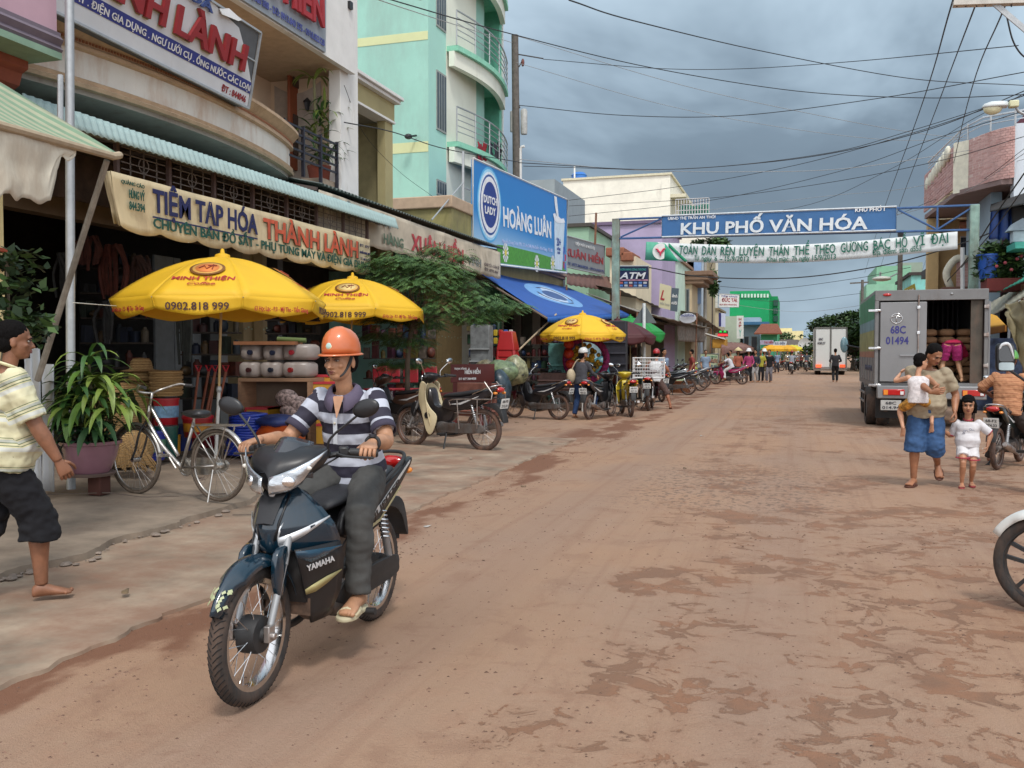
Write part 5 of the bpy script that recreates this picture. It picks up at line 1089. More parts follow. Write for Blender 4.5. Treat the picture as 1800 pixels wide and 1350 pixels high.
# ---------------- wires
wm=M((.02,.02,.022),.6);wl_=M((.30,.31,.31),.6)
WI=0
def wire(pts,Ds,th,m,lab):
    """cable through photo points at given depths, sagging smoothly"""
    q=[P(x,y,D=d)for(x,y),d in zip(pts,Ds)]
    tag(obj('cable',MB().tube(smo(q,8),th,4,caps=False),m,smooth=None),lab,'cable','overhead cables across the street')
wl=[([(1000,0),(1120,38),(1350,92),(1600,138),(1800,150)],(14,18,26,30,30),.013,wm,'thick twisted cable sweeping from the top centre down to the right'),([(620,-20),(900,60),(1150,120),(1400,160),(1620,172),(1810,166)],(16,22,27,30,28,24),.013,wm,'thick twisted cable passing the concrete pole top'),([(955,104),(1150,120),(1300,121),(1500,108),(1790,80)],(28,28,28,24,18),.010,wm,'thin cable from the insulator arm to the top right crossarm'),([(912,185),(1100,203),(1300,203),(1550,172),(1810,125)],(27,27,27,25,20),.011,wm,'dark cable under the insulator arm rising right'),([(905,62),(1200,150),(1450,205),(1620,235),(1740,245)],(27,29,30,31,31),.009,wl_,'pale cable from the pole top to the brick balcony'),([(908,110),(1150,180),(1350,220),(1550,245),(1700,245)],(27,29,30,31,31),.008,wl_,'pale cable below the first pale cable'),([(912,280),(1100,298),(1300,302),(1500,295),(1760,255)],(28,30,30,30,30),.010,wl_,'pale nearly level cable above the cream building'),([(912,286),(1150,298),(1350,285),(1500,262),(1650,222),(1800,160)],(28,30,30,28,25,20),.012,wm,'dark cable sagging above the cream building'),([(920,292),(1200,297),(1450,270),(1600,230),(1760,180)],(28,30,30,28,24),.010,wm,'second dark cable sagging above the cream building'),([(1000,352),(1200,327),(1400,290),(1600,235),(1800,168)],(45,42,38,30,20),.012,wm,'dark cable from behind the billboard climbing to the lamp'),([(1000,380),(1250,352),(1480,300),(1640,245),(1800,195)],(45,42,36,30,22),.011,wm,'dark cable over the blue banner climbing right'),([(1000,362),(1250,348),(1450,322),(1650,283),(1800,240)],(45,42,36,30,24),.011,wm,'dark cable crossing the cream building wall'),([(1150,395),(1400,365),(1560,300),(1700,215),(1800,165)],(50,44,36,28,22),.010,wm,'steep dark cable right of the blue banner'),([(1240,370),(1450,345),(1600,330),(1800,280)],(50,44,36,28),.009,wl_,'faint pale cable above the blue banner'),([(1775,-10),(1700,185),(1657,365),(1620,480)],(10,20,45,80),.010,wm,'rightmost of three steep parallel power lines'),([(1722,-10),(1650,180),(1575,380),(1545,480)],(10,20,45,80),.010,wm,'middle one of three steep parallel power lines'),([(1678,-10),(1615,200),(1550,380),(1520,480)],(10,20,45,80),.010,wm,'leftmost of three steep parallel power lines'),([(1140,470),(1240,487),(1400,488),(1560,465),(1690,428),(1800,385)],(34,36,36,34,32,26),.022,wm,'heavy black cable sagging under the lettered banner'),([(1230,500),(1350,508),(1500,490),(1600,470)],(70,70,60,50),.016,wm,'distant cable below the heavy black one'),([(1230,515),(1370,530),(1520,515)],(80,80,75),.016,wm,'distant cable level with the green roof'),([(1250,530),(1400,548),(1530,535)],(85,85,75),.014,wl_,'faint distant cable over the far street'),([(740,0),(610,-20),(900,75)],(12,9,20),.006,wl_,'faint cable at the turquoise tower top'),([(605,215),(690,232),(784,262),(912,285)],(17.5,20,24,28),.012,wm,'cable running from the olive house to the concrete pole'),([(605,150),(640,235),(700,300),(760,345)],(17.5,19.5,21,23),.006,wm,'thin slanting wire on the turquoise wall'),([(1800,305),(1745,385),(1700,455),(1660,500)],(22,26,30,34),.022,wm,'black cable bundle falling past the blue tarpaulin'),([(1800,330),(1750,400),(1712,445),(1690,470)],(22,26,30,32),.018,wm,'second black cable bundle by the blue tarpaulin'),([(1800,270),(1700,335),(1600,372),(1450,400)],(24,30,34,40),.010,wl_,'pale cable from the brick balcony towards the gantry'),([(1800,262),(1720,320),(1640,352),(1560,385)],(24,30,34,40),.010,wm,'dark cable from the brick balcony towards the gantry'),([(1870-100,30),(1780,70),(1795,95),(1815,108)],(11,11,11,11),.010,wm,'cable loop under the top right crossarm')]
for a in wl:wire(*a)
# ================================================================ MOTORBIKES (built facing +Y, wheels on z=0)
rubber=M((.030,.028,.027),.85,.25,30,.2,dirt=.95,dcol=(.13,.078,.052),dscale=5)
rubberd=M((.040,.033,.030),.9,.3,25,.3,dirt=1.1,dcol=(.20,.105,.07),dscale=6)
chrome=M((.62,.62,.62),.18,.1,18,.03,metal=1,dirt=.12,dcol=(.25,.17,.12),dscale=9)
chromed=M((.45,.42,.40),.4,.2,14,.05,metal=.8,dirt=.9,dcol=(.22,.12,.08),dscale=9)
blk=M((.014,.014,.016),.38,.15,12,.03,dirt=.2,dcol=(.08,.055,.04),dscale=5)
blkm=M((.022,.022,.023),.6,.2,20,.06,dirt=.35,dcol=(.10,.065,.045),dscale=6)
seatm=M((.022,.023,.027),.5,.12,60,.1)
engm=M((.16,.15,.145),.55,.25,20,.15,metal=.5,dirt=.9,dcol=(.13,.075,.05),dscale=8)
redlens=M((.45,.012,.012),.15,.1,30,coat=.6);ambl=M((.75,.25,.03),.2,coat=.5)
platem=M((.66,.68,.66),.5,.06,8);platet=M((.02,.02,.03),.6)
lensm=M((.50,.53,.56),.10,.55,9,.22,metal=.75,coat=1,stretch=(1,1,3))
glassm=M((.03,.034,.04),.06,.1,coat=1)
mirrm=M((.75,.78,.8),.04,.02,metal=1)
def wheel(root,y,r,kind='spoke',dirty=False,steer=0,hubc=None,n=36,hi=False):
    tw=.036
    g=MB();R=r-tw*1.0;k=12;vs=[];nn=64 if hi else 40
    c=V((0,y,r))
    rings=[]
    for i in range(nn):
        a=2*PI*i/nn;rad=V((0,math.cos(a),math.sin(a)))
        ring=[]
        for j in range(k):
            b=2*PI*j/k;rr=R+tw*1.05*math.cos(b);ring.append(c+rad*rr+V((tw*math.sin(b),0,0)))
        rings.append(ring)
    rings.append(rings[0]);g.loft(rings,caps=False)
    w_=obj('tyre',g,rubberd if dirty else rubber,root,smooth=180)
    if hi:
        g=MB()
        for i in range(64):
            a=2*PI*i/64
            for s in(-1,1):
                q=[]
                for u,off in((.08,0),(.55,.5),(1.05,.75)):
                    aa=a+off*2*PI/64*1.3*1+(.5*2*PI/64 if s>0 else 0);rad=V((0,math.cos(aa),math.sin(aa)));b=u
                    q.append(c+rad*(R+(tw*1.05+.0012)*math.cos(b))+V((s*(tw+.001)*math.sin(b),0,0)))
                g.tube(q,.0022,4)
        obj('tread_grooves',g,M((.012,.011,.011),.9),w_,smooth=None,kind='stuff')
    d_=.012 if hi else 0
    rp=[(R-.030-d_,-.026),(R-.006,-.030),(R-.001,-.024),(R-.018-d_,-.018),(R-.024-d_,0),(R-.018-d_,.018),(R-.001,.024),(R-.006,.030),(R-.030-d_,.026),(R-.034-d_,0),(R-.030-d_,-.026)]
    obj('rim',MB().lathe(rp,c,(1,0,0),56 if hi else 32),{'spoke':chromed if dirty else chrome,'cast':blkm}[kind],root)
    hb=[(0,-.07),(.030,-.07),(.034,-.055),(.075,-.05),(.080,-.035),(.080,.030),(.045,.035),(.034,.055),(.028,.07),(0,.07)]if hi else[(0,-.06),(.03,-.06),(.055,-.03),(.055,.03),(.03,.06),(0,.06)]
    obj('hub',MB().lathe(hb,c,(1,0,0),20),hubc or(engm if dirty else blkm),root)
    g=MB()
    if kind=='spoke':
        for i in range(n):
            a=2*PI*i/n;s=1 if i%2 else-1;tw_=.38*(1 if(i//2)%2 else-1)
            g.cyl(c+V((s*.032,.055*math.cos(a+tw_),.055*math.sin(a+tw_))),c+V((0,(R-.028)*math.cos(a),(R-.028)*math.sin(a))),.0016 if hi else .0022,n=4,caps=False)
        obj('spokes',g,chrome if not dirty else chromed,root,smooth=None,kind='stuff')
    else:
        for i in range(5):
            a=2*PI*i/5+.3;d1=V((0,math.cos(a),math.sin(a)));d2=V((0,-math.sin(a),math.cos(a)))
            for s in(-1,1):g.prism([(.03,s*.012),(R-.02,s*.045-.010*s),(R-.02,s*.045+.012*s),(.03,s*.03)],c-V((.014,0,0)),d1,d2,(.028,0,0))
        obj('cast_spokes',g,blkm,root,kind='stuff')
def plate(root,c,up=(0,-.25,1),lines=('68-F1','123.45'),w=.19,h=.14):
    c=V(c);up=V(up).normalized();x=V((1,0,0));n_=x.cross(up).normalized()
    p=obj('number_plate',MB().loft([[c+x*a*w/2+up*b*h/2+n_*t for a,b in((-1,-1),(1,-1),(1,1),(-1,1))]for t in(0,.004)]),platem,root,bevel=.002)
    for s,v in zip(lines,(.10,-.36)):text(s,c-x*w*.36+up*h*v,c+x*w*.36+up*h*v,up,h*.27,platet,p,.02,lift=.006,depth=.001)
def fender(y,r,a0,a1,wid,drop=.035,n=22,lift=.045,tip=.4):
    c=V((0,y,r));rings=[]
    for i in range(n+1):
        u=i/n;a=math.radians(a0+(a1-a0)*u);rad=V((0,math.cos(a),math.sin(a)))
        wd=wid*(min(1,.35+tip*3*u)if u<.22 else 1);ro=r+lift;k=8;ring=[]
        for j in range(k+1):
            b=-1+2*j/k;ring.append(c+rad*(ro-drop*abs(b)**2.4)+V((wd/2*b,0,0)))
        rings.append(ring)
    g=MB();g.loft(rings,caps=False,closed=False);return g
def mirror(root,s,dark=True,hi=False,base=(.17,.27,1.02),top=(.30,.24,1.19),mm=None,size=1):
    b=V((s*base[0],base[1],base[2]));t=V((s*top[0],top[1],top[2]));m=mm or(blk if dark else chrome)
    p=obj('mirror',MB().ell(t+V((s*.045*size,.0,.035*size)),(.068*size,.018,.042*size),16,10,R=Matrix.Rotation(-s*.28,3,'Y')),m,root,smooth=180)
    obj('stalk',MB().tube(smo([b,b+V((s*.02,.01,.07)),t],4),.006,6),m,p)
    obj('mirror_glass',MB().ell(t+V((s*.045*size,-.014,.035*size)),(.060*size,.007,.035*size),16,8,R=Matrix.Rotation(-s*.28,3,'Y')),mirrm,p,smooth=180)
def motorbike(label,body='16344a',trim=None,shield=None,seat=None,wheelk='spoke',dirty=True,hi=False,rack=False,plates=('68-F1','234.56'),mirrors=True,basket=None,fend=None,group=None,style='wave',front='lamp',steer=0,mdark=True,tailc=None,cat='motorbike'):
    root=thing('motorbike',label,cat,group=group)
    bm_=body if not isinstance(body,str)else M(body,.25 if hi else .32,.08,6,.02,coat=.7,dirt=.12 if not dirty else .4,dcol=(.16,.10,.07),dscale=4)
    tm=trim or blk;sm_=shield or bm_;fm=fend or bm_
    wheel(root,.64,.29,wheelk,dirty,hi=hi);wheel(root,-.61,.29,wheelk,dirty,hi=hi)
    # fork
    for s in(-1,1):
        f=obj('fork_leg',MB().cyl((s*.078,.64,.29),(s*.078,.51,.56),.015,.017,n=12).cyl((s*.078,.51,.56),(s*.068,.40,.80),.019,n=12),steel if not hi else M((.36,.37,.38),.45,.1,metal=.5,dirt=.3,dscale=8),root)
        obj('axle_nut',MB().cyl((s*.09,.645,.29),(s*.115,.645,.29),.016,n=8).box((s*.085,.645,.30),(.028,.05,.07)),chromed,f,bevel=.004)
    fd=obj('front_fender',fender(.64,.29,28,172,.125,.05,tip=.5),fm,root,smooth=180,solid=.004)
    obj('fender_brace',MB().prism(sm([(.50,.64),(.585,.62),(.60,.52),(.575,.44),(.535,.44),(.51,.5)],3),(.066,0,0),(0,1,0),(0,0,1),(.028,0,0),bev=.006).prism(sm([(.50,.64),(.585,.62),(.60,.52),(.575,.44),(.535,.44),(.51,.5)],3),(-.094,0,0),(0,1,0),(0,0,1),(.028,0,0),bev=.006),fm,fd,kind='stuff')
    # leg shield: domed upper cowl and two lower wings
    rows=[(.88,.385,.055,.36),(.84,.44,.11,.345),(.78,.50,.165,.32),(.71,.525,.205,.285),(.64,.515,.215,.25),(.60,.495,.21,.235)]
    if style=='cub':rows=[(.92,.34,.05,.32),(.86,.36,.13,.30),(.76,.385,.17,.27),(.64,.40,.185,.24),(.52,.40,.19,.21),(.40,.38,.185,.19),(.30,.35,.16,.18),(.26,.33,.12,.18)]
    g=MB();rg_=[[V((wd*s,yc-(yc-yb)*abs(s)**1.6,z))for s in[q/8-1 for q in range(17)]]for z,yc,wd,yb in rows]
    rg2=[]
    for i in range(len(rg_)-1):
        for q in range(3):rg2.append([a.lerp(b,q/3)for a,b in zip(rg_[i],rg_[i+1])])
    rg2.append(rg_[-1]);g.loft(rg2,caps=False,closed=False)
    cw_=obj('front_cowl',g,sm_,root,smooth=180,solid=.010)
    if style!='cub':
        for s in(-1,1):
            wrow=[(.62,.49,.12,.215,.245),(.54,.445,.115,.212,.205),(.46,.41,.115,.20,.19),(.38,.375,.11,.185,.185),(.31,.35,.11,.16,.20),(.26,.34,.115,.13,.25)]
            g=MB();g.loft([[V((s*(xi+(xo-xi)*q/6),yf-(yf-yb)*(q/6)**1.2,z))for q in range(7)]for z,yf,xi,xo,yb in wrow],caps=False,closed=False)
            obj('leg_shield_wing',g,tm if hi else sm_,root,smooth=180,solid=.009)
        g=MB();g.loft([[V((.11*s,.37,z))for s in(-1,0,1)]for z in(.62,.5,.36)],caps=False,closed=False);obj('inner_shield',g,blkm,root,solid=.01)
    # black nose panel + fork shroud
    if style!='cub':obj('nose_panel',MB().loft([[V((-.0,.40,.90)),V((.055,.388,.885)),V((.0,.39,.87)),V((-.055,.388,.885))],[V((0,.48,.84)),V((.055,.475,.835)),V((0,.47,.82)),V((-.055,.475,.835))],[V((0,.538,.74)),V((.040,.535,.735)),V((0,.53,.73)),V((-.040,.535,.735))]]),blk,root,smooth=60)
    # spine and body
    prof=sm([(.30,.84),(.335,.60),(.28,.43),(.10,.37),(-.08,.40),(-.16,.52),(-.30,.60),(-.30,.74),(-.16,.72),(-.02,.64),(.10,.57),(.21,.62),(.25,.80)],4)
    obj('spine_cover',MB().prism(prof,(-.07,0,0),(0,1,0),(0,0,1),(.14,0,0),bev=.02),tm if style!='cub' else bm_,root,smooth=60)
    prof=sm([(.02,.60),(-.15,.55),(-.35,.56),(-.62,.68),(-.88,.84),(-.86,.875),(-.60,.79),(-.30,.735),(-.05,.715)],4)
    tc_=tailc or bm_
    for s in(-1,1):
        q=obj('side_panel',MB().prism([(a,b)for a,b in prof],(s*.075,0,0),(0,1,0),(0,0,1),(s*.045,0,0),bev=.018),tc_,root,smooth=60)
        if hi:
            obj('stripe_decal',MB().prism([(-.06,.60),(-.20,.585),(-.40,.63),(-.84,.845),(-.85,.862),(-.42,.675),(-.22,.63)],(s*.1215,0,0),(0,1,0),(0,0,1),(s*.002,0,0)),M((.60,.62,.62),.35,.1,metal=.3),q)
            obj('stripe_decal',MB().prism([(-.20,.572),(-.42,.60),(-.70,.735),(-.72,.730),(-.42,.585),(-.22,.555)],(s*.1215,0,0),(0,1,0),(0,0,1),(s*.002,0,0)),M((.40,.36,.20),.4),q)
            (text('JUPITER',(.123,-.70,.755),(.123,-.34,.60),(0,0,1),.035,blk,q,.02,depth=.002,lift=.003)if s>0 else text('JUPITER',(-.123,-.34,.60),(-.123,-.70,.755),(0,0,1),.035,blk,q,.02,depth=.002,lift=.003))
        else:obj('stripe_decal',MB().prism([(-.10,.63),(-.30,.63),(-.60,.745),(-.62,.76),(-.30,.66)],(s*.1215,0,0),(0,1,0),(0,0,1),(s*.002,0,0)),M((.55,.55,.55),.4),q)
    # seat
    st=[(.06,.72,.05,.02),(.02,.745,.085,.035),(-.10,.755,.115,.045),(-.28,.765,.125,.05),(-.40,.79,.12,.05),(-.58,.815,.11,.045),(-.72,.825,.09,.035),(-.76,.82,.05,.02)]
    g=MB();g.loft([[V((wd*math.cos(a)*(1 if abs(math.cos(a))<.99 else 1),y,z+th*math.sin(a)-(.012 if math.sin(a)>.9 else 0)))for a in[2*PI*k/14 for k in range(14)]]for y,z,wd,th in st]);obj('seat',g,seat or seatm,root,smooth=180,sub=1)
    # rear: grab rail, lamp, mudguard, plate
    obj('grab_rail',MB().tube(smo([(-.11,-.50,.78),(-.12,-.72,.86),(-.07,-.86,.90),(.07,-.86,.90),(.12,-.72,.86),(.11,-.50,.78)],5),.011,8),chrome if not hi else blkm,root)
    obj('tail_light',MB().ell((0,-.885,.845),(.085,.04,.038),16,8),redlens,root)
    for s in(-1,1):obj('indicator',MB().ell((s*.10,-.87,.80),(.028,.035,.02),10,6),ambl,root)
    obj('rear_fender',MB().prism(sm([(-.62,.64),(-.80,.66),(-.92,.60),(-.98,.42),(-.95,.42),(-.88,.54),(-.78,.60)],3),(-.06,0,0),(0,1,0),(0,0,1),(.12,0,0),bev=.01),blkm,root)
    if plates:plate(root,(0,-.955,.66),lines=plates)
    # engine
    e=obj('engine',MB().ell((0,.06,.30),(.11,.15,.11),16,10).cyl((0,.15,.33),(0,.34,.39),.055,n=14),engm,root,smooth=50)
    obj('crank_cover',MB().lathe([(0,.125),(.06,.12),(.085,.10),(.09,.07),(.09,-.07),(.085,-.10),(.06,-.12),(0,-.125)],(0,.0,.29),(1,0,0),20),engm,e)
    g=MB()
    for i in range(6):g.lathe([(0,0),(.068,0),(.068,.008),(0,.008)],V((0,.17,.337))+V((0,.028,.0088))*i,V((0,.95,.3)),12)
    obj('cooling_fins',g,engm,e,smooth=30,kind='stuff')
    mf=obj('exhaust',MB().tube(smo([(.07,.30,.36),(.09,.28,.22),(.11,.05,.17),(.12,-.20,.22),(.125,-.30,.245)],5),.018,10).tube([(.125,-.28,.24),(.13,-.34,.255),(.14,-.78,.36),(.14,-.82,.37)],[.02,.042,.045,.03],12),chromed if dirty else(blkm if hi else chrome),root)
    if hi:obj('heat_guard',MB().prism([(-.36,.29),(-.70,.37),(-.70,.40),(-.36,.33)],(.175,0,0),(0,1,0),(0,0,1),(.008,0,0),bev=.003),chrome,mf)
    for s in(-1,1):
        obj('swing_arm',MB().bar((s*.085,-.05,.33),(s*.085,-.64,.29),.03,.045),blkm if not dirty else engm,root,bevel=.006)
        sh=obj('shock_absorber',MB().cyl((s*.105,-.47,.66),(s*.105,-.585,.33),.012,n=8).cyl((s*.105,-.52,.51),(s*.105,-.58,.34),.021,n=10),steel,root)
        p0,p1=V((s*.105,-.48,.64)),V((s*.105,-.535,.47));nt_=7
        obj('spring',MB().tube([p0.lerp(p1,i/(nt_*8))+V((.025*math.cos(i*PI/4),.025*math.sin(i*PI/4),0))for i in range(nt_*8+1)],.005,5,caps=False),chrome,sh)
        fp=obj('footpeg',MB().cyl((s*.10,-.02,.215),(s*.27,-.02,.225),.018,n=10),blkm,root)
    obj('footpeg_bar',MB().bar((-.2,-.02,.20),(.2,-.02,.20),.03,.02),blkm,root)
    obj('chain_case',MB().prism(sm([(.02,.36),(-.60,.37),(-.68,.30),(-.60,.25),(0,.25)],3),(-.125,0,0),(0,1,0),(0,0,1),(.025,0,0),bev=.006),blkm if not dirty else engm,root)
    if not hi:obj('side_stand',MB().tube([(-.10,-.05,.24),(-.24,-.10,.01)],.012,6).box((-.24,-.1,.006),(.05,.06,.012)),blkm,root)
    # handlebar with cowl, lamps, grips, levers
    cowl=MB();secs=[(.50,.90,.03,.03),(.475,.925,.10,.055),(.42,.95,.155,.075),(.34,.975,.185,.080),(.27,.99,.17,.065),(.22,.995,.12,.045),(.20,.995,.05,.02)]
    if style=='cub':secs=[(.44,.98,.05,.05),(.42,.98,.085,.08),(.36,.985,.11,.085),(.28,.99,.10,.065),(.22,.995,.06,.03)]
    cowl.loft([[V((wd*math.cos(a),y+.02*abs(math.cos(a))*-1.6,z+th*math.sin(a)+.035*abs(math.cos(a))**2))for a in[2*PI*k/20 for k in range(20)]]for y,z,wd,th in secs])
    hc=obj('handlebar_cowl',cowl,(blk if(hi or style=='cub')else bm_)if front!='black' else blk,root,smooth=180)
    if style=='cub':obj('headlight',MB().ell((0,.43,.98),(.065,.03,.06),16,10),lensm,root)
    else:
        for s in(-1,1):
            def LP(u,v,s=s):
                i0=V((.016,.510,.862));i1=V((.016,.512,.935));o1=V((.205,.335,1.045));o0=V((.125,.425,.905));mid=V((.03,.025,-.01))
                p=(i0*(1-u)+o0*u)*(1-v)+(i1*(1-u)+o1*u)*v+mid*(4*u*(1-u))*.6+V((0,.012,0))*math.sin(PI*v)
                return V((s*p.x,p.y+.006,p.z))
            lp_=obj('headlight',MB().grid(LP,12,6),lensm,root,smooth=180,solid=.006)
            if hi:
                obj('lamp_reflector',MB().ell(LP(.42,.42)+V((0,.001,0)),(.030,.010,.024),12,8,R=Matrix.Rotation(-s*.5,3,'Z')),M((.85,.86,.88),.08,.2,30,.3,metal=1,coat=1),lp_,smooth=180)
                obj('amber_bulb',MB().ell(LP(.8,.62)+V((0,.002,0)),(.018,.006,.010),10,6),M((.75,.72,.65),.2,coat=1),lp_,smooth=180)
        obj('windscreen',MB().grid(lambda u,v:V(((u-.5)*.30*(1-.42*v),.475-.15*v-.10*(2*u-1)**2*(1-.2*v),.950+.145*v**.9-.03*(2*u-1)**2)),10,6),M((.030,.034,.042),.22,.1,coat=.8),root,smooth=180,solid=.006)
    hb_=[(-.35,.13,1.01),(-.24,.19,1.02),(-.12,.24,1.0),(.12,.24,1.0),(.24,.19,1.02),(.35,.13,1.01)]
    h_=obj('handlebar',MB().tube(smo(hb_,4),.013,8),blk,root)
    for s in(-1,1):
        obj('grip',MB().tube([(s*.355,.128,1.01),(s*.35,.13,1.01),(s*.24,.19,1.02)],[.014,.019,.018],10),blkm,h_)
        obj('brake_lever',MB().tube(smo([(s*.20,.24,1.015),(s*.26,.25,1.005),(s*.36,.19,.995)],4),.006,6),chrome if not hi else blkm,h_)
        obj('switch_box',MB().box((s*.215,.20,1.02),(.045,.055,.05),rz=-s*.45),blk,h_,bevel=.008)
        if mirrors:mirror(root,s,mdark,hi)
    if hi:
        for pts in([(.04,.30,1.0),(.06,.43,.86),(.085,.50,.62),(.09,.57,.42),(.06,.61,.33)],[(-.20,.22,1.0),(-.12,.36,.93),(-.05,.42,.86)],[(.20,.22,1.0),(.13,.36,.93),(.06,.42,.86)]):obj('brake_cable',MB().tube(smo(pts,5),.0045,6),blk,root,smooth=180)
        for s in(-1,1):
            obj('panel_gap',MB().tube([(s*.128,-.06,.60),(s*.128,.02,.56),(s*.122,.10,.50)],.004,5),blk,root)
        obj('brake_arm',MB().bar((.06,.60,.24),(.06,.66,.34),.012,.02),chromed,root)
        obj('mud_splash',MB().grid(lambda u,v:V((.13*(2*u-1),.37-.02*u,.30+.08*v)),3,2),M((.10,.06,.04),.9,.5,20),root,kind='stuff')
        obj('key_barrel',MB().cyl((.10,.30,.84),(.105,.28,.86),.014,n=10),chrome,root)
    if rack:
        g=MB()
        for s in(-1,1):
            g.tube(smo([(s*.15,-.15,.62),(s*.17,-.2,.70),(s*.17,-.85,.72)],3),.009,6).tube([(s*.17,-.28,.70),(s*.15,-.30,.30)],.008,6).tube([(s*.17,-.62,.71),(s*.15,-.60,.32)],.008,6).tube([(s*.15,-.22,.52),(s*.15,-.65,.52)],.006,6).tube([(s*.14,-.72,.95),(s*.16,-.86,.80),(s*.17,-.85,.72)],.009,6)
        obj('side_rack',g,chromed,root,kind='stuff')
    if basket:
        c=V(basket['c']);a,b_,h0=basket['s'];g=MB();bt=[]
        for z in[i/6 for i in range(7)]:g.tube([c+V((x*a/2,y*b_/2,z*h0))for x,y in((-1,-1),(1,-1),(1,1),(-1,1))],.006 if z not in(0,1)else .014,4,closed=True)
        for i in range(13):
            for s in(-1,1):g.cyl(c+V(((i/6-1)*a/2,s*b_/2,0)),c+V(((i/6-1)*a/2,s*b_/2,h0)),.004,n=4).cyl(c+V((s*a/2,(i/6-1)*b_/2,0)),c+V((s*a/2,(i/6-1)*b_/2,h0)),.004,n=4)
        obj('wire_basket',g,M((.62,.62,.62),.5),root,smooth=None,kind='stuff')
    return root
# ================================================================ PEOPLE (built facing +Y, feet on z=0)
def evalmesh(mb,vox,it,fac=.5):
    me=bpy.data.meshes.new('b');me.from_pydata(mb.v,[],mb.f);o=bpy.data.objects.new('b',me);col.objects.link(o)
    r=o.modifiers.new('r','REMESH');r.mode='VOXEL';r.voxel_size=vox
    if it:s=o.modifiers.new('s','SMOOTH');s.factor=fac;s.iterations=it
    m2=bpy.data.meshes.new_from_object(o.evaluated_get(bpy.context.evaluated_depsgraph_get()));bpy.data.objects.remove(o);bpy.data.meshes.remove(me)
    n=len(m2.vertices);c=np.zeros(n*3);m2.vertices.foreach_get('co',c);nn=np.zeros(n*3);m2.vertices.foreach_get('normal',nn)
    return m2,c.reshape(-1,3),nn.reshape(-1,3)
def ik(a,b,l1,l2,pole):
    a=V(a);b=V(b);d=b-a;L_=min(d.length,(l1+l2)*.998);dn=d.normalized();x=(l1*l1-l2*l2+L_*L_)/(2*L_);h=math.sqrt(max(0,l1*l1-x*x))
    p=V(pole);p=(p-dn*p.dot(dn)).normalized();return a+dn*x+p*h,a+dn*L_
def skin_mat(c):return M(c,.50,.22,11,.12,key='skin',dirt=.2,dcol=tuple(x*.7 for x in s2l(c)),dscale=9)
SK='a97a5c';SKD='8c5f46'
def finger_chain(o,d,n_,lens,curl,r0):
    pts=[o];ang=0;p=o
    for L_,c in zip(lens,curl):
        ang+=c;dd=d*math.cos(ang)+n_*math.sin(ang);p=p+dd*L_;pts.append(p)
    return pts
def hand(g,W,d,n_,side,s=1,curl=.3,thumb=.5,spread=.03,foot=False):
    """W wrist, d finger direction, n_ palm normal, side=+1 right / -1 left"""
    d=V(d).normalized();n_=V(n_);n_=(n_-d*n_.dot(d)).normalized();t=d.cross(n_)*side*1.0
    rings=[]
    for u,wd,th in((-.02,.026,.021),(.0,.027,.019),(.03,.034,.018),(.06,.041,.016),(.085,.043,.013),(.095,.038,.009)):
        c=V(W)+d*(u*s);rings.append([c+t*(wd*s*math.cos(a))+n_*(th*s*math.sin(a))for a in[2*PI*k/12 for k in range(12)]])
    g.loft(rings)
    cl=curl if isinstance(curl,(list,tuple))else[curl]*3
    for k,(L_,off)in enumerate(((.078,.031),(.086,.0105),(.080,-.0105),(.062,-.031))):
        o=V(W)+d*(.082*s)+t*(off*s);dd=(d+t*(off*spread*20)).normalized()
        pts=finger_chain(o,dd,n_,[L_*s*.46,L_*s*.30,L_*s*.24],[c+.05*k*.5 for c in cl],.009)
        g.tube(pts[:1]+smo(pts,2)[1:],[.0098*s-.0022*s*i/6 for i in range(7)],8)
        g.ell(pts[-1],.0076*s,8,6)
    o=V(W)+d*(.022*s)+t*(.024*s)-n_*0;dd=(d*.62+t*.75+n_*thumb).normalized()
    p1=o+dd*.040*s;p2=p1+(dd*.8+d*.5+n_*thumb*.6).normalized()*.034*s;p3=p2+(d*.9+dd*.2+n_*thumb).normalized()*.026*s
    g.tube([o,p1,p2,p3],[.014*s,.0115*s,.0105*s,.008*s],8);g.ell(p3,.008*s,8,6)
def footm(g,A,f,up,s=1,bare=True):
    A=V(A);f=V(f).normalized();up=V(up);up=(up-f*up.dot(f)).normalized();r_=f.cross(up)
    rings=[]
    for u,zc,wd,th in((-.055,-.045,.018,.020),(-.048,-.042,.028,.034),(-.02,-.030,.033,.046),(.02,-.032,.034,.042),(.07,-.045,.040,.030),(.12,-.055,.046,.020),(.15,-.060,.044,.014),(.165,-.062,.036,.010)):
        c=A+f*(u*s)+up*(zc*s);rings.append([c+r_*(wd*s*math.cos(a))+up*(th*s*math.sin(a))for a in[2*PI*k/12 for k in range(12)]])
    g.loft(rings)
    for k in range(5):
        o=A+f*((.168-.006*abs(k-1)*(1 if k else 0)-.004*k)*s)+up*(-.060*s)+r_*((k-2)*.0185*s);g.ell(o,((.012 if k else .014)*s,)*3,8,6)
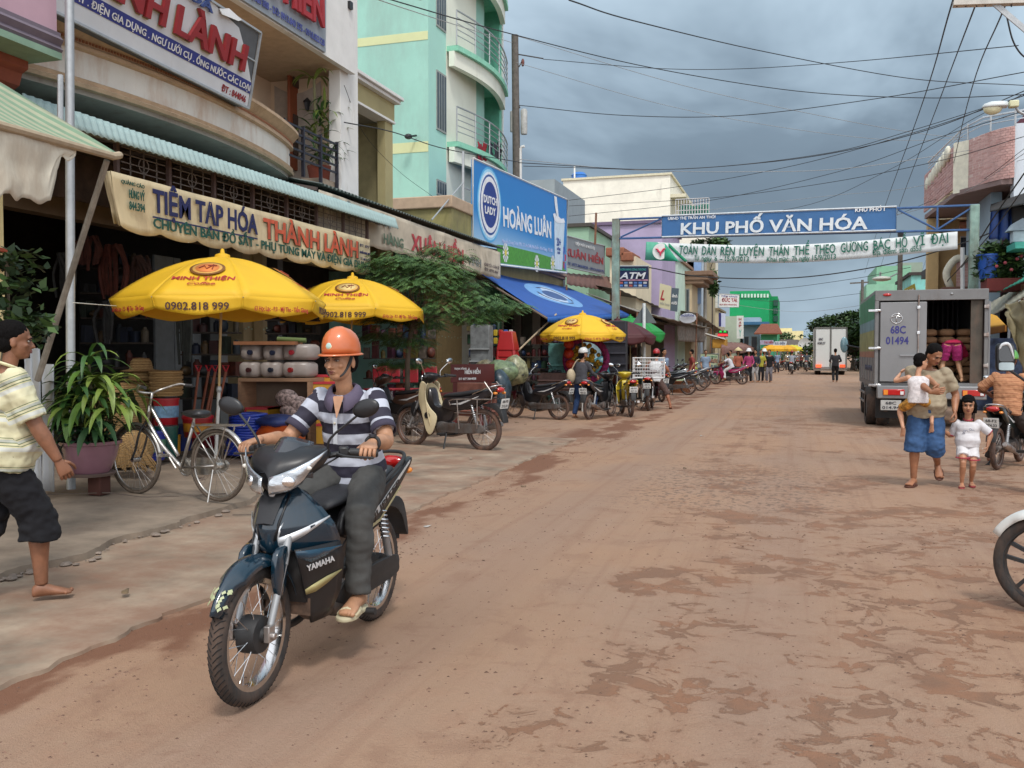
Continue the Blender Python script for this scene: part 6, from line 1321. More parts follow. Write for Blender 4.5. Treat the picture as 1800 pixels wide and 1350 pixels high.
def sandal(root,A,f,up,s,mat,sole=None):
    A=V(A);f=V(f).normalized();up=V(up);up=(up-f*up.dot(f)).normalized();r_=f.cross(up)
    out=sm([(-.068,0),(-.055,.032),(0,.036),(.06,.040),(.12,.052),(.165,.046),(.192,.015),(.190,-.02),(.16,-.045),(.12,-.052),(.05,-.040),(-.05,-.032)],3)
    q=obj('sandal',MB().prism([(a*s,b*s)for a,b in out],A+up*(-.096*s),f,r_,up*.020*s,bev=.004),sole or mat,root)
    g=MB()
    for u0,u1 in((.050,.085),(.095,.130))if sole is None else((.06,.14),):
        rows=[]
        for u in(u0,u1):
            wd=.047;rows.append([A+f*(u*s)+r_*(wd*s*math.cos(a))*1.08+up*((-.082+(.052 if u<.09 else .040)*max(0,math.sin(a)))*s)for a in[PI*k/8 for k in range(9)]])
        g.loft(rows,caps=False,closed=False)
    obj('strap',g,mat,q,smooth=180,solid=.006)
def head(g,N_,hf,hu,s,fem=False):
    """neck base N_, facing hf, up hu; returns centre frame"""
    F_=V(hf).normalized();U=V(hu);U=(U-F_*U.dot(F_)).normalized();R_=F_.cross(U)
    B=V(N_)+U*(.070*s)+F_*(.025*s)
    Rm=Matrix((R_,F_,U)).transposed()
    def p(x,y,z):return B+R_*(x*s)+F_*(y*s)+U*(z*s)
    g.ell(p(0,-.012,.145),(.077*s,.094*s,.084*s),20,14,R=Rm)
    g.ell(p(0,.018,.085),(.064*s,.070*s,.088*s),20,14,R=Rm)
    g.ell(p(0,.052,.030),(.034*s,.032*s,.028*s),14,10,R=Rm)
    g.ell(p(0,.022,.045),(.056*s,.052*s,.040*s),14,10,R=Rm)
    g.ell(p(0,.082,.133),(.046*s,.014*s,.012*s),12,8,R=Rm)
    g.tube([p(0,.083,.120),p(0,.097,.092),p(0,.104,.078),p(0,.088,.072)],[.008*s,.011*s,.014*s,.008*s],8)
    for q in(-1,1):
        g.ell(p(q*.012,.091,.075),(.008*s,.009*s,.007*s),8,6,R=Rm)
        g.ell(p(q*.040,.062,.085),(.020*s,.018*s,.016*s),10,7,R=Rm)
        g.ell(p(q*.074,-.008,.095),(.009*s,.018*s,.030*s),10,8,R=Rm)
    g.ell(p(0,.082,.050),(.024*s,.012*s,.011*s),10,8,R=Rm)
    return p,Rm
def torso_rings(sp,lat,inf=0,belly=0,k=20,prof=None):
    prof=prof or[(-.14,.095,.085),(-.07,.150,.112),(.04,.168,.118),(.16,.150,.108),(.30,.140,.102),(.52,.155,.112),(.72,.172,.112),(.86,.176,.095),(.94,.145,.078),(1.0,.075,.062)]
    rings=[]
    for u,wd,dp in prof:
        c,fwd=sp(u);r_=lat(u);bl=belly*math.exp(-((u-.22)/.2)**2);c=c+fwd*bl*.6
        wd+=inf+bl*.3;dp+=inf+bl*.5
        rings.append([c+r_*(wd*math.copysign(abs(math.cos(a))**.85,math.cos(a)))+fwd*(dp*math.copysign(abs(math.sin(a))**.9,math.sin(a)))for a in[2*PI*q/k for q in range(k)]])
    return rings
def person(label,h=1.65,pelvis=(0,0,.92),chest=None,pf=(0,1,0),cf=(0,1,0),hf=(0,1,0),hu=(0,0,1),hands=None,feet=None,elbow=None,knee=None,footdir=None,skin=SK,shirt=None,trousers=None,hair='black',hat=None,shoes=None,belly=0,stripe=None,sleeve=.62,leg=1.0,curls=(.3,.3),palms=None,hdirs=None,fat=1,group=None,hi=False,vox=.011,dress=False,child=1,nk=None,footup=None,loose=1,cat='person',name='person',haircut=0,fold=.006):
    s=h/1.70;root=thing(name,label,cat,group=group)
    pel=V(pelvis);pf=V(pf).normalized();cf=V(cf).normalized()
    che=V(chest)if chest else pel+V((0,0,.50*s))
    axis=(che-pel).normalized()
    def ort(f,ax):f=(f-ax*f.dot(ax));return f.normalized()
    Fp,Fc=ort(pf,axis if abs(axis.z)>.3 else V((0,0,1))),ort(cf,axis)
    Rp,Rc=Fp.cross(V((0,0,1))if abs(Fp.z)<.7 else axis).normalized(),Fc.cross(axis).normalized()
    T=(che-pel).length
    bend=V((0,0,0))
    mid=pel.lerp(che,.45)-(Fp+Fc).normalized()*(.02*s)+((V((0,0,1))*.0))
    def sp(u):
        a=pel.lerp(mid,min(1,max(-.5,u/.45))if u<.45 else 1)if u<.45 else mid.lerp(che,(u-.45)/.55);f=Fp.lerp(Fc,max(0,min(1,u))).normalized();return a,f
    def lat(u):return Rp.lerp(Rc,max(0,min(1,u))).normalized()
    def prf(pr):return[(u,wd*s*fat,dp*s*fat)for u,wd,dp in pr]
    P0=[(-.14,.095,.085),(-.07,.150,.112),(.04,.168,.118),(.16,.150,.108),(.30,.140,.102),(.52,.155,.112),(.72,.172,.112),(.86,.176,.095),(.94,.145,.078),(1.0,.075,.062)]
    body=MB();body.loft(torso_rings(sp,lat,0,belly,20,prf(P0)))
    nb=che+axis*(.02*s);
    hf=V(hf).normalized();hu=V(hu)
    NK=V(nk)if nk else nb+axis*(.02*s)+Fc*(.005*s)
    hs=s*child
    hg=MB()
    p,Rm=head(hg,NK,hf,hu,hs)
    body.tube([nb-axis*.05*s,NK+hu.normalized()*.03*s,p(0,-.01,.06)],[.058*s,.045*s*max(1,child*.85),.049*s*max(1,child*.85)],14)
    # limbs
    sh=[che+Rc*(sd*.165*s*fat)-axis*(.035*s)for sd in(-1,1)]
    hp=[pel+Rp*(sd*.09*s)-V((0,0,.02*s))for sd in(-1,1)]
    ua,fa,ul,ll=.285*s,.255*s,.42*s,.41*s
    hands=hands or[sh[0]+V((-.06*s,.05,-.50*s)),sh[1]+V((.06*s,.05,-.50*s))]
    elbow=elbow or[-Fc*1+Rc*-.3,-Fc*1+Rc*.3];knee=knee or[Fp,Fp]
    arms=[];legs=[];exact=MB()
    palms=palms or[Rc,-Rc];hdirs=hdirs or[None,None];curls=curls if isinstance(curls[0],(list,tuple))else[[c]*3 for c in curls]
    for i,sd in enumerate((-1,1)):
        W=V(hands[i]);e,W=ik(sh[i],W,ua,fa,elbow[i]);arms.append((sh[i],e,W))
        q=smo([sh[i],sh[i].lerp(e,.5),e,e.lerp(W,.35),W],2)
        body.tube(q,[x*s*fat**.5 for x in(.056,.054,.050,.045,.041,.043,.043,.034,.026)],12)
        body.ell(sh[i],.058*s*fat,12,8)
        hd=V(hdirs[i])if hdirs[i]is not None else(W-e)
        hand(exact,W,hd,palms[i],sd,s*1.0,curls[i],foot=False)
        k_,A=ik(hp[i],V(feet[i]),ul,ll,knee[i])if feet else(None,None);legs.append((hp[i],k_,A))
        q=smo([hp[i],hp[i].lerp(k_,.5),k_,k_.lerp(A,.35),A],2)
        body.tube(q,[x*s*fat**.5 for x in(.085,.085,.078,.066,.054,.053,.055,.042,.034)],12)
        fd=V(footdir[i])if footdir else Fp
        fu=V(footup[i])if footup else V((0,0,1))
        footm(exact,A,fd,fu,s)
        if shoes:sandal(root,A,fd,fu,s,shoes,None)
    m_,c,nn=evalmesh(body,vox*.8,4)
    hm,hc_,hn=evalmesh(hg,.0046*hs if hi else .0075*hs,3 if hi else 2)
    # eye sockets pressed into the face
    for q in(-1,1):
        e_=np.array(p(q*.031,.088,.113));d2=((hc_-e_)**2).sum(1);hc_-=np.outer(np.exp(-d2/(2*(.014*hs)**2))*.011*hs,np.array(Rm@V((0,1,0))))
    e_=np.array(p(0,.096,.0505));rel=(hc_-e_)@np.array(Rm);wgt=np.exp(-(rel[:,0]/(.024*hs))**4-(rel[:,2]/(.0025*hs))**2-(rel[:,1]/(.02*hs))**2)*.004*hs;hc_-=np.outer(wgt,np.array(Rm@V((0,1,0))))
    me=bpy.data.meshes.new('body');fs=[tuple(f.vertices)for f in m_.polygons];o1=len(c);fs+=[tuple(i+o1 for i in f.vertices)for f in hm.polygons];o2=o1+len(hc_);fs+=[tuple(i+o2 for i in f)for f in exact.f]
    me.from_pydata(list(map(tuple,c))+list(map(tuple,hc_))+exact.v,[],fs);me.materials.append(skin_mat(skin));finish(me,180)
    b=bpy.data.objects.new('body',me);col.objects.link(b);b.parent=root
    # face
    f_=hi or h>0
    for q in(-1,1):
        if True:
            ey=obj('eye',MB().ell(p(q*.0305,.0765,.112),(.0135*hs,.008*hs,(.0062 if hi else .007)*hs),12,8,R=Rm),M((.34,.31,.28),.4),root,smooth=180)
            obj('iris',MB().ell(p(q*.0305+.000,.0815,.112),(.0062*hs,.004*hs,.0060*hs),10,6,R=Rm),M((.015,.01,.008),.2),ey,smooth=180)
            obj('eyelid',MB().tube([p(q*.015,.083,.1135),p(q*.030,.0875,.1195),p(q*.047,.077,.1150)],[.0022*hs,.0042*hs,.0022*hs],6),M('5c3a2a',.6)if hi else M((.03,.02,.015)),ey,smooth=180)
        obj('eyebrow',MB().tube([p(q*.013,.094,.128),p(q*.030,.093,.134),p(q*.050,.078,.130)],[.0030*hs,.0042*hs,.0018*hs],6),M((.016,.012,.010),.9),root,smooth=180)
    lm=M('7a3f38' if hi else '7d3c36',.5)
    obj('lips',MB().tube([p(-.022,.0835,.0505),p(-.008,.0925,.0545),p(0,.0935,.0530),p(.008,.0925,.0545),p(.022,.0835,.0505)],[.0015*hs,.0042*hs,.0040*hs,.0042*hs,.0015*hs],6).tube([p(-.019,.0835,.0470),p(0,.0925,.0435),p(.019,.0835,.0470)],[.0015*hs,.0052*hs,.0015*hs],6),lm,root,smooth=180)
    hairm=M((.006,.005,.005)if hair=='black' else hair,.85,.4,40,.5,stretch=(4,4,1));hairm.node_tree.nodes['Principled BSDF'].inputs['Specular IOR Level'].default_value=.12
    if hair:
        hgm=MB();hgm.ell(p(0,-.024,.158),(.083*hs,.098*hs,.086*hs),24,16,R=Rm)
        hgm.ell(p(0,-.045,.100),(.076*hs,.066*hs,.070*hs),20,12,R=Rm)
        if haircut>=1:
            hgm.tube([p(0,-.05,.13),p(0,-.065,.05),p(0,-.06,-.02*haircut)],[.07*hs,.075*hs,.055*hs],14)
            for q in(-1,1):hgm.tube([p(q*.05,.0,.16),p(q*.078,-.005,.10),p(q*.075,-.01,.01)],[.035*hs,.028*hs,.024*hs],10)
            hgm.tube([p(-.05,.062,.162),p(0,.076,.176),p(.05,.062,.162)],[.018*hs,.020*hs,.018*hs],8)
        if haircut==.5:hgm.ell(p(0,-.08,.16),(.03*hs,)*3,12,8)
        hm2,hc2,hn2=evalmesh(hgm,.008*hs,2)
        for i in range(len(hc2)):hc2[i]+=hn2[i]*(.004*hs*noise.noise(V(hc2[i])*60/hs))
        me2=bpy.data.meshes.new('hair');me2.from_pydata(list(map(tuple,hc2)),[],[tuple(f.vertices)for f in hm2.polygons]);me2.materials.append(hairm);finish(me2,180)
        ho=bpy.data.objects.new('hair',me2);col.objects.link(ho);ho.parent=root
    def cloth(name,mb,mat,vx,it=5,fold_=fold,seed=0,attr=False):
        m3,c3,n3=evalmesh(mb,vx,it);
        for i in range(len(c3)):
            q=V(c3[i]);c3[i]+=n3[i]*(fold_*(noise.noise(V((q.x*9+seed,q.y*9,q.z*16)))+.6*noise.noise(V((q.x*24,q.y*24+seed,q.z*30)))))
        mm=bpy.data.meshes.new(name);mm.from_pydata(list(map(tuple,c3)),[],[tuple(f.vertices)for f in m3.polygons]);mm.materials.append(mat);finish(mm,180)
        if attr:
            a=mm.attributes.new('str','FLOAT','POINT');segs=[(pel,che,0)]+[(A_,B_,0)for A_,B_,_ in arms]
            val=np.zeros(len(c3));best=np.full(len(c3),1e9)
            for k,(A_,B_,_)in enumerate(segs):
                A_=np.array(A_);B_=np.array(B_);dv=B_-A_;L2=dv@dv;t_=np.clip(((c3-A_)@dv)/L2,-.3 if k==0 else 0,1.0);dist=np.linalg.norm(c3-(A_+np.outer(t_,dv)),axis=1)-(.13*s if k==0 else .03*s)
                v_=((c3-A_)@dv)/math.sqrt(L2)if k==0 else T-.045*s-((c3-A_)@dv)/math.sqrt(L2)
                m__=dist<best;best[m__]=dist[m__];val[m__]=v_[m__]
            a.data.foreach_set('value',val)
        ob=bpy.data.objects.new(name,mm);col.objects.link(ob);ob.parent=root;return ob
    if shirt is not None:
        g=MB();pr=[(-.16,.172,.135),(-.07,.174,.135),(.04,.178,.132),(.16,.170,.125),(.30,.160,.120),(.52,.168,.122),(.72,.182,.122),(.86,.184,.105),(.94,.150,.088),(.995,.088,.073)]
        g.loft(torso_rings(sp,lat,.004*loose,belly,20,prf(pr)))
        if sleeve:
            for i in(0,1):
                a_,e,W=arms[i]
                if sleeve<=.92:g.tube([a_.lerp(e,-.05),a_.lerp(e,.3),a_.lerp(e,sleeve),a_.lerp(e,sleeve*1.12)],[x*s*fat for x in((.062,.063,.062,.061)if hi else(.067,.068,.068,.068))],14)
                else:g.tube(smo([a_,a_.lerp(e,.5),e,e.lerp(W,.4),e.lerp(W,.92)],2),[x*s*fat for x in(.064,.062,.058,.055,.052,.050,.048,.042,.036)],12)
                g.ell(a_,(.064 if hi else .068)*s*fat,12,8)
        cloth('shirt',g,stripe or shirt,vox*(.8 if hi else 1),3 if hi else 3,seed=1,attr=bool(stripe))
    if trousers is not None:
        g=MB();pr=[(-.15,.10,.10),(-.08,.158,.125),(.02,.176,.128),(.10,.168,.120),(.16,.150,.110)]
        g.loft(torso_rings(sp,lat,.002,belly,20,prf(pr)))
        for i in(0,1):
            a_,k_,A=legs[i];r_=[x*s*fat**.5 for x in(.094,.097,.092,.083,.076,.073,.070,.066,.066)]
            pts=smo([a_,a_.lerp(k_,.5),k_,k_.lerp(A,.5),k_.lerp(A,1.0)],2)
            if leg>=1:g.tube(pts,r_,14)
            else:
                tot=leg*8;n_=int(tot);pp=pts[:n_+1]+([pts[n_].lerp(pts[n_+1],tot-n_)]if tot>n_ else[]);lo=.012*loose*s
                g.tube(pp,[r_[j]+lo*j/4 for j in range(len(pp))],14)
        cloth('trousers' if leg>=.95 else 'shorts',g,trousers,vox,3,seed=4)
    root['pj']=0;del root['pj']
    return root,dict(p=p,Rm=Rm,hs=hs,s=s,arms=arms,legs=legs,che=che,NK=NK,axis=axis,Fc=Fc,Rc=Rc,pel=pel)
def helmet(root,J,color,brim=False,up=0,coat=.6,peak=True,hi=False,white_band=None):
    """crash or hard hat seated on a head; a child of its wearer"""
    p0,Rm,s=J['p'],J['Rm'],J['hs'];p=(lambda x,y,z:p0(x,y,z+up));F_=Rm@V((0,1,0));U=Rm@V((0,0,1));R_=Rm@V((1,0,0))
    g=MB();rings=[];nn=36;kk=.95 if brim else 1
    for z,r in[(.118,1.0),(.14,1.02),(.17,.99),(.20,.90),(.225,.75),(.245,.52),(.256,.25),(.258,.02)]:
        rings.append([p(.098*kk*r*math.cos(a),-.008+.116*kk*r*math.sin(a),z+(.006 if math.sin(a)>.3 else 0))for a in[2*PI*k/nn for k in range(nn)]])
    g.loft(rings,caps=False)
    m=M(color,.35,.08,8,.03,coat=coat,dirt=.15,dcol=(.2,.1,.06))
    h_=obj('helmet',g,m,root,smooth=180,solid=.006)
    if brim:
        g=MB();g.loft([[p((.093+w_*.022)*math.cos(a),-.008+(.110+w_*(.012+.030*max(0,math.sin(a))**2))*math.sin(a),.120+.004*w_-.010*w_*w_)for a in[2*PI*k/40 for k in range(41)]]for w_ in(0,.5,1)],caps=False,closed=False);obj('brim',g,m,h_,smooth=180,solid=.005)
        for x in(-.022,0,.022):obj('ridge',MB().tube([p(x,-.09,.215-abs(x)),p(x,-.03,.252-abs(x)*.5),p(x,.03,.250-abs(x)*.5),p(x,.075,.218-abs(x))],.006 if x else .009,8),m,h_,smooth=180)
        b=MB().ell(p(0,.101,.168),(.021*s,.004*s,.021*s),20,8,R=Rm@Matrix.Rotation(.25,3,'X'));bb_=obj('badge',b,M((.70,.68,.42),.5),h_,smooth=180);obj('badge_disc',MB().ell(p(0,.104,.168),(.016*s,.004*s,.016*s),16,8,R=Rm@Matrix.Rotation(.25,3,'X')),M((.45,.62,.55),.5),bb_)
        obj('sticker',MB().grid(lambda u,v:p(.0995*math.cos(.25-.5*u),-.008+.118*math.sin(.25-.5*u),.150+.022*v),6,2),M((.62,.60,.22),.5),h_,solid=.003)
    elif peak:
        g=MB();g.loft([[p((.099+.0*w_)*math.cos(a)*(1+.04*w_),-.008+(.116+.045*w_*math.sin((a-PI*.2)/(PI*.6)*PI))*math.sin(a),.135-.012*w_)for a in[PI*.2+PI*.6*k/12 for k in range(13)]]for w_ in(0,.5,1)],caps=False,closed=False);obj('peak',g,blk if white_band is None else white_band,h_,smooth=180,solid=.004)
    for q in(-1,1):obj('strap',MB().tube(smo([p(q*.085,.01,.13),p(q*.073,.025,.07),p(q*.045,.05,.015),p(0,.062,-.002)],4),.0042*s,6,ell=2.2 if hi else 1),blkm,h_)
    return h_
# ================================================================ HERO RIDER AND HIS BIKE
HX=(-2.27,4.06);HR=PI+math.radians(2)
bike=motorbike('dark blue motorbike ridden by the man in the orange helmet',body=M('0c2736',.20,.10,3,.015,coat=.9,dirt=.14,dcol=(.10,.07,.05)),dirty=False,hi=True,plates=None,wheelk='spoke',tailc=blk)
# front cowl decals, seen on both sides of the nose
def rowpt(x,z,off=.007):
    rows=[(.88,.385,.055,.36),(.84,.44,.11,.345),(.78,.50,.165,.32),(.71,.525,.205,.285),(.64,.515,.215,.25),(.60,.495,.21,.235)]
    for a,b in zip(rows,rows[1:]):
        if b[0]<=z<=a[0]:
            u=(a[0]-z)/(a[0]-b[0]);yc,wd,yb=[a[i]+(b[i]-a[i])*u for i in(1,2,3)];s=max(-1,min(1,x/wd));return V((x,yc-(yc-yb)*abs(s)**1.6+off*(1-.4*abs(s)),z))+V((math.copysign(off*abs(s)*.8,x),0,0))
    return V((x,.5,z))
def strip(pts,wds,off=.008):
    rings=[]
    for(x,z),w_ in zip(pts,wds):rings.append([rowpt(x,z-w_/2,off),rowpt(x,z+w_/2,off)])
    return MB().loft(rings,caps=False,closed=False)
silver=M((.66,.68,.70),.3,.12,30,.02,metal=.4,coat=.6)
for s in(-1,1):
    obj('silver_flash',strip([(s*.045,.655),(s*.08,.663),(s*.12,.685),(s*.16,.715),(s*.19,.742)],[.034,.040,.034,.022,.006]),silver,bike,smooth=180,solid=.003)
    obj('silver_flash',strip([(s*.045,.655),(s*.052,.70),(s*.062,.735)],[.042,.030,.006]),silver,bike,smooth=180,solid=.003)
    obj('cowl_edge',MB().tube([rowpt(s*.05,.86-.01,.01),rowpt(s*.055,.80,.010),rowpt(s*.05,.74,.012),rowpt(s*.035,.66,.012)],.006,6),blk,bike,smooth=180)
    # blue shoulder on the lower wing, with badge lettering
    wing=lambda z,q,s=s:None
obj('nose_badge',MB().ell((0,.468,.858),(.016,.008,.016),14,8),silver,bike)
def wingp(s,z,q,off=.008):
    wrow=[(.62,.49,.12,.215,.245),(.54,.445,.115,.212,.205),(.46,.41,.115,.20,.19),(.38,.375,.11,.185,.185),(.31,.35,.11,.16,.20)]
    for a,b in zip(wrow,wrow[1:]):
        if b[0]<=z<=a[0]:
            u=(a[0]-z)/(a[0]-b[0]);yf,xi,xo,yb=[a[i]+(b[i]-a[i])*u for i in(1,2,3,4)];return V((s*(xi+(xo-xi)*q+off*.85),yf-(yf-yb)*q**1.2+off*.5,z))
for s in(-1,1):
    g=MB();g.loft([[wingp(s,z0,q),wingp(s,z1,q)]for q,z0,z1 in((0,.585,.615),(.3,.55,.61),(.6,.565,.605),(.85,.585,.60),(1,.595,.60))],caps=False,closed=False);obj('blue_flash',g,M('143c52',.22,.1,3,.01,coat=.8),bike,smooth=180,solid=.003)
    g=MB();g.loft([[wingp(s,z0,q,.009),wingp(s,z1,q,.009)]for q,z0,z1 in((.0,.40,.425),(.3,.405,.445),(.6,.43,.465),(.95,.475,.48))],caps=False,closed=False);obj('gold_flash',g,M((.42,.37,.17),.35,.15,metal=.4),bike,smooth=180,solid=.003)
a,b=wingp(1,.512,.14,.013),wingp(1,.532,.78,.013);text('YAMAHA',b,a,(0,0,1),.027,silver,bike,.03,depth=.003,lift=.002)
a,b=wingp(-1,.512,.14,.013),wingp(-1,.532,.78,.013);text('YAMAHA',a,b,(0,0,1),.027,silver,bike,.03,depth=.003,lift=.002)
g=MB();r_=random.Random(4)
for s in(-1,1):
    for k in range(9):
        a_=.52+.30*r_.random();w_=s*(.012+.030*r_.random());c=V((0,.64,.29));q=lambda da,dx,ro=0:c+V((w_+dx,(.338-.05*min(1,abs(w_+dx)/.0625)**2.4)*math.cos(a_+da),(.338-.05*min(1,abs(w_+dx)/.0625)**2.4)*math.sin(a_+da)))
        g.add([q(0,0),q(.03,.006),q(.07,-.004),q(.04,-.010),q(.02,-.003)],[(0,1,2,3,4)])
obj('fender_decal',g,M((.42,.46,.26),.5),bike,smooth=None,solid=.001,kind='stuff')
for i,(x,z)in enumerate(((-.07,.50),(.07,.42))):obj('mud_flap',MB().box((.06,-.99+.01*i,.56-.12*i),(.12,.01,.13)),blkm,bike,bevel=.004)
R_sh=stripes([(0,'2b2838'),(.52,'b9bdc9')],.112,attr='str',rough=.8)
rider,J=person('rider in orange helmet and navy striped polo driving the dark blue motorbike',h=1.62,pelvis=(0,-.37,.855),chest=(0.0,-.29,1.275),cf=(.0,1,0),hf=(.16,1,-.05),hu=(0,.05,1),nk=(0,-.255,1.268),hands=[(-.30,.08,1.05),(.30,.08,1.05)],elbow=[V((-.45,-.4,-1)),V((.45,-.4,-1))],feet=[(-.19,.0,.315),(.19,.0,.315)],knee=[V((-.35,1,.8)),V((.35,1,.8))],footdir=[(-.05,1,-.02),(.05,1,-.02)],shirt=blk,stripe=R_sh,trousers=M((.060,.060,.057),.9,.15,12,.25),hair='black',shoes=None,hi=True,vox=.0095,sleeve=.68,skin='b38566',fat=.97,palms=[V((.1,0,-1)),V((-.1,0,-1))],hdirs=[V((-.25,1,-.15)),V((.25,1,-.15))],curls=([.75,1.1,.9],[.75,1.1,.9]),fold=.010)
# polo collar, placket, buttons, watch
cm=M('5d5468',.85,.1,20,.15);nk=J['NK'];s=J['s'];Fc,ax,Rc=J['Fc'],J['axis'],J['Rc']
def cp(a,r,z):return nk+Rc*(r*math.sin(a))+Fc*(r*math.cos(a)*.92)+ax*z
g=MB()
rows=[]
for k in range(25):
    a=.30+(2*PI-.60)*k/24;fr_=max(0,math.cos(a));rows.append([cp(a,.060,.030-.035*fr_),cp(a,.066,.042-.045*fr_),cp(a,.082,.030-.055*fr_),cp(a,.100+.012*fr_,-.008-.075*fr_**1.3)])
g.loft(rows,caps=False,closed=False);obj('collar',g,cm,rider,smooth=180,solid=.005)
obj('neck_skin',MB().loft([[cp(-.34,.075,-.0),cp(.34,.075,-.0),cp(.0,.118,-.105)],[cp(-.34,.085,-.005),cp(.34,.085,-.005),cp(.0,.124,-.108)]]),skin_mat('b38566'),rider)
obj('placket',MB().loft([[cp(-.05,.130,-.10),cp(.10,.130,-.10),cp(.10,.150,-.23),cp(-.05,.150,-.23)],[cp(-.05,.135,-.10),cp(.10,.135,-.10),cp(.10,.156,-.23),cp(-.05,.156,-.23)]]),M((.50,.52,.56),.8),rider)
obj('button',MB().ell(cp(.03,.142,-.125),.006,8,6),M((.5,.45,.35),.3),rider)
for sh_,e_,w_ in J['arms']:d_=(e_-sh_).normalized();x_,y_,z_=fr(d_);c_=sh_.lerp(e_,.74);obj('sleeve_cuff',MB().tube([c_-d_*.022,c_+d_*.016],.0605,20,caps=False),M('3a3546',.85),rider,smooth=180,solid=.006)
sh_,e_,w_=J['arms'][0];d_=(w_-e_).normalized();x_,y_,z_=fr(d_)
wt=obj('wrist_watch',MB().tube([w_-d_*.018+(x_*math.cos(a)+y_*math.sin(a))*.031 for a in[2*PI*k/20 for k in range(20)]],.006,6,closed=True,ell=1.8),blkm,rider,smooth=180)
up_=V((0,-.2,1));up_=(up_-d_*up_.dot(d_)).normalized();obj('dial',MB().cyl(w_-d_*.018+up_*.030,w_-d_*.018+up_*.042,.018,n=16),M((.05,.05,.06),.2,metal=.5),wt)
hh=helmet(rider,J,'c96a38',brim=True,hi=True,up=.024)
for i in(0,1):
    A=J['legs'][i][2];sandal(rider,A,(0,1,-.02),(0,0,1),s,M((.62,.55,.36),.7,.1,40,.4),M((.50,.45,.30),.7))
place(bike,(HX[0],HX[1],hroad(*HX)),HR,1.03);place(rider,(HX[0],HX[1],hroad(*HX)),HR,1.03)
# ================================================================ OTHER PEOPLE AND BIKES
RA=math.radians
def at(o,x,y,rz,s=1,z=None):place(o,(x,y,hroad(x,y)if z is None else z),rz,s)
# man walking at the left edge, facing +X/right in the photo
st_y=stripes([(0,'d8d3b0'),(.28,'cdcfc6'),(.42,'d5cfa4'),(.46,'6f7a5c'),(.49,'d3cda8'),(.56,'6f7a5c'),(.59,'b9bdb0'),(.68,'d3cda8'),(.72,'75805f'),(.75,'d3cda8')],.17,attr='str',rough=.85)
a=P(80,1050,Z=.04)
man,J=person('barefoot man in yellow striped polo and dark shorts walking at the left edge',h=1.66,pelvis=(0,.0,.88),chest=(0,.05,1.37),cf=(.0,1,0),hf=(.28,1,-.05),nk=(0,.07,1.395),hands=[(-.24,-.22,.86),(.30,.26,.84)],elbow=[V((-.4,-1,-.2)),V((.5,-.9,-.3))],feet=[(-.10,-.36,.20),(.10,.20,.095)],footdir=[(0,.8,-.7),(.25,1,0)],footup=[(0,.7,.8),(0,0,1)],shirt=blk,stripe=st_y,trousers=M((.007,.007,.010),.95,.2,10,.3),leg=.66,skin=SKD,sleeve=.80,curls=([.5,.8,.5],[.5,.8,.5]),palms=[V((1,0,0)),V((-1,0,0))],belly=.08,fat=1.27,fold=.014,loose=2.5,vox=.010)
obj('shirt_collar',MB().tube([J['NK']+J['Rc']*(.066*math.sin(q))+J['Fc']*(.062*math.cos(q))+V((0,0,.022-.02*math.cos(q)))for q in[2*PI*k/18 for k in range(18)]],.009,6,closed=True,ell=1.8),M('d3cda8',.85),man,smooth=180)
dvec=V((.50,.86,0));rz=math.atan2(-dvec.x,dvec.y);ft=Matrix.Rotation(rz,3,'Z')@V((.10,.24,0));place(man,(a.x-ft.x+.03,a.y-ft.y,.035),rz,.99)
# woman in white helmet astride a bike, seen from behind/side
a=P(1025,737,Z=0)
w1,J=person('woman in white helmet, grey top and jeans standing astride a parked motorbike',h=1.60,pelvis=(0,0,.85),chest=(-.0,.06,1.30),cf=(.25,1,0),hf=(.95,.4,0),feet=[(-.17,.0,.09),(.30,.05,.24)],knee=[V((-.2,1,0)),V((.3,1,.3))],hands=[(-.20,.33,.92),(.22,.38,.95)],shirt=M((.055,.055,.065),.85,.2,10,.2),sleeve=1,trousers=M((.02,.05,.14),.9,.2,12,.25),haircut=1,belly=0,fat=.92)
helmet(w1,J,'c9c9c6');obj('shoulder_bag',MB().ell((-.20,-.12,.98),(.10,.13,.17),16,10).tube(smo([(-.2,-.12,1.1),(-.1,.0,1.35),(.05,.1,1.36)],4),.012,6),M('b0a084',.7,.15,8,.2),w1,smooth=180);at(w1,a.x-.12,a.y+.3,RA(-14))
wb=motorbike('dirty black motorbike under the woman in the white helmet',body='22242a',plates=('68-P1','456.21'));at(wb,a.x+.28,a.y+.55,RA(-12))
# white bag? handbag is worn, stays with her
yb=motorbike('yellow motorbike parked beside the woman in the white helmet',body=M('c4ad2a',.3,.1,5,.02,coat=.6,dirt=.35),shield=M('c4ad2a',.3,.1,5,.02,coat=.6),trim=M('b8a12a',.35),plates=('68-H1','027.18'),mdark=False);a=P(1108,733,Z=0);at(yb,a.x-.20,a.y+.60,RA(20),1.0)
bb_=motorbike('maroon motorbike carrying a large white wire basket',body='4a1518',basket=dict(c=(0,-.45,.86),s=(.80,.55,.52)),plates=('68-F3','118.42'));a=P(1133,722,Z=0);at(bb_,a.x+.05,a.y+.62,RA(4))
a=P(1135,722,Z=0)
w2,J=person('man in white sleeveless shirt and red helmet sitting on the basket motorbike',h=1.62,pelvis=(0,.25,.80),chest=(0.02,.32,1.28),feet=[(-.25,.3,.12),(.42,.12,.09)],knee=[V((-.6,1,.3)),V((.8,.6,.2))],hands=[(-.28,.62,.98),(.28,.62,.98)],shirt=M((.68,.69,.70),.85,.1,10,.2),sleeve=0,trousers=M('5b4640',.9,.3,12,.2),leg=.6,skin='9a6246',fat=1.05)
helmet(w2,J,'a01c22');at(w2,a.x+.12,a.y+.72,RA(4))
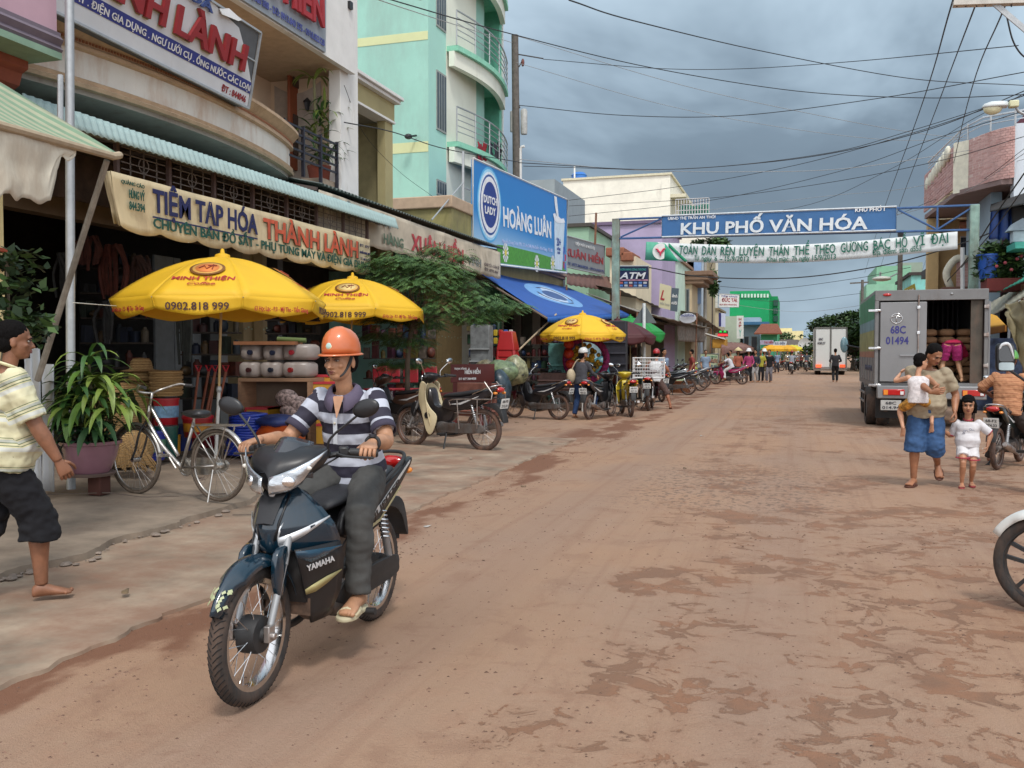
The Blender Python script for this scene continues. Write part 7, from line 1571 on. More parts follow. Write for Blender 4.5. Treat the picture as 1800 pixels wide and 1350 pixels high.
# line of parked bikes left
b_=motorbike('black motorbike with red nose parked side-on left of the woman',body=M((.018,.018,.024),.3,.1,5,coat=.6,dirt=.3),fend=M((.10,.012,.02),.35,coat=.5),plates=('68-F6','662.90'),mdark=False);a=P(912,735,Z=0);c=P(970,738,Z=0);at(b_,(a.x+c.x)/2,(a.y+c.y)/2+.1,math.atan2(-(a.x-c.x),(a.y-c.y)))
b_=motorbike('dark grey motorbike hidden behind the red-nosed one',body='34343c',plates=('68-F2','309.77'));a=P(1000,722,Z=0);at(b_,a.x-.25,a.y+.5,RA(58))
b_=motorbike('old cub motorbike with cream leg shield and chrome side racks',body=M((.022,.018,.020),.4,.1,5,coat=.4,dirt=.4),shield=M('c9bb98',.5,.06,5,.03,dirt=.3),trim=M('c9bb98',.5,dirt=.4),rack=True,style='cub',mdark=False,plates=('68-F5','215.01'),fend=blk);a=P(727,783,Z=.02);c=P(852,792,Z=.02);rzc=math.atan2(-(a.x-c.x),(a.y-c.y));place(b_,((a.x+c.x)/2,(a.y+c.y)/2,.01),rzc,min(1.15,(a-c).length/1.25))
cub=b_
# add the broad cream side shields in the bike's own frame
for s in(-1,1):
    g=MB();g.prism(sm([(.36,.93),(.27,.90),(.29,.74),(.20,.58),(.08,.46),(.12,.30),(.19,.20),(.26,.25),(.33,.45),(.40,.70)],4),(s*.155-.01,0,0),(0,1,0),(0,0,1),(.02,0,0),bev=.008)
    me_w=mworld(cub);g.xf(me_w);q=obj('side_shield',g,M('c9bb98',.5,.06,5,.03,dirt=.3),cub)
    g=MB().cyl((s*.172,.24,.47),(s*.177,.24,.47),.045,n=16);g.xf(me_w);obj('shield_hole',g,blk,q)
b_=motorbike('rusty brown motorbike standing behind the cream-shielded cub',body='4a3228',plates=None,fend=M('7a4a2c',.6));a=P(700,772,Z=.05);place(b_,(a.x-.35,a.y+.75,.05),RA(76))
for i,(px,py,rz,c,lab)in enumerate(((1165,690,100,'8f959a','silver motorbike beyond the basket motorbike'),(1203,688,112,'16161a','black motorbike parked behind the wicker basket'),(1226,675,150,'9a9a1e','yellow-green motorbike beside the leaning price board'))):
    a=P(px,py,Z=0);b_=motorbike(lab,body=c,plates=('68-F1','%d'%(111+i*37)),mdark=i!=0);at(b_,a.x,a.y+.4,RA(rz))
a=P(1310,676,Z=0);pk=motorbike('pink scooter parked facing left in front of the pedestrians',body='a0245c',plates=None,mdark=False);at(pk,a.x-.75,a.y,RA(82),1.0)
w_,J=person('person in white sitting sideways on the pink scooter',h=1.5,pelvis=(0,.02,.84),chest=(0,.18,1.22),feet=[(-.2,.3,.3),(.2,.3,.3)],hands=[(-.2,.55,.98),(.2,.55,.98)],shirt=M((.6,.6,.66),.85),trousers=M((.62,.62,.62),.9),sleeve=.7);at(w_,a.x-.62,a.y,RA(82))
# hand cart crowd
crowd=[(1297,672,'a05a46','3a3038','cone','woman in orange-brown blouse and conical hat at the hand cart',200),(1316,673,'a03a68','0d0d12','white','person in magenta top with a white sun hat at the hand cart',170),(1328,672,'2a2e3a','a8a8a8',None,'person in dark shirt and pale trousers at the hand cart',160),(1337,672,'a09c38','14141a',None,'person in mustard yellow shirt and black trousers at the hand cart',190),(1343,669,'b0c0c0','b0b0b0','white','person in pale clothes and white cap behind the yellow shirt',200),(1352,672,'0c0c12','77757c',None,'person in black shirt and grey trousers, rightmost at the hand cart',175)]
for px,py,c1,c2,hat,lab,rz in crowd:
    a=P(px,py,Z=0);w_,J=person(lab,h=1.62,pelvis=(0,0,.87),feet=[(-.10,-.03,.09),(.10,.05,.09)],hands=[(-.24,.22,.92),(.24,.22,.92)],shirt=M(c1,.85,.15),trousers=M(c2,.9),sleeve=1 if px!=1337 else .7,haircut=1 if hat else 0,vox=.02)
    if hat=='cone':obj('conical_hat',MB().lathe([(.24,0),(.01,.19)],J['p'](0,-.01,.18),n=24),M('c9b88a',.7),w_,smooth=180,solid=.006)
    elif hat:obj('sun_hat',MB().lathe([(.17,-.03),(.12,.0),(.10,.09),(.05,.13),(0,.135)],J['p'](0,-.01,.18),n=20),M((.7,.7,.7)),w_,smooth=180,solid=.005)
    at(w_,a.x,a.y,RA(rz))
a=P(1350,672,Z=0);t=thing('hand_cart','low wooden hand cart with spoked wheels amid the pedestrians','cart',(a.x,a.y-.5,0));c=V((a.x-.6,a.y+.3,.62));obj('tray',MB().box(c,(1.3,.8,.10)).box(c+V((0,0,.2)),(1.2,.7,.25)),M('6b5a35',.8,.4,9),t)
for s in(-1,1):w0=c+V((.68*s,0,-.28));q=obj('wheel',MB().tube([w0+V((0,.33*math.cos(k*PI/10),.33*math.sin(k*PI/10)))for k in range(20)],.025,6,closed=True),rubber,t);g=MB();[g.cyl(w0,w0+V((0,.33*math.cos(k*PI/5),.33*math.sin(k*PI/5))),.006,n=4)for k in range(10)];obj('spokes',g,chromed,q,kind='stuff')
# more parked motorbikes and passers-by further down the left kerb
GB='motorbikes packed along the far left kerb'
far_b=[motorbike('dark far parked motorbike directly left of the price board',body='202228',plates=('68','12'),group=GB),motorbike('red far parked motorbike in front of the brown stall cover',body='6a1418',plates=('68','34'),group=GB)]
for i,(k,px,py,rz_,lab)in enumerate(((0,1215,682,118,None),(1,1272,668,70,None),(0,1180,694,85,'dark motorbike between the silver one and the wicker basket'),(1,1252,672,128,'red motorbike in front of the price board'),(0,1290,664,95,'dark motorbike behind the pink scooter'),(1,1362,652,60,'red motorbike below the first far yellow umbrella'),(0,1374,650,110,'dark motorbike below the second far yellow umbrella'),(1,1342,656,80,'red motorbike behind the hand cart crowd'),(0,1062,712,8,'dark motorbike wedged behind the yellow motorbike'),(0,1150,705,30,'dark motorbike right of the man in the white sleeveless shirt'))):
    a=P(px,py,Z=0)
    if lab is None:at(far_b[k],a.x,a.y,RA(rz_))
    else:dup(far_b[k],(a.x,a.y,hroad(a.x,a.y)),RA(rz_),lab,GB)
fp_=[person('passer-by in %s shirt %s'%(c,w__),h=1.6,pelvis=(0,0,.86),feet=[(-.09,-.04,.09),(.09,.08,.09)],shirt=M(h_,.85),trousers=M((.03,.03,.04),.9),sleeve=.7,vox=.022,group='passers-by down the street')[0]for c,h_,w__ in(('pale blue','7f93ab','near the first far yellow umbrella'),('dull red','8a3a34','beside the red and dark far bikes'),('cream','b5ab92','under the brown stall cover'))]
for k,px,py,rz_,lab in((0,1366,656,160,None),(1,1352,660,20,None),(2,1284,668,140,None),(0,1240,676,200,'passer-by in pale blue shirt behind the price board'),(1,1216,684,100,'passer-by in dull red shirt by the parked bikes'),(2,1384,652,170,'passer-by in cream shirt beside the far riders'),(1,1408,648,170,'passer-by in dull red shirt near the white truck'),(0,1166,700,230,'passer-by in pale blue shirt at the dark shop behind the road sign')):
    a=P(px,py,Z=0)
    if lab is None:at(fp_[k],a.x,a.y,RA(rz_))
    else:dup(fp_[k],(a.x,a.y,0),RA(rz_),lab,'passers-by down the street')
# man in black walking away, before the white truck
a=P(1468,672,Z=0);w_,J=person('man in black clothes walking alone in front of the white truck',h=1.68,pelvis=(0,0,.90),feet=[(-.09,-.06,.10),(.10,.10,.09)],hands=[(-.22,.2,1.05),(.22,.2,1.05)],shirt=M((.018,.018,.022),.85),trousers=M((.010,.010,.012),.9),sleeve=1);at(w_,a.x,a.y,RA(4))
# riders coming and going far down the street
for i,(px,py,c1,c2,lab)in enumerate(((1392,658,'8a8f98','2a2a2a','rider in pale grey shirt on a far motorbike in mid street'),(1418,653,'3a4048','23272e','rider in dark grey shirt left of the white truck'),(1403,651,'6a5c58','303030','rider partly behind the pale grey rider'))):
    a=P(px,py,Z=0);b_=motorbike('small far motorbike '+['carrying the pale grey rider','carrying the dark grey rider beside the truck','half hidden behind the pale grey rider'][i],body=('3a1418','202024','303038')[i],plates=('68','12'),basket=None);at(b_,a.x,a.y,RA(-4))
    w_,J=person(lab,h=1.65,pelvis=(0,-.2,.84),chest=(0,-.12,1.32),feet=[(-.2,.02,.3),(.2,.02,.3)],knee=[V((-.5,1,.7)),V((.5,1,.7))],hands=[(-.32,.14,1.04),(.32,.14,1.04)],elbow=[V((-1,-.3,-.8)),V((1,-.3,-.8))],shirt=M(c1,.85),trousers=M(c2,.9),vox=.02);helmet(w_,J,('8a2020','22252c','b0b0b0')[i]);at(w_,a.x,a.y,RA(-4))
a=P(1494,652,Z=0);b_=motorbike('far motorbike parked right of the white truck',body='3a1a1c',plates=('68','99'));at(b_,a.x+.6,a.y,RA(160))
# dark figure under the umbrellas
a=P(1078,700,Z=0);w_,J=person('person in dark purple shirt standing in the shade under the maroon umbrella',h=1.58,pelvis=(0,0,.85),feet=[(-.1,0,.09),(.1,0,.09)],shirt=M((.04,.035,.09),.85),trousers=M((.02,.02,.03),.9));at(w_,a.x,a.y,RA(150))
# ---- father, baby, girl
a=P(1603,857,Z=0);b=P(1640,845,Z=0)
dad,J=person('man in beige T-shirt and denim shorts walking with a baby on his arm',h=1.63,pelvis=(0,0,.87),chest=(-.02,.05,1.33),cf=(.05,1,0),hf=(-.75,.75,-.62),hu=(-.35,.35,1),nk=(-.01,.07,1.355),hands=[(-.30,.12,.86),(-.08,.44,1.09)],hdirs=[V((-.2,.3,-1)),V((-1,.0,.1))],palms=[V((1,0,0)),V((0,-1,.2))],elbow=[V((-.4,-1,-.2)),V((1,.3,-.6))],feet=[(-.11,-.22,.24),(.11,.12,.095)],footdir=[(-.2,.75,-.75),(.25,1,0)],footup=[(0,.7,.8),(0,0,1)],shirt=M('9c8f78',.85,.12,9,.25),trousers=M('31517a',.85,.18,14,.3),leg=.60,loose=2.6,skin='9c6b4e',belly=.09,fat=1.12,haircut=0,shoes=M('5a3426',.6),fold=.012,sleeve=.7,curls=([.6,.8,.5],[.25,.4,.4]))
rzd=RA(180-12);R3=Matrix.Rotation(rzd,3,'Z');o=R3@V((.11,.14,0));dl=(a.x-o.x+.02,a.y-o.y+.06);at(dad,dl[0],dl[1],rzd,1.0)
baby,Jb=person('baby in white camisole and flowered shorts held on the man\'s arm',h=.95,pelvis=(0,0,.44),chest=(0,.015,.70),hf=(.85,.45,-.1),cf=(0,1,0),hands=[(-.17,.20,.72),(.16,.20,.66)],elbow=[V((-1,0,-.6)),V((1,0,-1))],feet=[(-.15,.03,.12),(.15,.06,.17)],knee=[V((-.4,1,.5)),V((.4,1,.5))],footdir=[(0,.5,-1),(0,.5,-1)],footup=[(0,1,.4),(0,1,.4)],shirt=M((.66,.62,.62),.85,.25,30,.2),sleeve=0,trousers=M('c08a3a',.85,.6,26,.2),leg=.40,child=1.36,haircut=.5,skin='bf8f72',vox=.007,fat=1.08,fold=.003)
bl_=R3@V((.06,.28,0));place(baby,(dl[0]+bl_.x,dl[1]+bl_.y,.56),rzd+RA(180+12),1.0)
g_,Jg=person('little girl in white T-shirt and shorts walking beside the man',h=1.02,pelvis=(0,0,.50),chest=(0,.01,.745),hf=(.08,1,-.08),hands=[(-.20,.03,.47),(.27,.03,.64)],elbow=[V((-1,-.4,0)),V((.6,-.3,-1))],feet=[(-.05,-.05,.062),(.055,.07,.058)],footdir=[(-.1,1,0),(.1,1,0)],shirt=M((.66,.65,.67),.85,.12,12,.2),trousers=M((.66,.65,.66),.85,.1,12,.2),leg=.33,loose=2.5,child=1.50,haircut=1.1,skin='b07e60',shoes=M('a04048',.6),vox=.007,belly=.03,sleeve=.8,fat=1.1,fold=.005)
R_=.072;ringm=M('a8384a',.8);NK=Jg['NK'];obj('neck_trim',MB().tube([NK+V((.045*math.cos(q),.046*math.sin(q),.0-.012*math.sin(q)))for q in[2*PI*k/20 for k in range(20)]],.007,6,closed=True),ringm,g_,smooth=180)
for i in(0,1):
    sh_,e_,w_=Jg['arms'][i];c_=sh_.lerp(e_,.88);d_=(e_-sh_).normalized();x_,y_,z_=fr(d_);obj('cuff_trim',MB().tube([c_+(x_*math.cos(q)+y_*math.sin(q))*.040 for q in[2*PI*k/16 for k in range(16)]],.006,6,closed=True),ringm,g_,smooth=180)
    hp_,k_,A_=Jg['legs'][i];c_=hp_.lerp(k_,.72);obj('hem_trim',MB().tube([c_+V((.070*math.cos(q),.074*math.sin(q),0))for q in[2*PI*k/16 for k in range(16)]],.007,6,closed=True),ringm,g_,smooth=180)
pg=M((.10,.12,.20),.8);ch0=Jg['che']
for k,(x,z)in enumerate(((-.045,-.07),(-.018,-.055),(.022,-.075),(.045,-.08),(.05,-.105))):obj('print',MB().tube([ch0+V((x+.012*math.cos(q),.098-.15*abs(x),z-.03+.010*math.sin(q)))for q in[2*PI*j/9 for j in range(9 if k%2 else 6)]],.0025,5),pg,g_,smooth=180)
a=P(1700,857,Z=0);at(g_,a.x,a.y+.03,RA(180-4),1.0)
# rider in orange stripes with green helmet and his bike at right
ob=motorbike('dark green motorbike of the man in the orange striped shirt',body='12201f',plates=('68-F2','874.33'),mdark=False,tailc=M('1a2a2a',.3,coat=.6));a=P(1752,826,Z=0);rzo=RA(-24);o=Matrix.Rotation(rzo,3,'Z')@V((0,-.61,0));at(ob,a.x-o.x,a.y-o.y+.02,rzo,.95)
so=stripes([(0,'b5805c'),(.74,'8a5238'),(.86,'b5805c'),(.93,'c49470')],.058,attr='str')
om,J=person('man in orange striped shirt and green helmet sitting on the dark green motorbike',h=1.68,pelvis=(0,-.22,.82),chest=(0,-.13,1.32),hf=(.1,1,0),feet=[(-.30,.12,.10),(.32,.10,.10)],knee=[V((-.6,1,.5)),V((.6,1,.5))],hands=[(-.33,.12,1.03),(.33,.12,1.03)],elbow=[V((-1,-.6,-.5)),V((1,-.6,-.5))],shirt=blk,stripe=so,trousers=M((.035,.025,.022),.9),sleeve=.85,skin='80513a',fat=1.08,loose=1.6,fold=.012)
helmet(om,J,'4f9a2a',peak=False,coat=1);at(om,a.x-o.x+.02,a.y-o.y+.0,rzo,.93)
# front end of a white motorbike entering at right
wbk=motorbike('white motorbike with black cast wheels entering at the right edge',body=M('d5d6d2',.3,.05,5,.02,coat=.6),wheelk='cast',dirty=False,plates=None);a=P(1842,1085,Z=0);rzw=RA(62);o=Matrix.Rotation(rzw,3,'Z')@V((0,.64,0));at(wbk,a.x-o.x,a.y-o.y+.03,rzw,1.0)
# vehicle mirror on an arm at the right edge
t=thing('vehicle_mirror','black and white truck wing mirror beside the green helmet','mirror');D0=10.5;c=P(1768,628,D=D0);cu=P(1768,618,D=D0);cl=P(1766,648,D=D0)
def rr(cx,cy,w_,h_,n=24,e=.35):return[(cx+w_*math.copysign(abs(math.cos(a))**e,math.cos(a)),cy+h_*math.copysign(abs(math.sin(a))**e,math.sin(a)))for a in[2*PI*k/n for k in range(n)]]
u_=RT;v_=UP;b_=-FW
obj('housing',MB().prism(rr(0,0,.105,.165),c+b_*-.05,u_,v_,b_*.06,bev=.02),blk,t);obj('mirror_glass',MB().prism(rr(0,.045,.088,.095),c+b_*.012,u_,v_,b_*.004),M((.02,.022,.025),.05,metal=.0,coat=1),t);obj('mirror_glass',MB().prism(rr(0,-.105,.088,.045),c+b_*.012,u_,v_,b_*.006),M((.45,.55,.58),.2),t)
obj('white_glare_guard',MB().tube(smo([c+u_*-.085+v_*.09+b_*.02,c+u_*-.05+v_*.145+b_*.02,c+u_*.03+v_*.14+b_*.02,c+u_*.085+v_*-.02+b_*.02],4),[.008,.010,.012,.014,.017,.019,.020,.020,.018,.016,.013,.010,.008],8),M((.72,.74,.75),.4),t,smooth=180)
obj('arm',MB().tube([c+v_*-.12,P(1800,668,D=D0),P(1860,690,D=D0)],.015,6),blk,t)
# ================================================================ TRUCKS
alu=M((.24,.245,.25),.42,.10,1.2,.04,metal=.35,dirt=.35,dcol=(.16,.13,.10));alud=M((.19,.19,.19),.5,.1,3,.04,metal=.4,dirt=.4,dcol=(.12,.09,.07))
TX0,TX1,TY_,TZ0,TZ1=1.50,3.56,19.75,.92,2.72
t=truck=thing('truck','silver box truck with one rear door open showing stacked sacks','truck',((TX0+TX1)/2,22.5,0))
L_=4.5
obj('box_side',MB().bb((TX0,TY_+.02,TZ0),(TX0+.04,TY_+L_,TZ1)),alu,t,bevel=.01)
obj('box_side',MB().bb((TX1-.04,TY_+.02,TZ0),(TX1,TY_+L_,TZ1)),alu,t,bevel=.01)
obj('box_roof',MB().bb((TX0,TY_+.02,TZ1),(TX1,TY_+L_,TZ1+.05)),alu,t);obj('box_floor',MB().bb((TX0,TY_+.02,TZ0-.1),(TX1,TY_+L_,TZ0-.002)),alud,t);obj('box_front',MB().bb((TX0+.04,TY_+L_-.05,TZ0),(TX1-.04,TY_+L_,TZ1)),M((.03,.03,.035),.8),t)
g=MB()
for x0,x1,z0,z1 in((TX0,TX1,TZ1-.16,TZ1+.05),(TX0,TX0+.07,TZ0-.05,TZ1-.162),(TX1-.07,TX1,TZ0-.05,TZ1-.162)):g.bb((x0,TY_-.04,z0),(x1,TY_+.02,z1))
for(x0,x1,z0,z1)in((TX0,TX1,TZ1-.16,TZ1+.05),(TX0,TX0+.07,TZ0-.05,TZ1-.162),(TX1-.07,TX1,TZ0-.05,TZ1-.162)):obj('rear_frame',MB().bb((x0,TY_-.04,z0),(x1,TY_+.018,z1)),alud,t,bevel=.008)
dx1=P(1628,600,Y=TY_).x
dr=obj('rear_door',MB().bb((TX0+.10,TY_-.05,TZ0+.02),(dx1,TY_-.012,TZ1-.19)),alu,t,bevel=.008)
obj('door_gasket',MB().bb((TX0+.07,TY_-.036,TZ0),(TX0+.10,TY_-.01,TZ1-.17)),M((.02,.02,.02)),dr)
for py in(546,612,677):p=P(1533,py,Y=TY_-.06);obj('hinge',MB().box((p.x+.03,TY_-.07,p.z),(.20,.03,.045)).ell((p.x+.12,TY_-.07,p.z),(.06,.02,.03),8,6),chrome,dr,bevel=.004)
p=P(1614,600,Y=TY_-.06);obj('lock_rod',MB().cyl((p.x,TY_-.07,TZ0),(p.x,TY_-.07,TZ1-.05),.015,n=8),chromed,dr);obj('door_handle',MB().bar((p.x-.33,TY_-.075,TZ0+.55),(p.x,TY_-.075,TZ0+.55),.02,.025),steel,dr)
for z in(TZ0+.05,TZ0+1.0,TZ1-.3):obj('rod_bracket',MB().box((p.x,TY_-.07,z),(.06,.04,.06)),chrome,dr,bevel=.004)
def TP(px,py,off=.055):return P(px,py,Y=TY_-off)
btxt=M((.035,.035,.19),.5)
text('68C',TP(1565,586),TP(1592,586),(0,0,1),.155,btxt,dr,.035,depth=.001,lift=.002);text('01494',TP(1557,605),TP(1597,605),(0,0,1),.155,btxt,dr,.035,depth=.001,lift=.002)
em=TP(1576,560);obj('emblem',MB().tube([em+V((.105*math.cos(q),0,.095*math.sin(q)))for q in[2*PI*k/24 for k in range(24)]],.010,6,closed=True),chrome,dr,smooth=180);obj('emblem',MB().tube(smo([em+V((-.09,0,.03)),em+V((0,0,.055)),em+V((.09,0,.03))],4),.010,6).tube([em+V((0,0,.05)),em+V((0,0,-.06))],.009,6),chrome,dr,smooth=180)
obj('red_marker_lamp',MB().ell((TX0+.22,TY_-.05,TZ1-.04),(.08,.02,.03),14,8),redlens,t);obj('marker_lamp',MB().ell((TX0+1.4,TY_-.05,TZ1-.04),(.03,.02,.02),10,6),steel,t)
# inner uprights and the open door folded back on the right side
for k in range(9):obj('inner_rib',MB().bb((TX0+1.1+.1*k,TY_+2.6,TZ0),(TX0+1.13+.1*k,TY_+2.64,TZ1)),M((.08,.08,.09),.7),t)
obj('inner_pillar',MB().bb((TX1-.30,TY_+.03,TZ0),(TX1-.09,TY_+.10,TZ1-.17)),M('4b453c',.7,.3,4,dirt=.6),t)
obj('open_door',MB().bb((TX1+.02,TY_+.05,TZ0+.02),(TX1+.05,TY_+1.1,TZ1-.19)),alu,t)
for z in(TZ0+.35,TZ0+.95,TZ1-.3):obj('hinge',MB().box((TX1-.04,TY_-.06,z),(.09,.04,.06)).cyl((TX1-.01,TY_-.06,z-.05),(TX1-.01,TY_-.06,z+.05),.012,n=8),chromed,t,bevel=.004)
# side print: green, lake and building picture
for z0,z1,c,nm in((2.2,2.70,'2f7f58','a'),(1.98,2.199,'6f8f98','b'),(1.55,1.979,'8f8f5c','c'),(1.42,1.549,'9a6a55','d')):obj('printed_panel',MB().bb((TX0-.006,TY_+.10,z0),(TX0,TY_+L_-.1,z1)),M(c,.5,.35,2.5,.02),t)
for k in range(6):obj('side_rib',MB().bb((TX0-.012,TY_+.3+k*.75,TZ0),(TX0-.0,TY_+.34+k*.75,1.42)),alud,t)
text('www.',(TX0-.01,TY_+2.4,1.15),(TX0-.01,TY_+.3,1.15),(0,0,1),.16,M((.06,.07,.12)),t,.03,lift=.004)
# bumper beam, lights, plate, tow hook, wheels
obj('bumper',MB().bb((TX0+.05,TY_-.12,.60),(TX1-.02,TY_+.05,.86)),alu,t,bevel=.02)
for x in(TX0+.10,TX1-.52):
    q=obj('tail_light',MB().bb((x+.06,TY_-.155,.67),(x+.46,TY_-.12,.79)),redlens,t,bevel=.015);obj('amber_lens',MB().bb((x+.07,TY_-.16,.68),(x+.15,TY_-.156,.78)),ambl,q);obj('clear_lens',MB().bb((x+.38,TY_-.16,.685),(x+.44,TY_-.156,.75)),M((.7,.7,.7),.2),q)
pl=obj('number_plate',MB().bb((TX0+.12,TY_-.13,.37),(TX0+.50,TY_-.12,.57)),M((.42,.42,.40),.6,.15,20),t,bevel=.004);text('68C',(TX0+.21,TY_-.132,.485),(TX0+.41,TY_-.132,.485),(0,0,1),.06,platet,pl,.02,lift=.003,depth=.001);text('014.94',(TX0+.15,TY_-.132,.395),(TX0+.47,TY_-.132,.395),(0,0,1),.06,platet,pl,.02,lift=.003,depth=.001)
obj('tow_loop',MB().tube([(TX0+.68+.12*math.cos(q)*(1.3 if math.cos(q)>0 else 1),TY_-.16,.47+.085*math.sin(q))for q in[2*PI*k/20 for k in range(20)]],.016,6,closed=True),chrome,t)
for x in(TX0+.20,TX1-.20):
    for y in(TY_+1.05,TY_+4.9):
        q=obj('tyre',MB().lathe([(.24,-.11),(.37,-.12),(.40,-.08),(.40,.08),(.37,.12),(.24,.11)],(x-(.17 if x<2.5 and y<22 else 0)*1,y,.40),(1,0,0),32),rubber,t);obj('rim',MB().lathe([(0,-.03),(.12,-.05),(.24,-.09),(.24,.09),(0,.05)],(x-(.17 if x<2.5 and y<22 else 0),y,.40),(1,0,0),20),steel,q)
obj('rear_mudguard',MB().bb((TX0+.06,TY_+.35,.18),(TX0+.50,TY_+.38,.72)),M((.02,.02,.02),.8),t)
obj('tyre',MB().lathe([(.24,-.11),(.35,-.12),(.38,-.08),(.38,.08),(.35,.12),(.24,.11)],(TX0+.22,TY_+.72,.39),(1,0,0),32),rubber,t)
for z in(.42,.62):obj('side_guard',MB().bar((TX0-.02,TY_+1.6,z),(TX0-.02,TY_+3.8,z),.03,.04),alu,t)
obj('chassis',MB().bb((TX0+.55,TY_+.1,.45),(TX1-.55,TY_+5.5,.80)),M((.02,.02,.02),.8),t)
obj('cab',MB().loft([[V((TX0+.12,TY_+L_+.1,z)),V((TX1-.12,TY_+L_+.1,z)),V((TX1-.12,TY_+L_+1.65-(.5 if z>1.5 else 0),z)),V((TX0+.12,TY_+L_+1.65-(.5 if z>1.5 else 0),z))]for z in(.5,1.35,2.15)]),M('c4c6c8',.35,coat=.5),t)
ma=P(1484,606,Y=TY_+L_+1.2);obj('wing_mirror',MB().ell(ma,(.10,.05,.21),16,10),M('6f8f98',.2,.3,coat=.6),t,smooth=180);obj('mirror_arm',MB().tube([ma,(TX0+.15,TY_+L_+1.0,ma.z-.1)],.02,6),blk,t)
# sacks stacked inside
sackm=[M(c,.85,.15,10,.2)for c in('9a7656','a37e5c','8d6c4e')]
for r_ in range(3):
    for k in range(7):
        x=TX0+1.12+.33*r_;z=TZ0+.085+.155*k;y=TY_+1.0+.05*rnd.random()
        g=MB();g.loft([[V((x+.155*w_*math.copysign(abs(math.cos(a))**.6,math.cos(a)),y-.32+.64*u,z+.075*w_*math.copysign(abs(math.sin(a))**.7,math.sin(a))))for a in[2*PI*q/14 for q in range(14)]]for u,w_ in((0,.55),(.06,.9),(.2,1),(.8,1),(.94,.9),(1,.55))])
        single('sack',g,sackm[rnd.randrange(3)],'pale brown sack in the open truck, %s of the %s stack'%(['bottom','second','third','fourth','fifth','sixth','top'][k],['left','middle','right'][r_]),'sack',group='sacks stacked in the silver truck',smooth=180)
a=P(1678,690,Y=TY_+.15)
pw_,J=person('person bending over in the truck, dark pink dotted shorts towards the camera',h=1.55,pelvis=(0,0,.79),chest=(.08,.36,.70),pf=(0,.5,-1),cf=(0,.2,-1),hf=(0,.6,-1),hu=(0,1,.6),feet=[(-.19,-.02,.09),(.19,-.02,.09)],hands=[(-.15,.5,.30),(.2,.5,.32)],elbow=[V((-1,0,0)),V((1,0,0))],footdir=[(-.5,1,0),(.5,1,0)],shirt=M('b01c48',.85,.1,10,.15),sleeve=.7,trousers=M('a3286c',.85,.35,34,.15),leg=.44,loose=2.5,skin='b58a68',fat=1.12,fold=.008)
place(pw_,(a.x-.05,TY_+.25,TZ0),RA(0),1.0)
# white truck further on
t=thing('truck','white box truck with a lit left tail lamp driving away','truck',(2.2,70,0));a=P(1432,576,Y=66);b=P(1488,652,Y=66);wt_=M('c9cbc8',.5,.04,.6,dirt=.2)
obj('box',MB().bb((a.x,66,b.z),(b.x,72,a.z)),wt_,t,bevel=.03)
for(x0,x1)in((a.x+.08,(a.x+b.x)/2-.05),((a.x+b.x)/2+.05,b.x-.08)):obj('rear_door',MB().bb((x0,65.93,b.z+.25),(x1,65.99,a.z-.12)),wt_,t,bevel=.02)
for x in(a.x+.02,(a.x+b.x)/2,b.x-.02):obj('frame_post',MB().bb((x-.04,65.9,b.z+.1),(x+.04,65.97,a.z)),M((.14,.14,.13)),t)
obj('frame_post',MB().bb((a.x,65.9,a.z-.06),(b.x,65.97,a.z+.03)),M((.14,.14,.13)),t)
text('68C',P(1439,598,Y=65.9),P(1447,598,Y=65.9),(0,0,1),.16,M((.05,.05,.07)),t,.04);text('008.27',P(1437,605,Y=65.9),P(1451,605,Y=65.9),(0,0,1),.16,M((.05,.05,.07)),t,.04)
obj('bumper',MB().bb((a.x,65.8,.42),(b.x,66.0,b.z+.18)),M((.22,.21,.20)),t,bevel=.03)
for x,e_ in((a.x+.28,1.2),(b.x-.28,.5)):obj('tail_light',MB().bb((x-.18,65.7,.52),(x+.18,65.79,.72)),M((.85,.10,.03),.3,emit=e_),t)
for x in(a.x+.25,b.x-.25):obj('tyre',MB().lathe([(0,-.2),(.40,-.2),(.45,-.15),(.45,.15),(.40,.2),(0,.2)],(x,67.5,.45),(1,0,0),24),rubber,t)
obj('cab',MB().bb((a.x+.1,72.1,.4),(b.x-.1,73.6,2.6)),wt_,t)
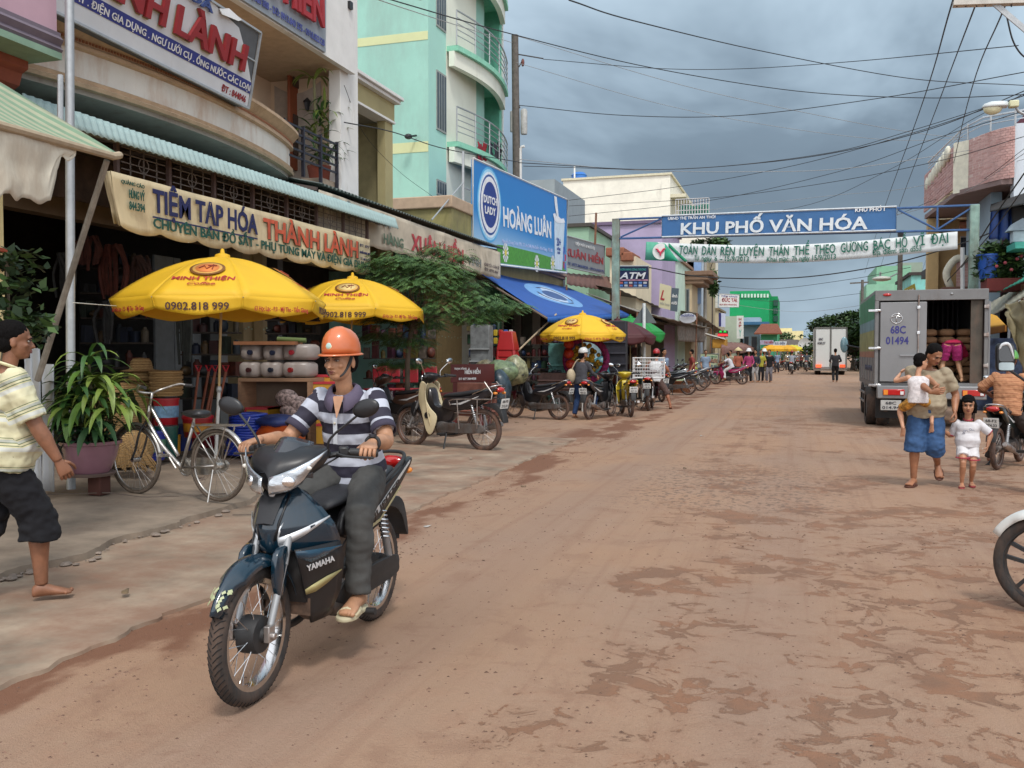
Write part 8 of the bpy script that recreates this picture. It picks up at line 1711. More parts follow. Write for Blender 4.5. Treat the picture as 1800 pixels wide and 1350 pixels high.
# ================================================================ UMBRELLAS
redp=M((.42,.03,.03),.6);brp=M((.06,.02,.02),.6)
def glowcloth(c):
    m=M(c,.6,.05,2.2,.3,dirt=.12,dcol=(.5,.34,.06)).copy();T=m.node_tree;n=T.nodes;b=n['Principled BSDF'];tr=n.new('ShaderNodeBsdfTranslucent');tr.inputs[0].default_value=(*s2l(c),1);mx_=n.new('ShaderNodeMixShader');mx_.inputs[0].default_value=.18
    T.links.new(b.outputs[0],mx_.inputs[1]);T.links.new(tr.outputs[0],mx_.inputs[2]);T.links.new(mx_.outputs[0],n['Material Output'].inputs['Surface']);return m
yel_m=glowcloth('eec02c')
def umbrella(label,X,Y,zb,zr,R,rise,rot=0,cm=None,cols=None,logo=True,lean=0,pole=True,scal=True,k8=8,group='yellow coffee umbrellas',val=.22):
    t=thing('umbrella',label,'umbrella',(X,Y,zb),group=group)
    c=V((X,Y,zr));K=k8
    def S_(a,r_):
        seg=2*PI/K;i=math.floor((a-rot)/seg);f=(a-rot)/seg-i;a0,a1=rot+i*seg,rot+(i+1)*seg
        z=rise*(1-r_**1.9)*1.0;p0=V((math.cos(a0),math.sin(a0),0));p1=V((math.cos(a1),math.sin(a1),0));p=p0.lerp(p1,f)*R*r_
        return c+p+V((0,0,z-.02*R*math.sin(PI*f)*math.sin(PI*r_)))
    mats=cols or[cm or yel_m]
    for i in range(K):
        a0=rot+i*2*PI/K;a1=a0+2*PI/K
        g=MB();g.grid(lambda u,v:S_(a0+1e-4+(a1-a0-2e-4)*u,.03+.97*v),8,10)
        g.grid(lambda u,v:S_(a0+1e-4+(a1-a0-2e-4)*u,1)+V((0,0,-val*v*(min(1,1.6*min(u,1-u)+.25)**.35 if scal else 1)))+V((math.cos((a0+a1)/2),math.sin((a0+a1)/2),0))*(.012*math.sin(PI*u)*v-.05*v*(1-math.sin(PI*u))),16,4)
        pn=obj('canopy_panel',g,mats[i%len(mats)],t,smooth=32,solid=.003)
        am=(a0+a1)/2;out=V((math.cos(am),math.sin(am),0));tan=V((-math.sin(am),math.cos(am),0))
        rc=R*math.cos(PI/K)
        if logo:
            v0=S_(a0+1e-3,1);v1=S_(a1-1e-3,1);pc=(v0+v1)/2+out*.022
            s_='0902.818 999' if i%2==0 else '63 Học Lạc - P.3 - Mỹ Tho - Tiền Giang';hh_=val*.40 if i%2==0 else val*.24;wv=(v1-v0).length*(.70 if i%2==0 else .74)
            text(s_,pc-tan*wv/2+V((0,0,-val*.72)),pc+tan*wv/2+V((0,0,-val*.72)),(0,0,1),hh_,brp if i%2==0 else redp,pn,.02,lift=.0,depth=.002)
            q0=S_(am,.86);q1=S_(am,.60);nrm=(q1-q0);upv=nrm.normalized();nz=tan.cross(upv);
            if i%2==0:
                b0=q0+upv*.00+nz*.022;w_=R*.54
                text('MINH THIỆN',b0-tan*w_/2+upv*.10,b0+tan*w_/2+upv*.10,upv,.082*R/1.3,redp,pn,.05,lift=.0,depth=.002)
                text('Coffee',b0-tan*w_*.22+upv*-.02,b0+tan*w_*.22+upv*-.02,upv,.068*R/1.3,redp,pn,.01,lift=.0,depth=.002,shear=.3)
                cc=b0+upv*.36*R/1.3;
                def disc(r0,r1,l,m,nm='printed_ring'):
                    vs=[];n_=28
                    for k in range(n_):
                        a_=2*PI*k/n_;d_=tan*math.cos(a_)+upv*math.sin(a_)*.8;vs+=[cc+d_*r0+nz*l,cc+d_*r1+nz*l]
                    obj(nm,MB().add(vs,[(2*k,2*k+1,(2*k+3)%(2*n_),(2*k+2)%(2*n_))for k in range(n_)]),m,pn,solid=.002)
                sc_=R/1.3*1.3;disc(.0,.155*sc_,.012,M((.25,.10,.02)));disc(.0,.13*sc_,.017,M((.75,.42,.10)));disc(.0,.105*sc_,.022,M((.70,.22,.05)if(X+i)%2>1 else(.72,.55,.22)))
                obj('printed_dancers',MB().tube([cc+tan*(-.07*sc_)+upv*-.02+nz*.03,cc+tan*-.03*sc_+upv*.03*sc_+nz*.03,cc+tan*.0+upv*-.03*sc_+nz*.03,cc+tan*.05*sc_+upv*.05*sc_+nz*.03,cc+tan*.05*sc_+upv*-.04*sc_+nz*.03],.007,5).tube([cc+tan*-.0+upv*.035*sc_+nz*.03,cc+tan*.08*sc_+upv*.03*sc_+nz*.03],.006,5),M((.25,.04,.02)),pn)
    for i in range(K):a0=rot+i*2*PI/K;obj('rib',MB().tube([S_(a0,q)-V((0,0,.02))for q in(.05,.4,.7,1)],.006,5),steel,t)
    obj('top_cap',MB().lathe([(.10,-.03),(.09,.03),(.05,.045),(.03,.05),(.02,.10),(0,.11)],c+V((0,0,rise)),n=14),mats[0],t)
    if pole:
        pb=V((X-lean,Y,zb));obj('pole',MB().cyl(pb,pb.lerp(c,.45),.022,n=10),M((.55,.56,.54),.5,dirt=.3),t);obj('upper_pole',MB().cyl(pb.lerp(c,.45),c+V((0,0,rise)),.017,n=10),M('b59a6a',.5),t);obj('clamp',MB().ell(pb.lerp(c,.45),(.035,.035,.05),10,8),galv,t)
    return t
D1=11.3;c=P(392,540,D=D1);top=P(402,447,D=D1).z;R1=1.30
umbrella('large yellow coffee umbrella nearest the camera, above the bicycle',c.x,c.y,.17,P(400,530,D=D1).z,R1,top-P(400,530,D=D1).z-.04,rot=RA(-90.5),lean=.13,val=.22)
D2=15.6;c=P(620,540,D=D2);umbrella('second yellow coffee umbrella, behind the orange helmet',c.x,c.y,.05,P(618,546,D=D2).z,1.30,P(618,490,D=D2).z-P(618,546,D=D2).z,rot=RA(-91.7),lean=.1,val=.22)
D3=23.5;c=P(1024,590,D=D3);zr3=P(1024,588,D=D3).z;umbrella('third yellow coffee umbrella, above the woman in the white helmet',c.x,c.y,0,zr3,1.12,P(1024,553,D=D3).z-zr3,rot=RA(-125),val=.20)
D4=27;c=P(1085,590,D=D4);umbrella('maroon stall umbrella tucked behind the third yellow one',c.x,c.y,0,P(1085,592,D=D4).z,1.15,.5,rot=.2,cm=M('4a1c1f',.6,.1,3),logo=False,group='stall umbrellas',val=.25)
D5=29;c=P(1108,590,D=D5);umbrella('green stall umbrella behind the maroon one',c.x,c.y,0,P(1108,586,D=D5).z,1.1,.5,rot=.1,cm=M('1f8a3a',.55,.1,3),logo=False,group='stall umbrellas',val=.3)
t=thing('stall_awning','orange-yellow stall awning between the truck and the green helmet','awning');panelq('sheet',[(1728,578),(1768,572),(1752,556),(1728,548)],(21,19.5,22,23),'c28d22',t);panelq('valance',[(1728,590),(1768,583),(1768,572),(1728,578)],(21,19.5,19.5,21),'8f5a14',t)
# rope from the pole to umbrella one
tag(obj('cord',MB().tube([P(128,532,D=9.0),P(205,538,D=10.6)],.005,4),M((.6,.58,.5))),'pale cord tying the first umbrella to the grey pole','cord')
# ================================================================ GREEN-STRIPED AWNING, POLES AT LEFT
t=thing('awning','green striped canvas awning with a torn cream valance at the left edge','awning',(-5.5,5,0))
tip=P(192,268,D=6.6);a0=P(-140,178,D=5.0);a1=P(-90,90,D=7.6);mid=P(120,240,D=7.8)
cs_=stripes([(0,'a3a68a'),(.5,'7a9478')],.16,axis=1)
obj('canvas',MB().grid(lambda u,v:(a0*(1-u)+tip*u)*(1-v)+(a1*(1-u)+(tip+V((-.05,.12,.03)))*u)*v+V((0,0,-.05*math.sin(PI*u)*math.sin(PI*v))),40,14),cs_,t,smooth=180,solid=.006)
obj('edge_pole',MB().tube([a0-V((0,0,.01)),tip+V((.03,0,-.03)),tip+(tip-a0).normalized()*.12],.028,8),bamboo,t)
def val_(u,v):
    p=a0.lerp(tip,u);f=.42 if u<.60 else(.42-.26*(u-.60)/.06 if u<.66 else .16-.10*(u-.66)/.12 if u<.78 else .02)
    f+=.03*noise.noise(V((u*25,0,3)))+.02*math.sin(u*60)*(v>.9);return p+V((0,0,-.02-f*v))+V((.02*noise.noise(V((u*12,v*3,0))),.05*noise.noise(V((u*9,v*3,4)))*v,0))
def val_u(u,v):return val_(u*.80,v)
obj('torn_valance',MB().grid(val_u,160,12),M('cfc9b8',.85,.12,3,.2,dirt=.6,dcol=(.30,.2,.12)),t,smooth=180,solid=.004)
single('prop_pole',MB().tube([P(188,282,D=6.65),P(66,668,D=7.4)],[.022,.026],8),M((.30,.27,.22),.7,.3,8),'slanting wooden prop pole holding the green striped awning tip','pole')
gp=P(121,630,D=9.3);single('pole',MB().cyl((gp.x,gp.y,.1),P(122,-30,D=9.3),.045,n=12),galv,'tall grey steel pole rising past the balcony at the left','pole');single('pole',MB().cyl(P(106,245,D=8.9),P(106,132,D=8.9),.028,n=8),galv,'short grey pipe end beside the tall steel pole','pole')
# ================================================================ SHOP GOODS
SX=-8.1
def onf(px,py,D,z):p=P(px,py,D=D);p.z=z;return p
# planter
pc=P(160,832,D=9.0);pc.z=.14;Dp=(pc-V((0,0,CH))).dot(FW)
t=thing('planter','pink glazed bowl planter with a bushy green and yellow dracaena on a stand','plant',pc)
zt_p=P(166,774,D=9).z;zb_p=P(166,830,D=9).z;Dp=9.0;rp=50/FOC*Dp
obj('bowl',MB().lathe([(0,zb_p),(rp*.60,zb_p),(rp*.66,zb_p+.02),(rp*.86,zb_p+(zt_p-zb_p)*.5),(rp*.95,zt_p-.04),(rp*1.03,zt_p-.03),(rp*1.04,zt_p),(rp*.95,zt_p),(rp*.9,zt_p-.04),(0,zt_p-.05)],(pc.x,pc.y,0),n=40),M('8a6470',.25,.08,5,.03,coat=.6,dirt=.2),t);obj('saucer',MB().lathe([(0,zb_p-.03),(rp*.75,zb_p-.03),(rp*.85,zb_p),(rp*.8,zb_p+.0),(0,zb_p-.01)],(pc.x,pc.y,0),n=32),M('7a6a64',.6),t);obj('stand',MB().box((pc.x+.08,pc.y+.02,(zb_p+.1)/2),(.15,.15,zb_p-.135)),M('4a2a22',.9),t,bevel=.01)
lt=[M((.10,.20,.03),.45,.25,6,0),M((.045,.12,.025),.45,.25,6,0),M((.20,.28,.05),.45,.2,6,0),M((.025,.07,.02),.5,.25,6,0)]
def strap_leaf(g,o,d,L_,w_,droop,m,seg=6,fold=.25):
    o=V(o);d=V(d).normalized();p=o.copy();vs=[];side=d.cross(V((0,0,1))).normalized()
    for i in range(seg+1):
        u=i/seg;ww=w_*(math.sin(PI*min(1,.12+.88*u))**.7)*(1 if u<.97 else .1);nrm=side.cross(d).normalized();vs+=[p+side*ww+nrm*ww*fold,p,p-side*ww+nrm*ww*fold];p=p+d*(L_/seg);d=(d+V((0,0,-droop/seg*(1+u)))).normalized()
    fs=[]
    for i in range(seg):
        a=3*i;fs+=[(a,a+1,a+4,a+3),(a+1,a+2,a+5,a+4)]
    g.add(vs,fs,m)
rp_=random.Random(5);heads_=[(-.22,.1,.62),(.22,.08,.56),(.0,.1,.7),(0,0,.98),(.02,.0,.82),(-.12,.05,.72),(.12,.04,.68),(-.05,-.08,.60),(.1,-.1,.52),(-.18,-.02,.50),(.2,0,.45),(0,-.12,.38),(-.12,-.12,.30),(.14,-.12,.28)]
k_=0
for hx,hy,hz in heads_:
    o=V((pc.x+hx*1.3,pc.y+hy*1.3,zt_p-.05+hz*.86))
    obj('stem',MB().cyl((pc.x+hx*.4,pc.y+hy*.4,zt_p-.05),o,.012,n=6),M((.10,.09,.04)),t)
    for i in range(13):
        a=2.4*i+rp_.random();el_=rp_.uniform(-.1,.95);g=MB();strap_leaf(g,o+V((0,0,rp_.uniform(-.12,.04))),(math.cos(a)*math.cos(el_),math.sin(a)*math.cos(el_),math.sin(el_)),rp_.uniform(.34,.58),rp_.uniform(.022,.040),rp_.uniform(1.0,2.6),0);obj('leaf',g,lt[(k_*7+i)%4 if rp_.random()<.75 else 2],t,smooth=180);k_+=1
g=MB();
for i in range(160):a=rp_.uniform(0,6.28);r_=rp_.uniform(.05,rp*1.1);o=V((pc.x+r_*math.cos(a),pc.y+r_*math.sin(a),zt_p+rp_.uniform(-.02,.20)));strap_leaf(g,o,(math.cos(a),math.sin(a),.3),.09,.035,1.5,0,3)
obj('undergrowth',g,M((.02,.07,.03),.5),t,kind='stuff',smooth=180)
# small leafy branch left of the cream pilaster
cs=[(P(10+r_*14,455+s_*45+r_*4,D=6.2),(.20,.2,.14),(r_+s_)%3,1)for r_ in range(3)for s_ in range(4)]+[(P(40,560,D=6.2),(.25,.2,.06),1,1),(P(60,575,D=6.2),(.2,.2,.05),1,1)]
t=thing('shrub','thin leafy branches in front of the cream pilaster at the left edge','shrub',(P(5,800,D=6.2).x-.3,P(5,800,D=6.2).y,.1));b0_=V(t.location);leafcloud('foliage',cs,420,.085,lf,t,2)
obj('branches',MB().tube(smo([b0_,P(0,650,D=6.2),P(15,560,D=6.2),P(12,460,D=6.2)],4),.010,5).tube(smo([P(5,600,D=6.2),P(30,560,D=6.2),P(60,575,D=6.2)],3),.005,4),M((.14,.11,.07)),t,kind='stuff')
# white plastic sheets behind the man
for i,(x0,x1,y0,y1,d)in enumerate(((50,74,612,800,8.6),(70,98,640,800,8.9),(40,60,630,800,8.3))):
    a=P(x0,y0,D=d);b=P(x1,y1,D=d);g=MB();g.grid(lambda u,v:a+(V((b.x,b.y,a.z))-a)*(u+.1*(1-v)*(1 if i==0 else-.1))+V((0,0,(.16-a.z)*(1-v)))+V((.012*math.sin(u*5+v*3),.02*math.sin(u*4+v),0)),12,6);single('plastic_sheet',g,M((.42,.44,.46),.4,.08,2,.05),['tallest white plastic sheet standing behind the barefoot man','rightmost white plastic sheet beside the slanting pole','leftmost white plastic sheet behind the barefoot man'][i],'plastic sheet',group='white plastic sheets',solid=.01,smooth=180)
# bicycle
bk=thing('bicycle','rusty silver city bicycle parked in front of the shop','bicycle')
def bicycle(t):
    R_=.335;chr_=M((.5,.48,.45),.3,.2,14,.1,metal=.9,dirt=.6,dcol=(.16,.08,.04),dscale=12);tyr=M((.10,.075,.055),.85,.3,20);dk=M((.03,.03,.032),.5,.2)
    for y,nm in((0,'rear_wheel'),(1.06,'front_wheel')):
        c=V((0,y,R_));w_=obj(nm,MB().tube([c+V((0,(R_-.018)*math.cos(q),(R_-.018)*math.sin(q)))for q in[2*PI*k/48 for k in range(48)]],.018,8,closed=True),tyr,t,smooth=180)
        obj('rim',MB().tube([c+V((0,(R_-.042)*math.cos(q),(R_-.042)*math.sin(q)))for q in[2*PI*k/48 for k in range(48)]],.011,6,closed=True),chr_,w_,smooth=180);obj('hub',MB().cyl(c-V((.045,0,0)),c+V((.045,0,0)),.022 if y else .032,n=12),chr_,w_)
        g=MB()
        for k in range(32):q=2*PI*k/32;s=1 if k%2 else-1;g.cyl(c+V((s*.03,.02*math.cos(q+1.4),.02*math.sin(q+1.4))),c+V((0,(R_-.045)*math.cos(q),(R_-.045)*math.sin(q))),.0013,n=3,caps=False)
        obj('spokes',g,chr_,w_,smooth=None,kind='stuff')
        obj('mudguard',MB().grid(lambda u,v:c+V((.028*(2*v-1),0,0))+(V((0,math.cos(RA((-8 if y==0 else 20)+(u*(190 if y==0 else 150))if y else 188-u*165)),math.sin(RA((-8 if y==0 else 20)+(u*150)if y else 188-u*165)))))*(R_+.025-.02*(2*v-1)**2),28,6),chr_,t,smooth=180,solid=.002)
    bbp=V((0,.46,.29));ht=V((0,.86,.86));hb_=V((0,.90,.72));sp_=V((0,.30,.72));rx=V((0,0,R_))
    obj('frame',MB().tube(smo([hb_,(0,.72,.50),bbp],5),.020,8).tube(smo([ht,(0,.66,.60),(0,.50,.40)],5),.016,8).tube([bbp,sp_],.016,8).tube([hb_,ht],.018,8).tube([rx+V((.05,0,0)),bbp],.010,6).tube([rx-V((.05,0,0)),bbp],.010,6).tube([rx+V((.05,0,0)),(.03,.29,.68)],.008,6).tube([rx-V((.05,0,0)),(-.03,.29,.68)],.008,6),chr_,t,smooth=180)
    obj('fork',MB().tube(smo([hb_,(.05,.95,.60),(.05,1.0,.45),(.05,1.06,R_)],3),.011,6).tube(smo([hb_,(-.05,.95,.60),(-.05,1.0,.45),(-.05,1.06,R_)],3),.011,6),dk,t,smooth=180)
    obj('handlebar',MB().tube([ht,(0,.83,.98)],.013,8).tube(smo([(-.27,.66,1.05),(-.24,.74,1.06),(-.12,.88,1.0),(0,.84,.98),(.12,.88,1.0),(.24,.74,1.06),(.27,.66,1.05)],4),.011,8),chr_,t,smooth=180)
    for s in(-1,1):obj('grip',MB().cyl((s*.265,.67,1.05),(s*.285,.60,1.045),.016,n=8),dk,t)
    obj('saddle',MB().loft([[V((w_*math.cos(a),y,.80+h_*math.sin(a)+.10*(y-.3)**2))for a in[2*PI*k/14 for k in range(14)]]for y,w_,h_ in((.14,.05,.02),(.17,.095,.04),(.26,.085,.045),(.38,.035,.03),(.44,.02,.015))]),M((.02,.02,.022),.4),t,smooth=180);obj('seat_post',MB().cyl(sp_,sp_+V((0,-.01,.08)),.012,n=8),chr_,t)
    obj('carrier',MB().tube([(-.06,.25,.70),(-.06,-.25,.71),(.06,-.25,.71),(.06,.25,.70)],.007,6).tube([(0,.2,.705),(0,-.24,.715)],.006,6).tube([(-.06,-.15,.71),(-.05,0,R_)],.006,6).tube([(.06,-.15,.71),(.05,0,R_)],.006,6),chr_,t)
    cw=obj('chainwheel',MB().lathe([(.085,0),(.09,.003),(.085,.006),(.05,.006),(.05,0)],bbp+V((.05,0,0)),(1,0,0),24),chr_,t)
    obj('pedal_crank',MB().tube([bbp+V((.07,0,0)),bbp+V((.07,-.10,-.12))],.010,6).box(bbp+V((.12,-.10,-.12)),(.09,.06,.02)).tube([bbp-V((.07,0,0)),bbp+V((-.07,.10,.12))],.010,6).box(bbp+V((-.12,.10,.12)),(.09,.06,.02)),chr_,t)
    obj('chain_guard',MB().prism(sm([(-.04,.38),(.40,.38),(.56,.30),(.46,.22),(0,.26)],3),(.055,0,0),(0,1,0),(0,0,1),(.006,0,0)),chr_,t)
    obj('kick_stand',MB().tube([(-.05,.02,.30),(-.16,-.02,.02)],.008,6),chr_,t);
bicycle(bk)
ra_=P(378,884,Z=.10);fa_=P(205,862,Z=.13);dv=(fa_-ra_);place(bk,(ra_.x,ra_.y+.06,.10),math.atan2(-dv.x,dv.y),1.04)
bk.rotation_euler.x=0
# pails, buckets, hats, baskets, shovels etc.
def bucket(label,px,py,D,r,h,c,band=None,lid=None,zb=.19,name='bucket'):
    p=onf(px,py,D,zb);t=thing(name,label,'bucket',p,group='plastic buckets in front of the shop');obj('body',MB().lathe([(0,0),(r*.86,0),(r*.9,.01),(r,h*.93),(r*1.05,h*.93),(r*1.05,h),(0,h)],p,n=28),M(c,.4,.08,5,coat=.2),t)
    if band:obj('label_band',MB().lathe([(r*.935,h*.30),(r*.945,h*.30),(r*.985,h*.72),(r*.975,h*.72)],p,n=28),M(band,.5,.4,9),t)
    if lid:obj('lid',MB().lathe([(0,h+.025),(r*1.0,h+.025),(r*1.06,h+.015),(r*1.06,h-.02)],p,n=28),M(lid,.4),t)
    return p
DB=11.9
bucket('red bucket with a blue and white label, beside the bicycle handlebar',280,760,DB,.16,.36,'9c1420',band='4a7fae')
bucket('blue bucket with a green label at the bicycle front fork',268,800,DB-.6,.16,.36,'1a2a86',band='5a8a6a')
bucket('dark green bucket right of the blue bucket',292,800,DB-.3,.15,.40,'0c4a42')
bucket('red bucket stacked on top behind the planter',252,700,DB+.2,.15,.34,'a01820',band='3a4a9a',zb=.55)
bucket('upper red bucket with a round white and blue logo',292,700,DB,.16,.36,'a81824',band='7fa8c8',zb=.57)
bucket('blue bucket behind the bicycle saddle',318,760,DB+.4,.15,.35,'142a6a',zb=.2)
bucket('yellow oil can between the buckets and the bicycle wheel',308,780,DB,.07,.25,'b8841c',zb=.2)
bucket('low red tub with a yellow rim by the umbrella pole',348,765,DB,.19,.26,'8a1418',band='b07a24',lid='a01a20',zb=.42)
strm=M('a88a5c',.85,.25,14,.5,stretch=(2,2,9));strm2=M('8f7148',.85,.25,14,.5,stretch=(2,2,9))
def weave(label,px,py,D,prof,cat,zb,m=strm,ax=(0,0,1),group='woven goods outside the shop',name='basket'):
    p=onf(px,py,D,zb);t=thing(name,label,cat,p,group=group);g=MB().lathe(prof,p,ax,n=30);obj('weave',g,m,t,smooth=50)
    g=MB()
    for i in range(len(prof)-1):
        (r0,z0),(r1,z1)=prof[i],prof[i+1]
        n_=max(1,int(math.hypot(r1-r0,z1-z0)/.028))
        for k in range(n_):rr_=r0+(r1-r0)*k/n_;zz=z0+(z1-z0)*k/n_;x_,y_,z_=fr(ax);g.tube([p+(x_*math.cos(q)+y_*math.sin(q))*(rr_+.004)+z_*zz for q in[2*PI*j/20 for j in range(20)]],.005,4,closed=True)if rr_>.02 else None
    obj('cane_rings',g,strm2,t,kind='stuff');return t
for i,(px,z)in enumerate(((248,1.12),(249,1.00),(250,.88),(250,.76))):weave(['topmost straw hat of the tall stack behind the dracaena','second straw hat of the tall stack','third straw hat of the tall stack','lowest straw hat of the tall stack'][i],px,640,DB+.2,[(.25,0),(.15,.02),(.13,.12),(.10,.16),(0,.17)]if i==0 else[(.28,0),(.17,.02),(.15,.10),(0,.14)],'hat',z+.16,name='straw_hat')
for i in range(5):weave(['topmost','second','third','fourth','lowest'][i]+' woven tray of the pile on the upper red bucket',292,680,DB,[(0,0),(.19,.0),(.21,.03),(.21,.06),(0,.06)],'tray',.96+.065*(4-i),name='woven_tray')
weave('large leaning bundle of woven mats behind the dracaena',215,720,DB,[(0,0),(.34,0),(.38,.2),(.36,.42),(.26,.55),(0,.58)],'basket',.55)
weave('big low cane basket beneath the bicycle front wheel',215,800,DB-.9,[(0,0),(.30,0),(.36,.15),(.36,.36),(.30,.42),(0,.44)],'basket',.17)
tb=onf(215,835,10.2,.17);g=MB()
for i in range(70):a_=-1.3+2.6*i/70;o=tb+V((0,.3,.5));e=tb+V((.55*math.sin(a_),-.12*math.cos(a_),.02+.1*rnd.random()));g.tube([o+V((.12*math.sin(a_),0,-.1)),o.lerp(e,.6)+V((0,-.1,.02)),e],.008,4)
single('broom_bundle',g,strm2,'spread bundle of straw brooms behind the bicycle front wheel','brooms',group='woven goods outside the shop')
# shovels
for i,(px,dx)in enumerate(((335,-.05),(346,.02),(354,.05),(362,-.02),(372,.06))):
    p=onf(px,700,12.6+.1*(i%2),.2);t=thing('shovel',['leftmost','second','middle','fourth','rightmost'][i]+' of the five red-handled shovels leaning in the doorway','shovel',p,group='shovels in the doorway');tp_=p+V((dx,.25,1.05));obj('shaft',MB().cyl(p+V((0,0,.2)),tp_,.018,n=8),M('8a4f38',.6),t);obj('handle',MB().tube([tp_,tp_+V((-.05,0,.09)),tp_+V((.05,0,.09)),tp_],.013,6),M((.45,.02,.03),.4),t);obj('blade',MB().loft([[p+V((x*.09,-.01-.0*abs(x),z))for x in(-1,1)]+[p+V((x*.09,.01,z))for x in(1,-1)]for z in(0,.24)]),M((.2,.02,.03),.5),t)
# hanging dark cords, nets and garment shapes inside
for i,(px,py,h_,w_,c)in enumerate(((322,560,1.1,.14,(.03,.035,.03)),(200,470,.8,.25,(.09,.02,.012)),(150,440,.5,.3,(.10,.03,.02)),(245,480,.6,.2,(.05,.02,.015)),(110,480,.7,.25,(.05,.05,.05)),(455,500,.5,.2,(.02,.02,.02)),(185,560,.6,.2,(.03,.03,.03)))):
    p=P(px,py,D=12.9);g=MB()
    for k in range(12):x0_=rnd.uniform(-w_,w_);g.tube(smo([p+V((x0_*.4,rnd.uniform(-.1,.1),h_*.4)),p+V((x0_,0,0)),p+V((x0_*.7,0,-h_*.6*rnd.uniform(.6,1)))],3),.018+.01*rnd.random(),5)
    single('hanging_goods',g,M(c,.8,.4,9),['bundle of black hoses hanging over the shovels','dark red coils hanging deep in the shop','brown coils hanging in the shop top left','rusty coils hanging beside the door leaf','grey bundle hanging behind the steel pole','black cords hanging beside the tan column','dark bundle hanging low behind the dracaena'][i],'hanging goods',group='goods hanging inside the dark shop')
# shelf of jerrycans and yellow boxes
A_=P(424,768,D=13.2);sh0=P(418,665,D=13.2);sh1=P(545,665,D=13.2);ztop=sh0.z;zfl=.14
def SHX(u,d=0):return V((sh0.x+(sh1.x-sh0.x)*u,sh0.y+(sh1.y-sh0.y)*u+d,0))
t=thing('shelf','wooden shelf carrying the jerrycans with yellow boxes inside','shelf',SHX(.5)+V((0,0,zfl)));wood=M('8a6a50',.7,.15,6,.1,stretch=(1,1,6))
def slabq(u0,u1,z0,z1,d0=0,d1=.45):return MB().loft([[SHX(u0,d0)+V((0,0,z)),SHX(u1,d0)+V((0,0,z)),SHX(u1,d1)+V((0,0,z)),SHX(u0,d1)+V((0,0,z))]for z in(z0,z1)])
obj('top_board',slabq(0,1,ztop-.05,ztop),wood,t,bevel=.004)
for u in(0,.96):obj('side_board',slabq(u,u+.04,zfl,ztop-.052),wood,t)
obj('shelf_board',slabq(.04,.96,zfl+.28,zfl+.31),wood,t);obj('back_panel',slabq(.04,.96,zfl,ztop-.06,.40,.42),M('6a5a4a'),t)
ybx=M('b08420',.6,.1,3,dirt=.2);redb=M((.40,.02,.03),.5)
for i,(u0,u1,z0,z1,d0)in enumerate(((.09,.40,.33,.58,.02),(.60,.92,.33,.66,.02))):
    g=slabq(u0,u1,zfl+z0,zfl+z1,d0,.36);q=thing('box',['yellow box with red trim, left on the shelf','yellow box with red trim, right on the shelf'][i],'box',SHX((u0+u1)/2)+V((0,0,zfl+z0)),group='yellow boxes with red trim');obj('carton',g,ybx,q);obj('red_trim',slabq(u0+.0,u1,zfl+z1-.03,zfl+z1+.005,d0-.01,.37),redb,q);obj('red_trim',slabq(u0,u0+.02,zfl+z0,zfl+z1-.031,d0-.01,.0),redb,q)
for i,(px0,px1,py0,py1,d)in enumerate(((550,610,672,705,13.3),(545,580,660,690,13.6),(556,610,706,745,13.1),(556,618,746,780,12.9))):
    a=P(px0,py1,D=d);b=P(px1,py0,D=d);q=thing('box',['upper yellow box with red trim right of the shelf','yellow box with a vertical red stripe touching the shelf','middle yellow box behind the rider','lowest yellow box behind the rider'][i],'box',(a.x,a.y,a.z),group='yellow boxes with red trim')
    bb2=V((b.x,b.y,a.z));obj('carton',MB().loft([[V((a.x,a.y,z)),V((b.x,b.y,z)),V((b.x-.15,b.y+.4,z)),V((a.x-.15,a.y+.4,z))]for z in(a.z,b.z)]),ybx,q);obj('red_trim',MB().loft([[V((a.x,a.y-.01,z)),V((b.x,b.y-.01,z)),V((b.x-.15,b.y+.41,z)),V((a.x-.15,a.y+.41,z))]for z in(b.z-.025,b.z+.004)]),redb,q)
jm=M((.38,.33,.30),.35,.10,4,.1,trans=.25)
def jerry(label,u,z,w_,rev,capc,d=.02):
    c=SHX(u,d+.16)+V((0,0,z));t=thing('jerrycan',label,'jerrycan',SHX(u)+V((0,0,z)),group='translucent jerrycans on the shelf');ex=(sh1-sh0).normalized();g=MB()
    g.loft([[c+ex*(x)+V((0,.17*w2*math.copysign(abs(math.cos(a))**.5,math.cos(a)),.125+.12*w2*math.copysign(abs(math.sin(a))**.55,math.sin(a))))for a in[2*PI*k/20 for k in range(20)]]for x,w2 in((-w_/2,.55),(-w_/2+.02,.8),(-w_/2+.06,.97),(-.03,1),(0,.95),(.03,1),(w_/2-.06,.97),(w_/2-.02,.8),(w_/2,.55))]);obj('can',g,jm,t,smooth=60)
    x=(w_*.12 if rev else-w_*.12);obj('cap',MB().cyl(c+ex*x+V((0,-.165,.12)),c+ex*x+V((0,-.21,.12)),.036,n=14),M(capc,.4),t)
JR=[(.12,0,.30,1,(.05,.01,.01),'bottom left'),(.42,0,.32,1,(.01,.015,.03),'bottom middle'),(.78,0,.42,0,(.25,.01,.01),'bottom right'),(.14,.255,.30,1,(.01,.015,.04),'top left'),(.45,.25,.30,1,(.01,.015,.04),'top middle'),(.80,.255,.44,0,(.28,.01,.02),'top right')]
for u,z,w_,rv,cc,nm in JR:jerry('translucent jerrycan at the '+nm+' of the shelf stack',u,ztop+z,w_,rv,cc)
p=SHX(.35)+V((0,.15,ztop+.51));single('cardboard',MB().box(p,(.9,.4,.05),rz=.25),M('8a5a3a',.8),'folded brown cardboard lying on top of the jerrycans','cardboard');single('rolled_mat',MB().cyl(SHX(.5,.1)+V((0,0,ztop+.57)),SHX(.9,.1)+V((0,0,ztop+.55)),.035,n=10),M('5a6a3a',.8),'green rolled mat on the cardboard above the jerrycans','mat')
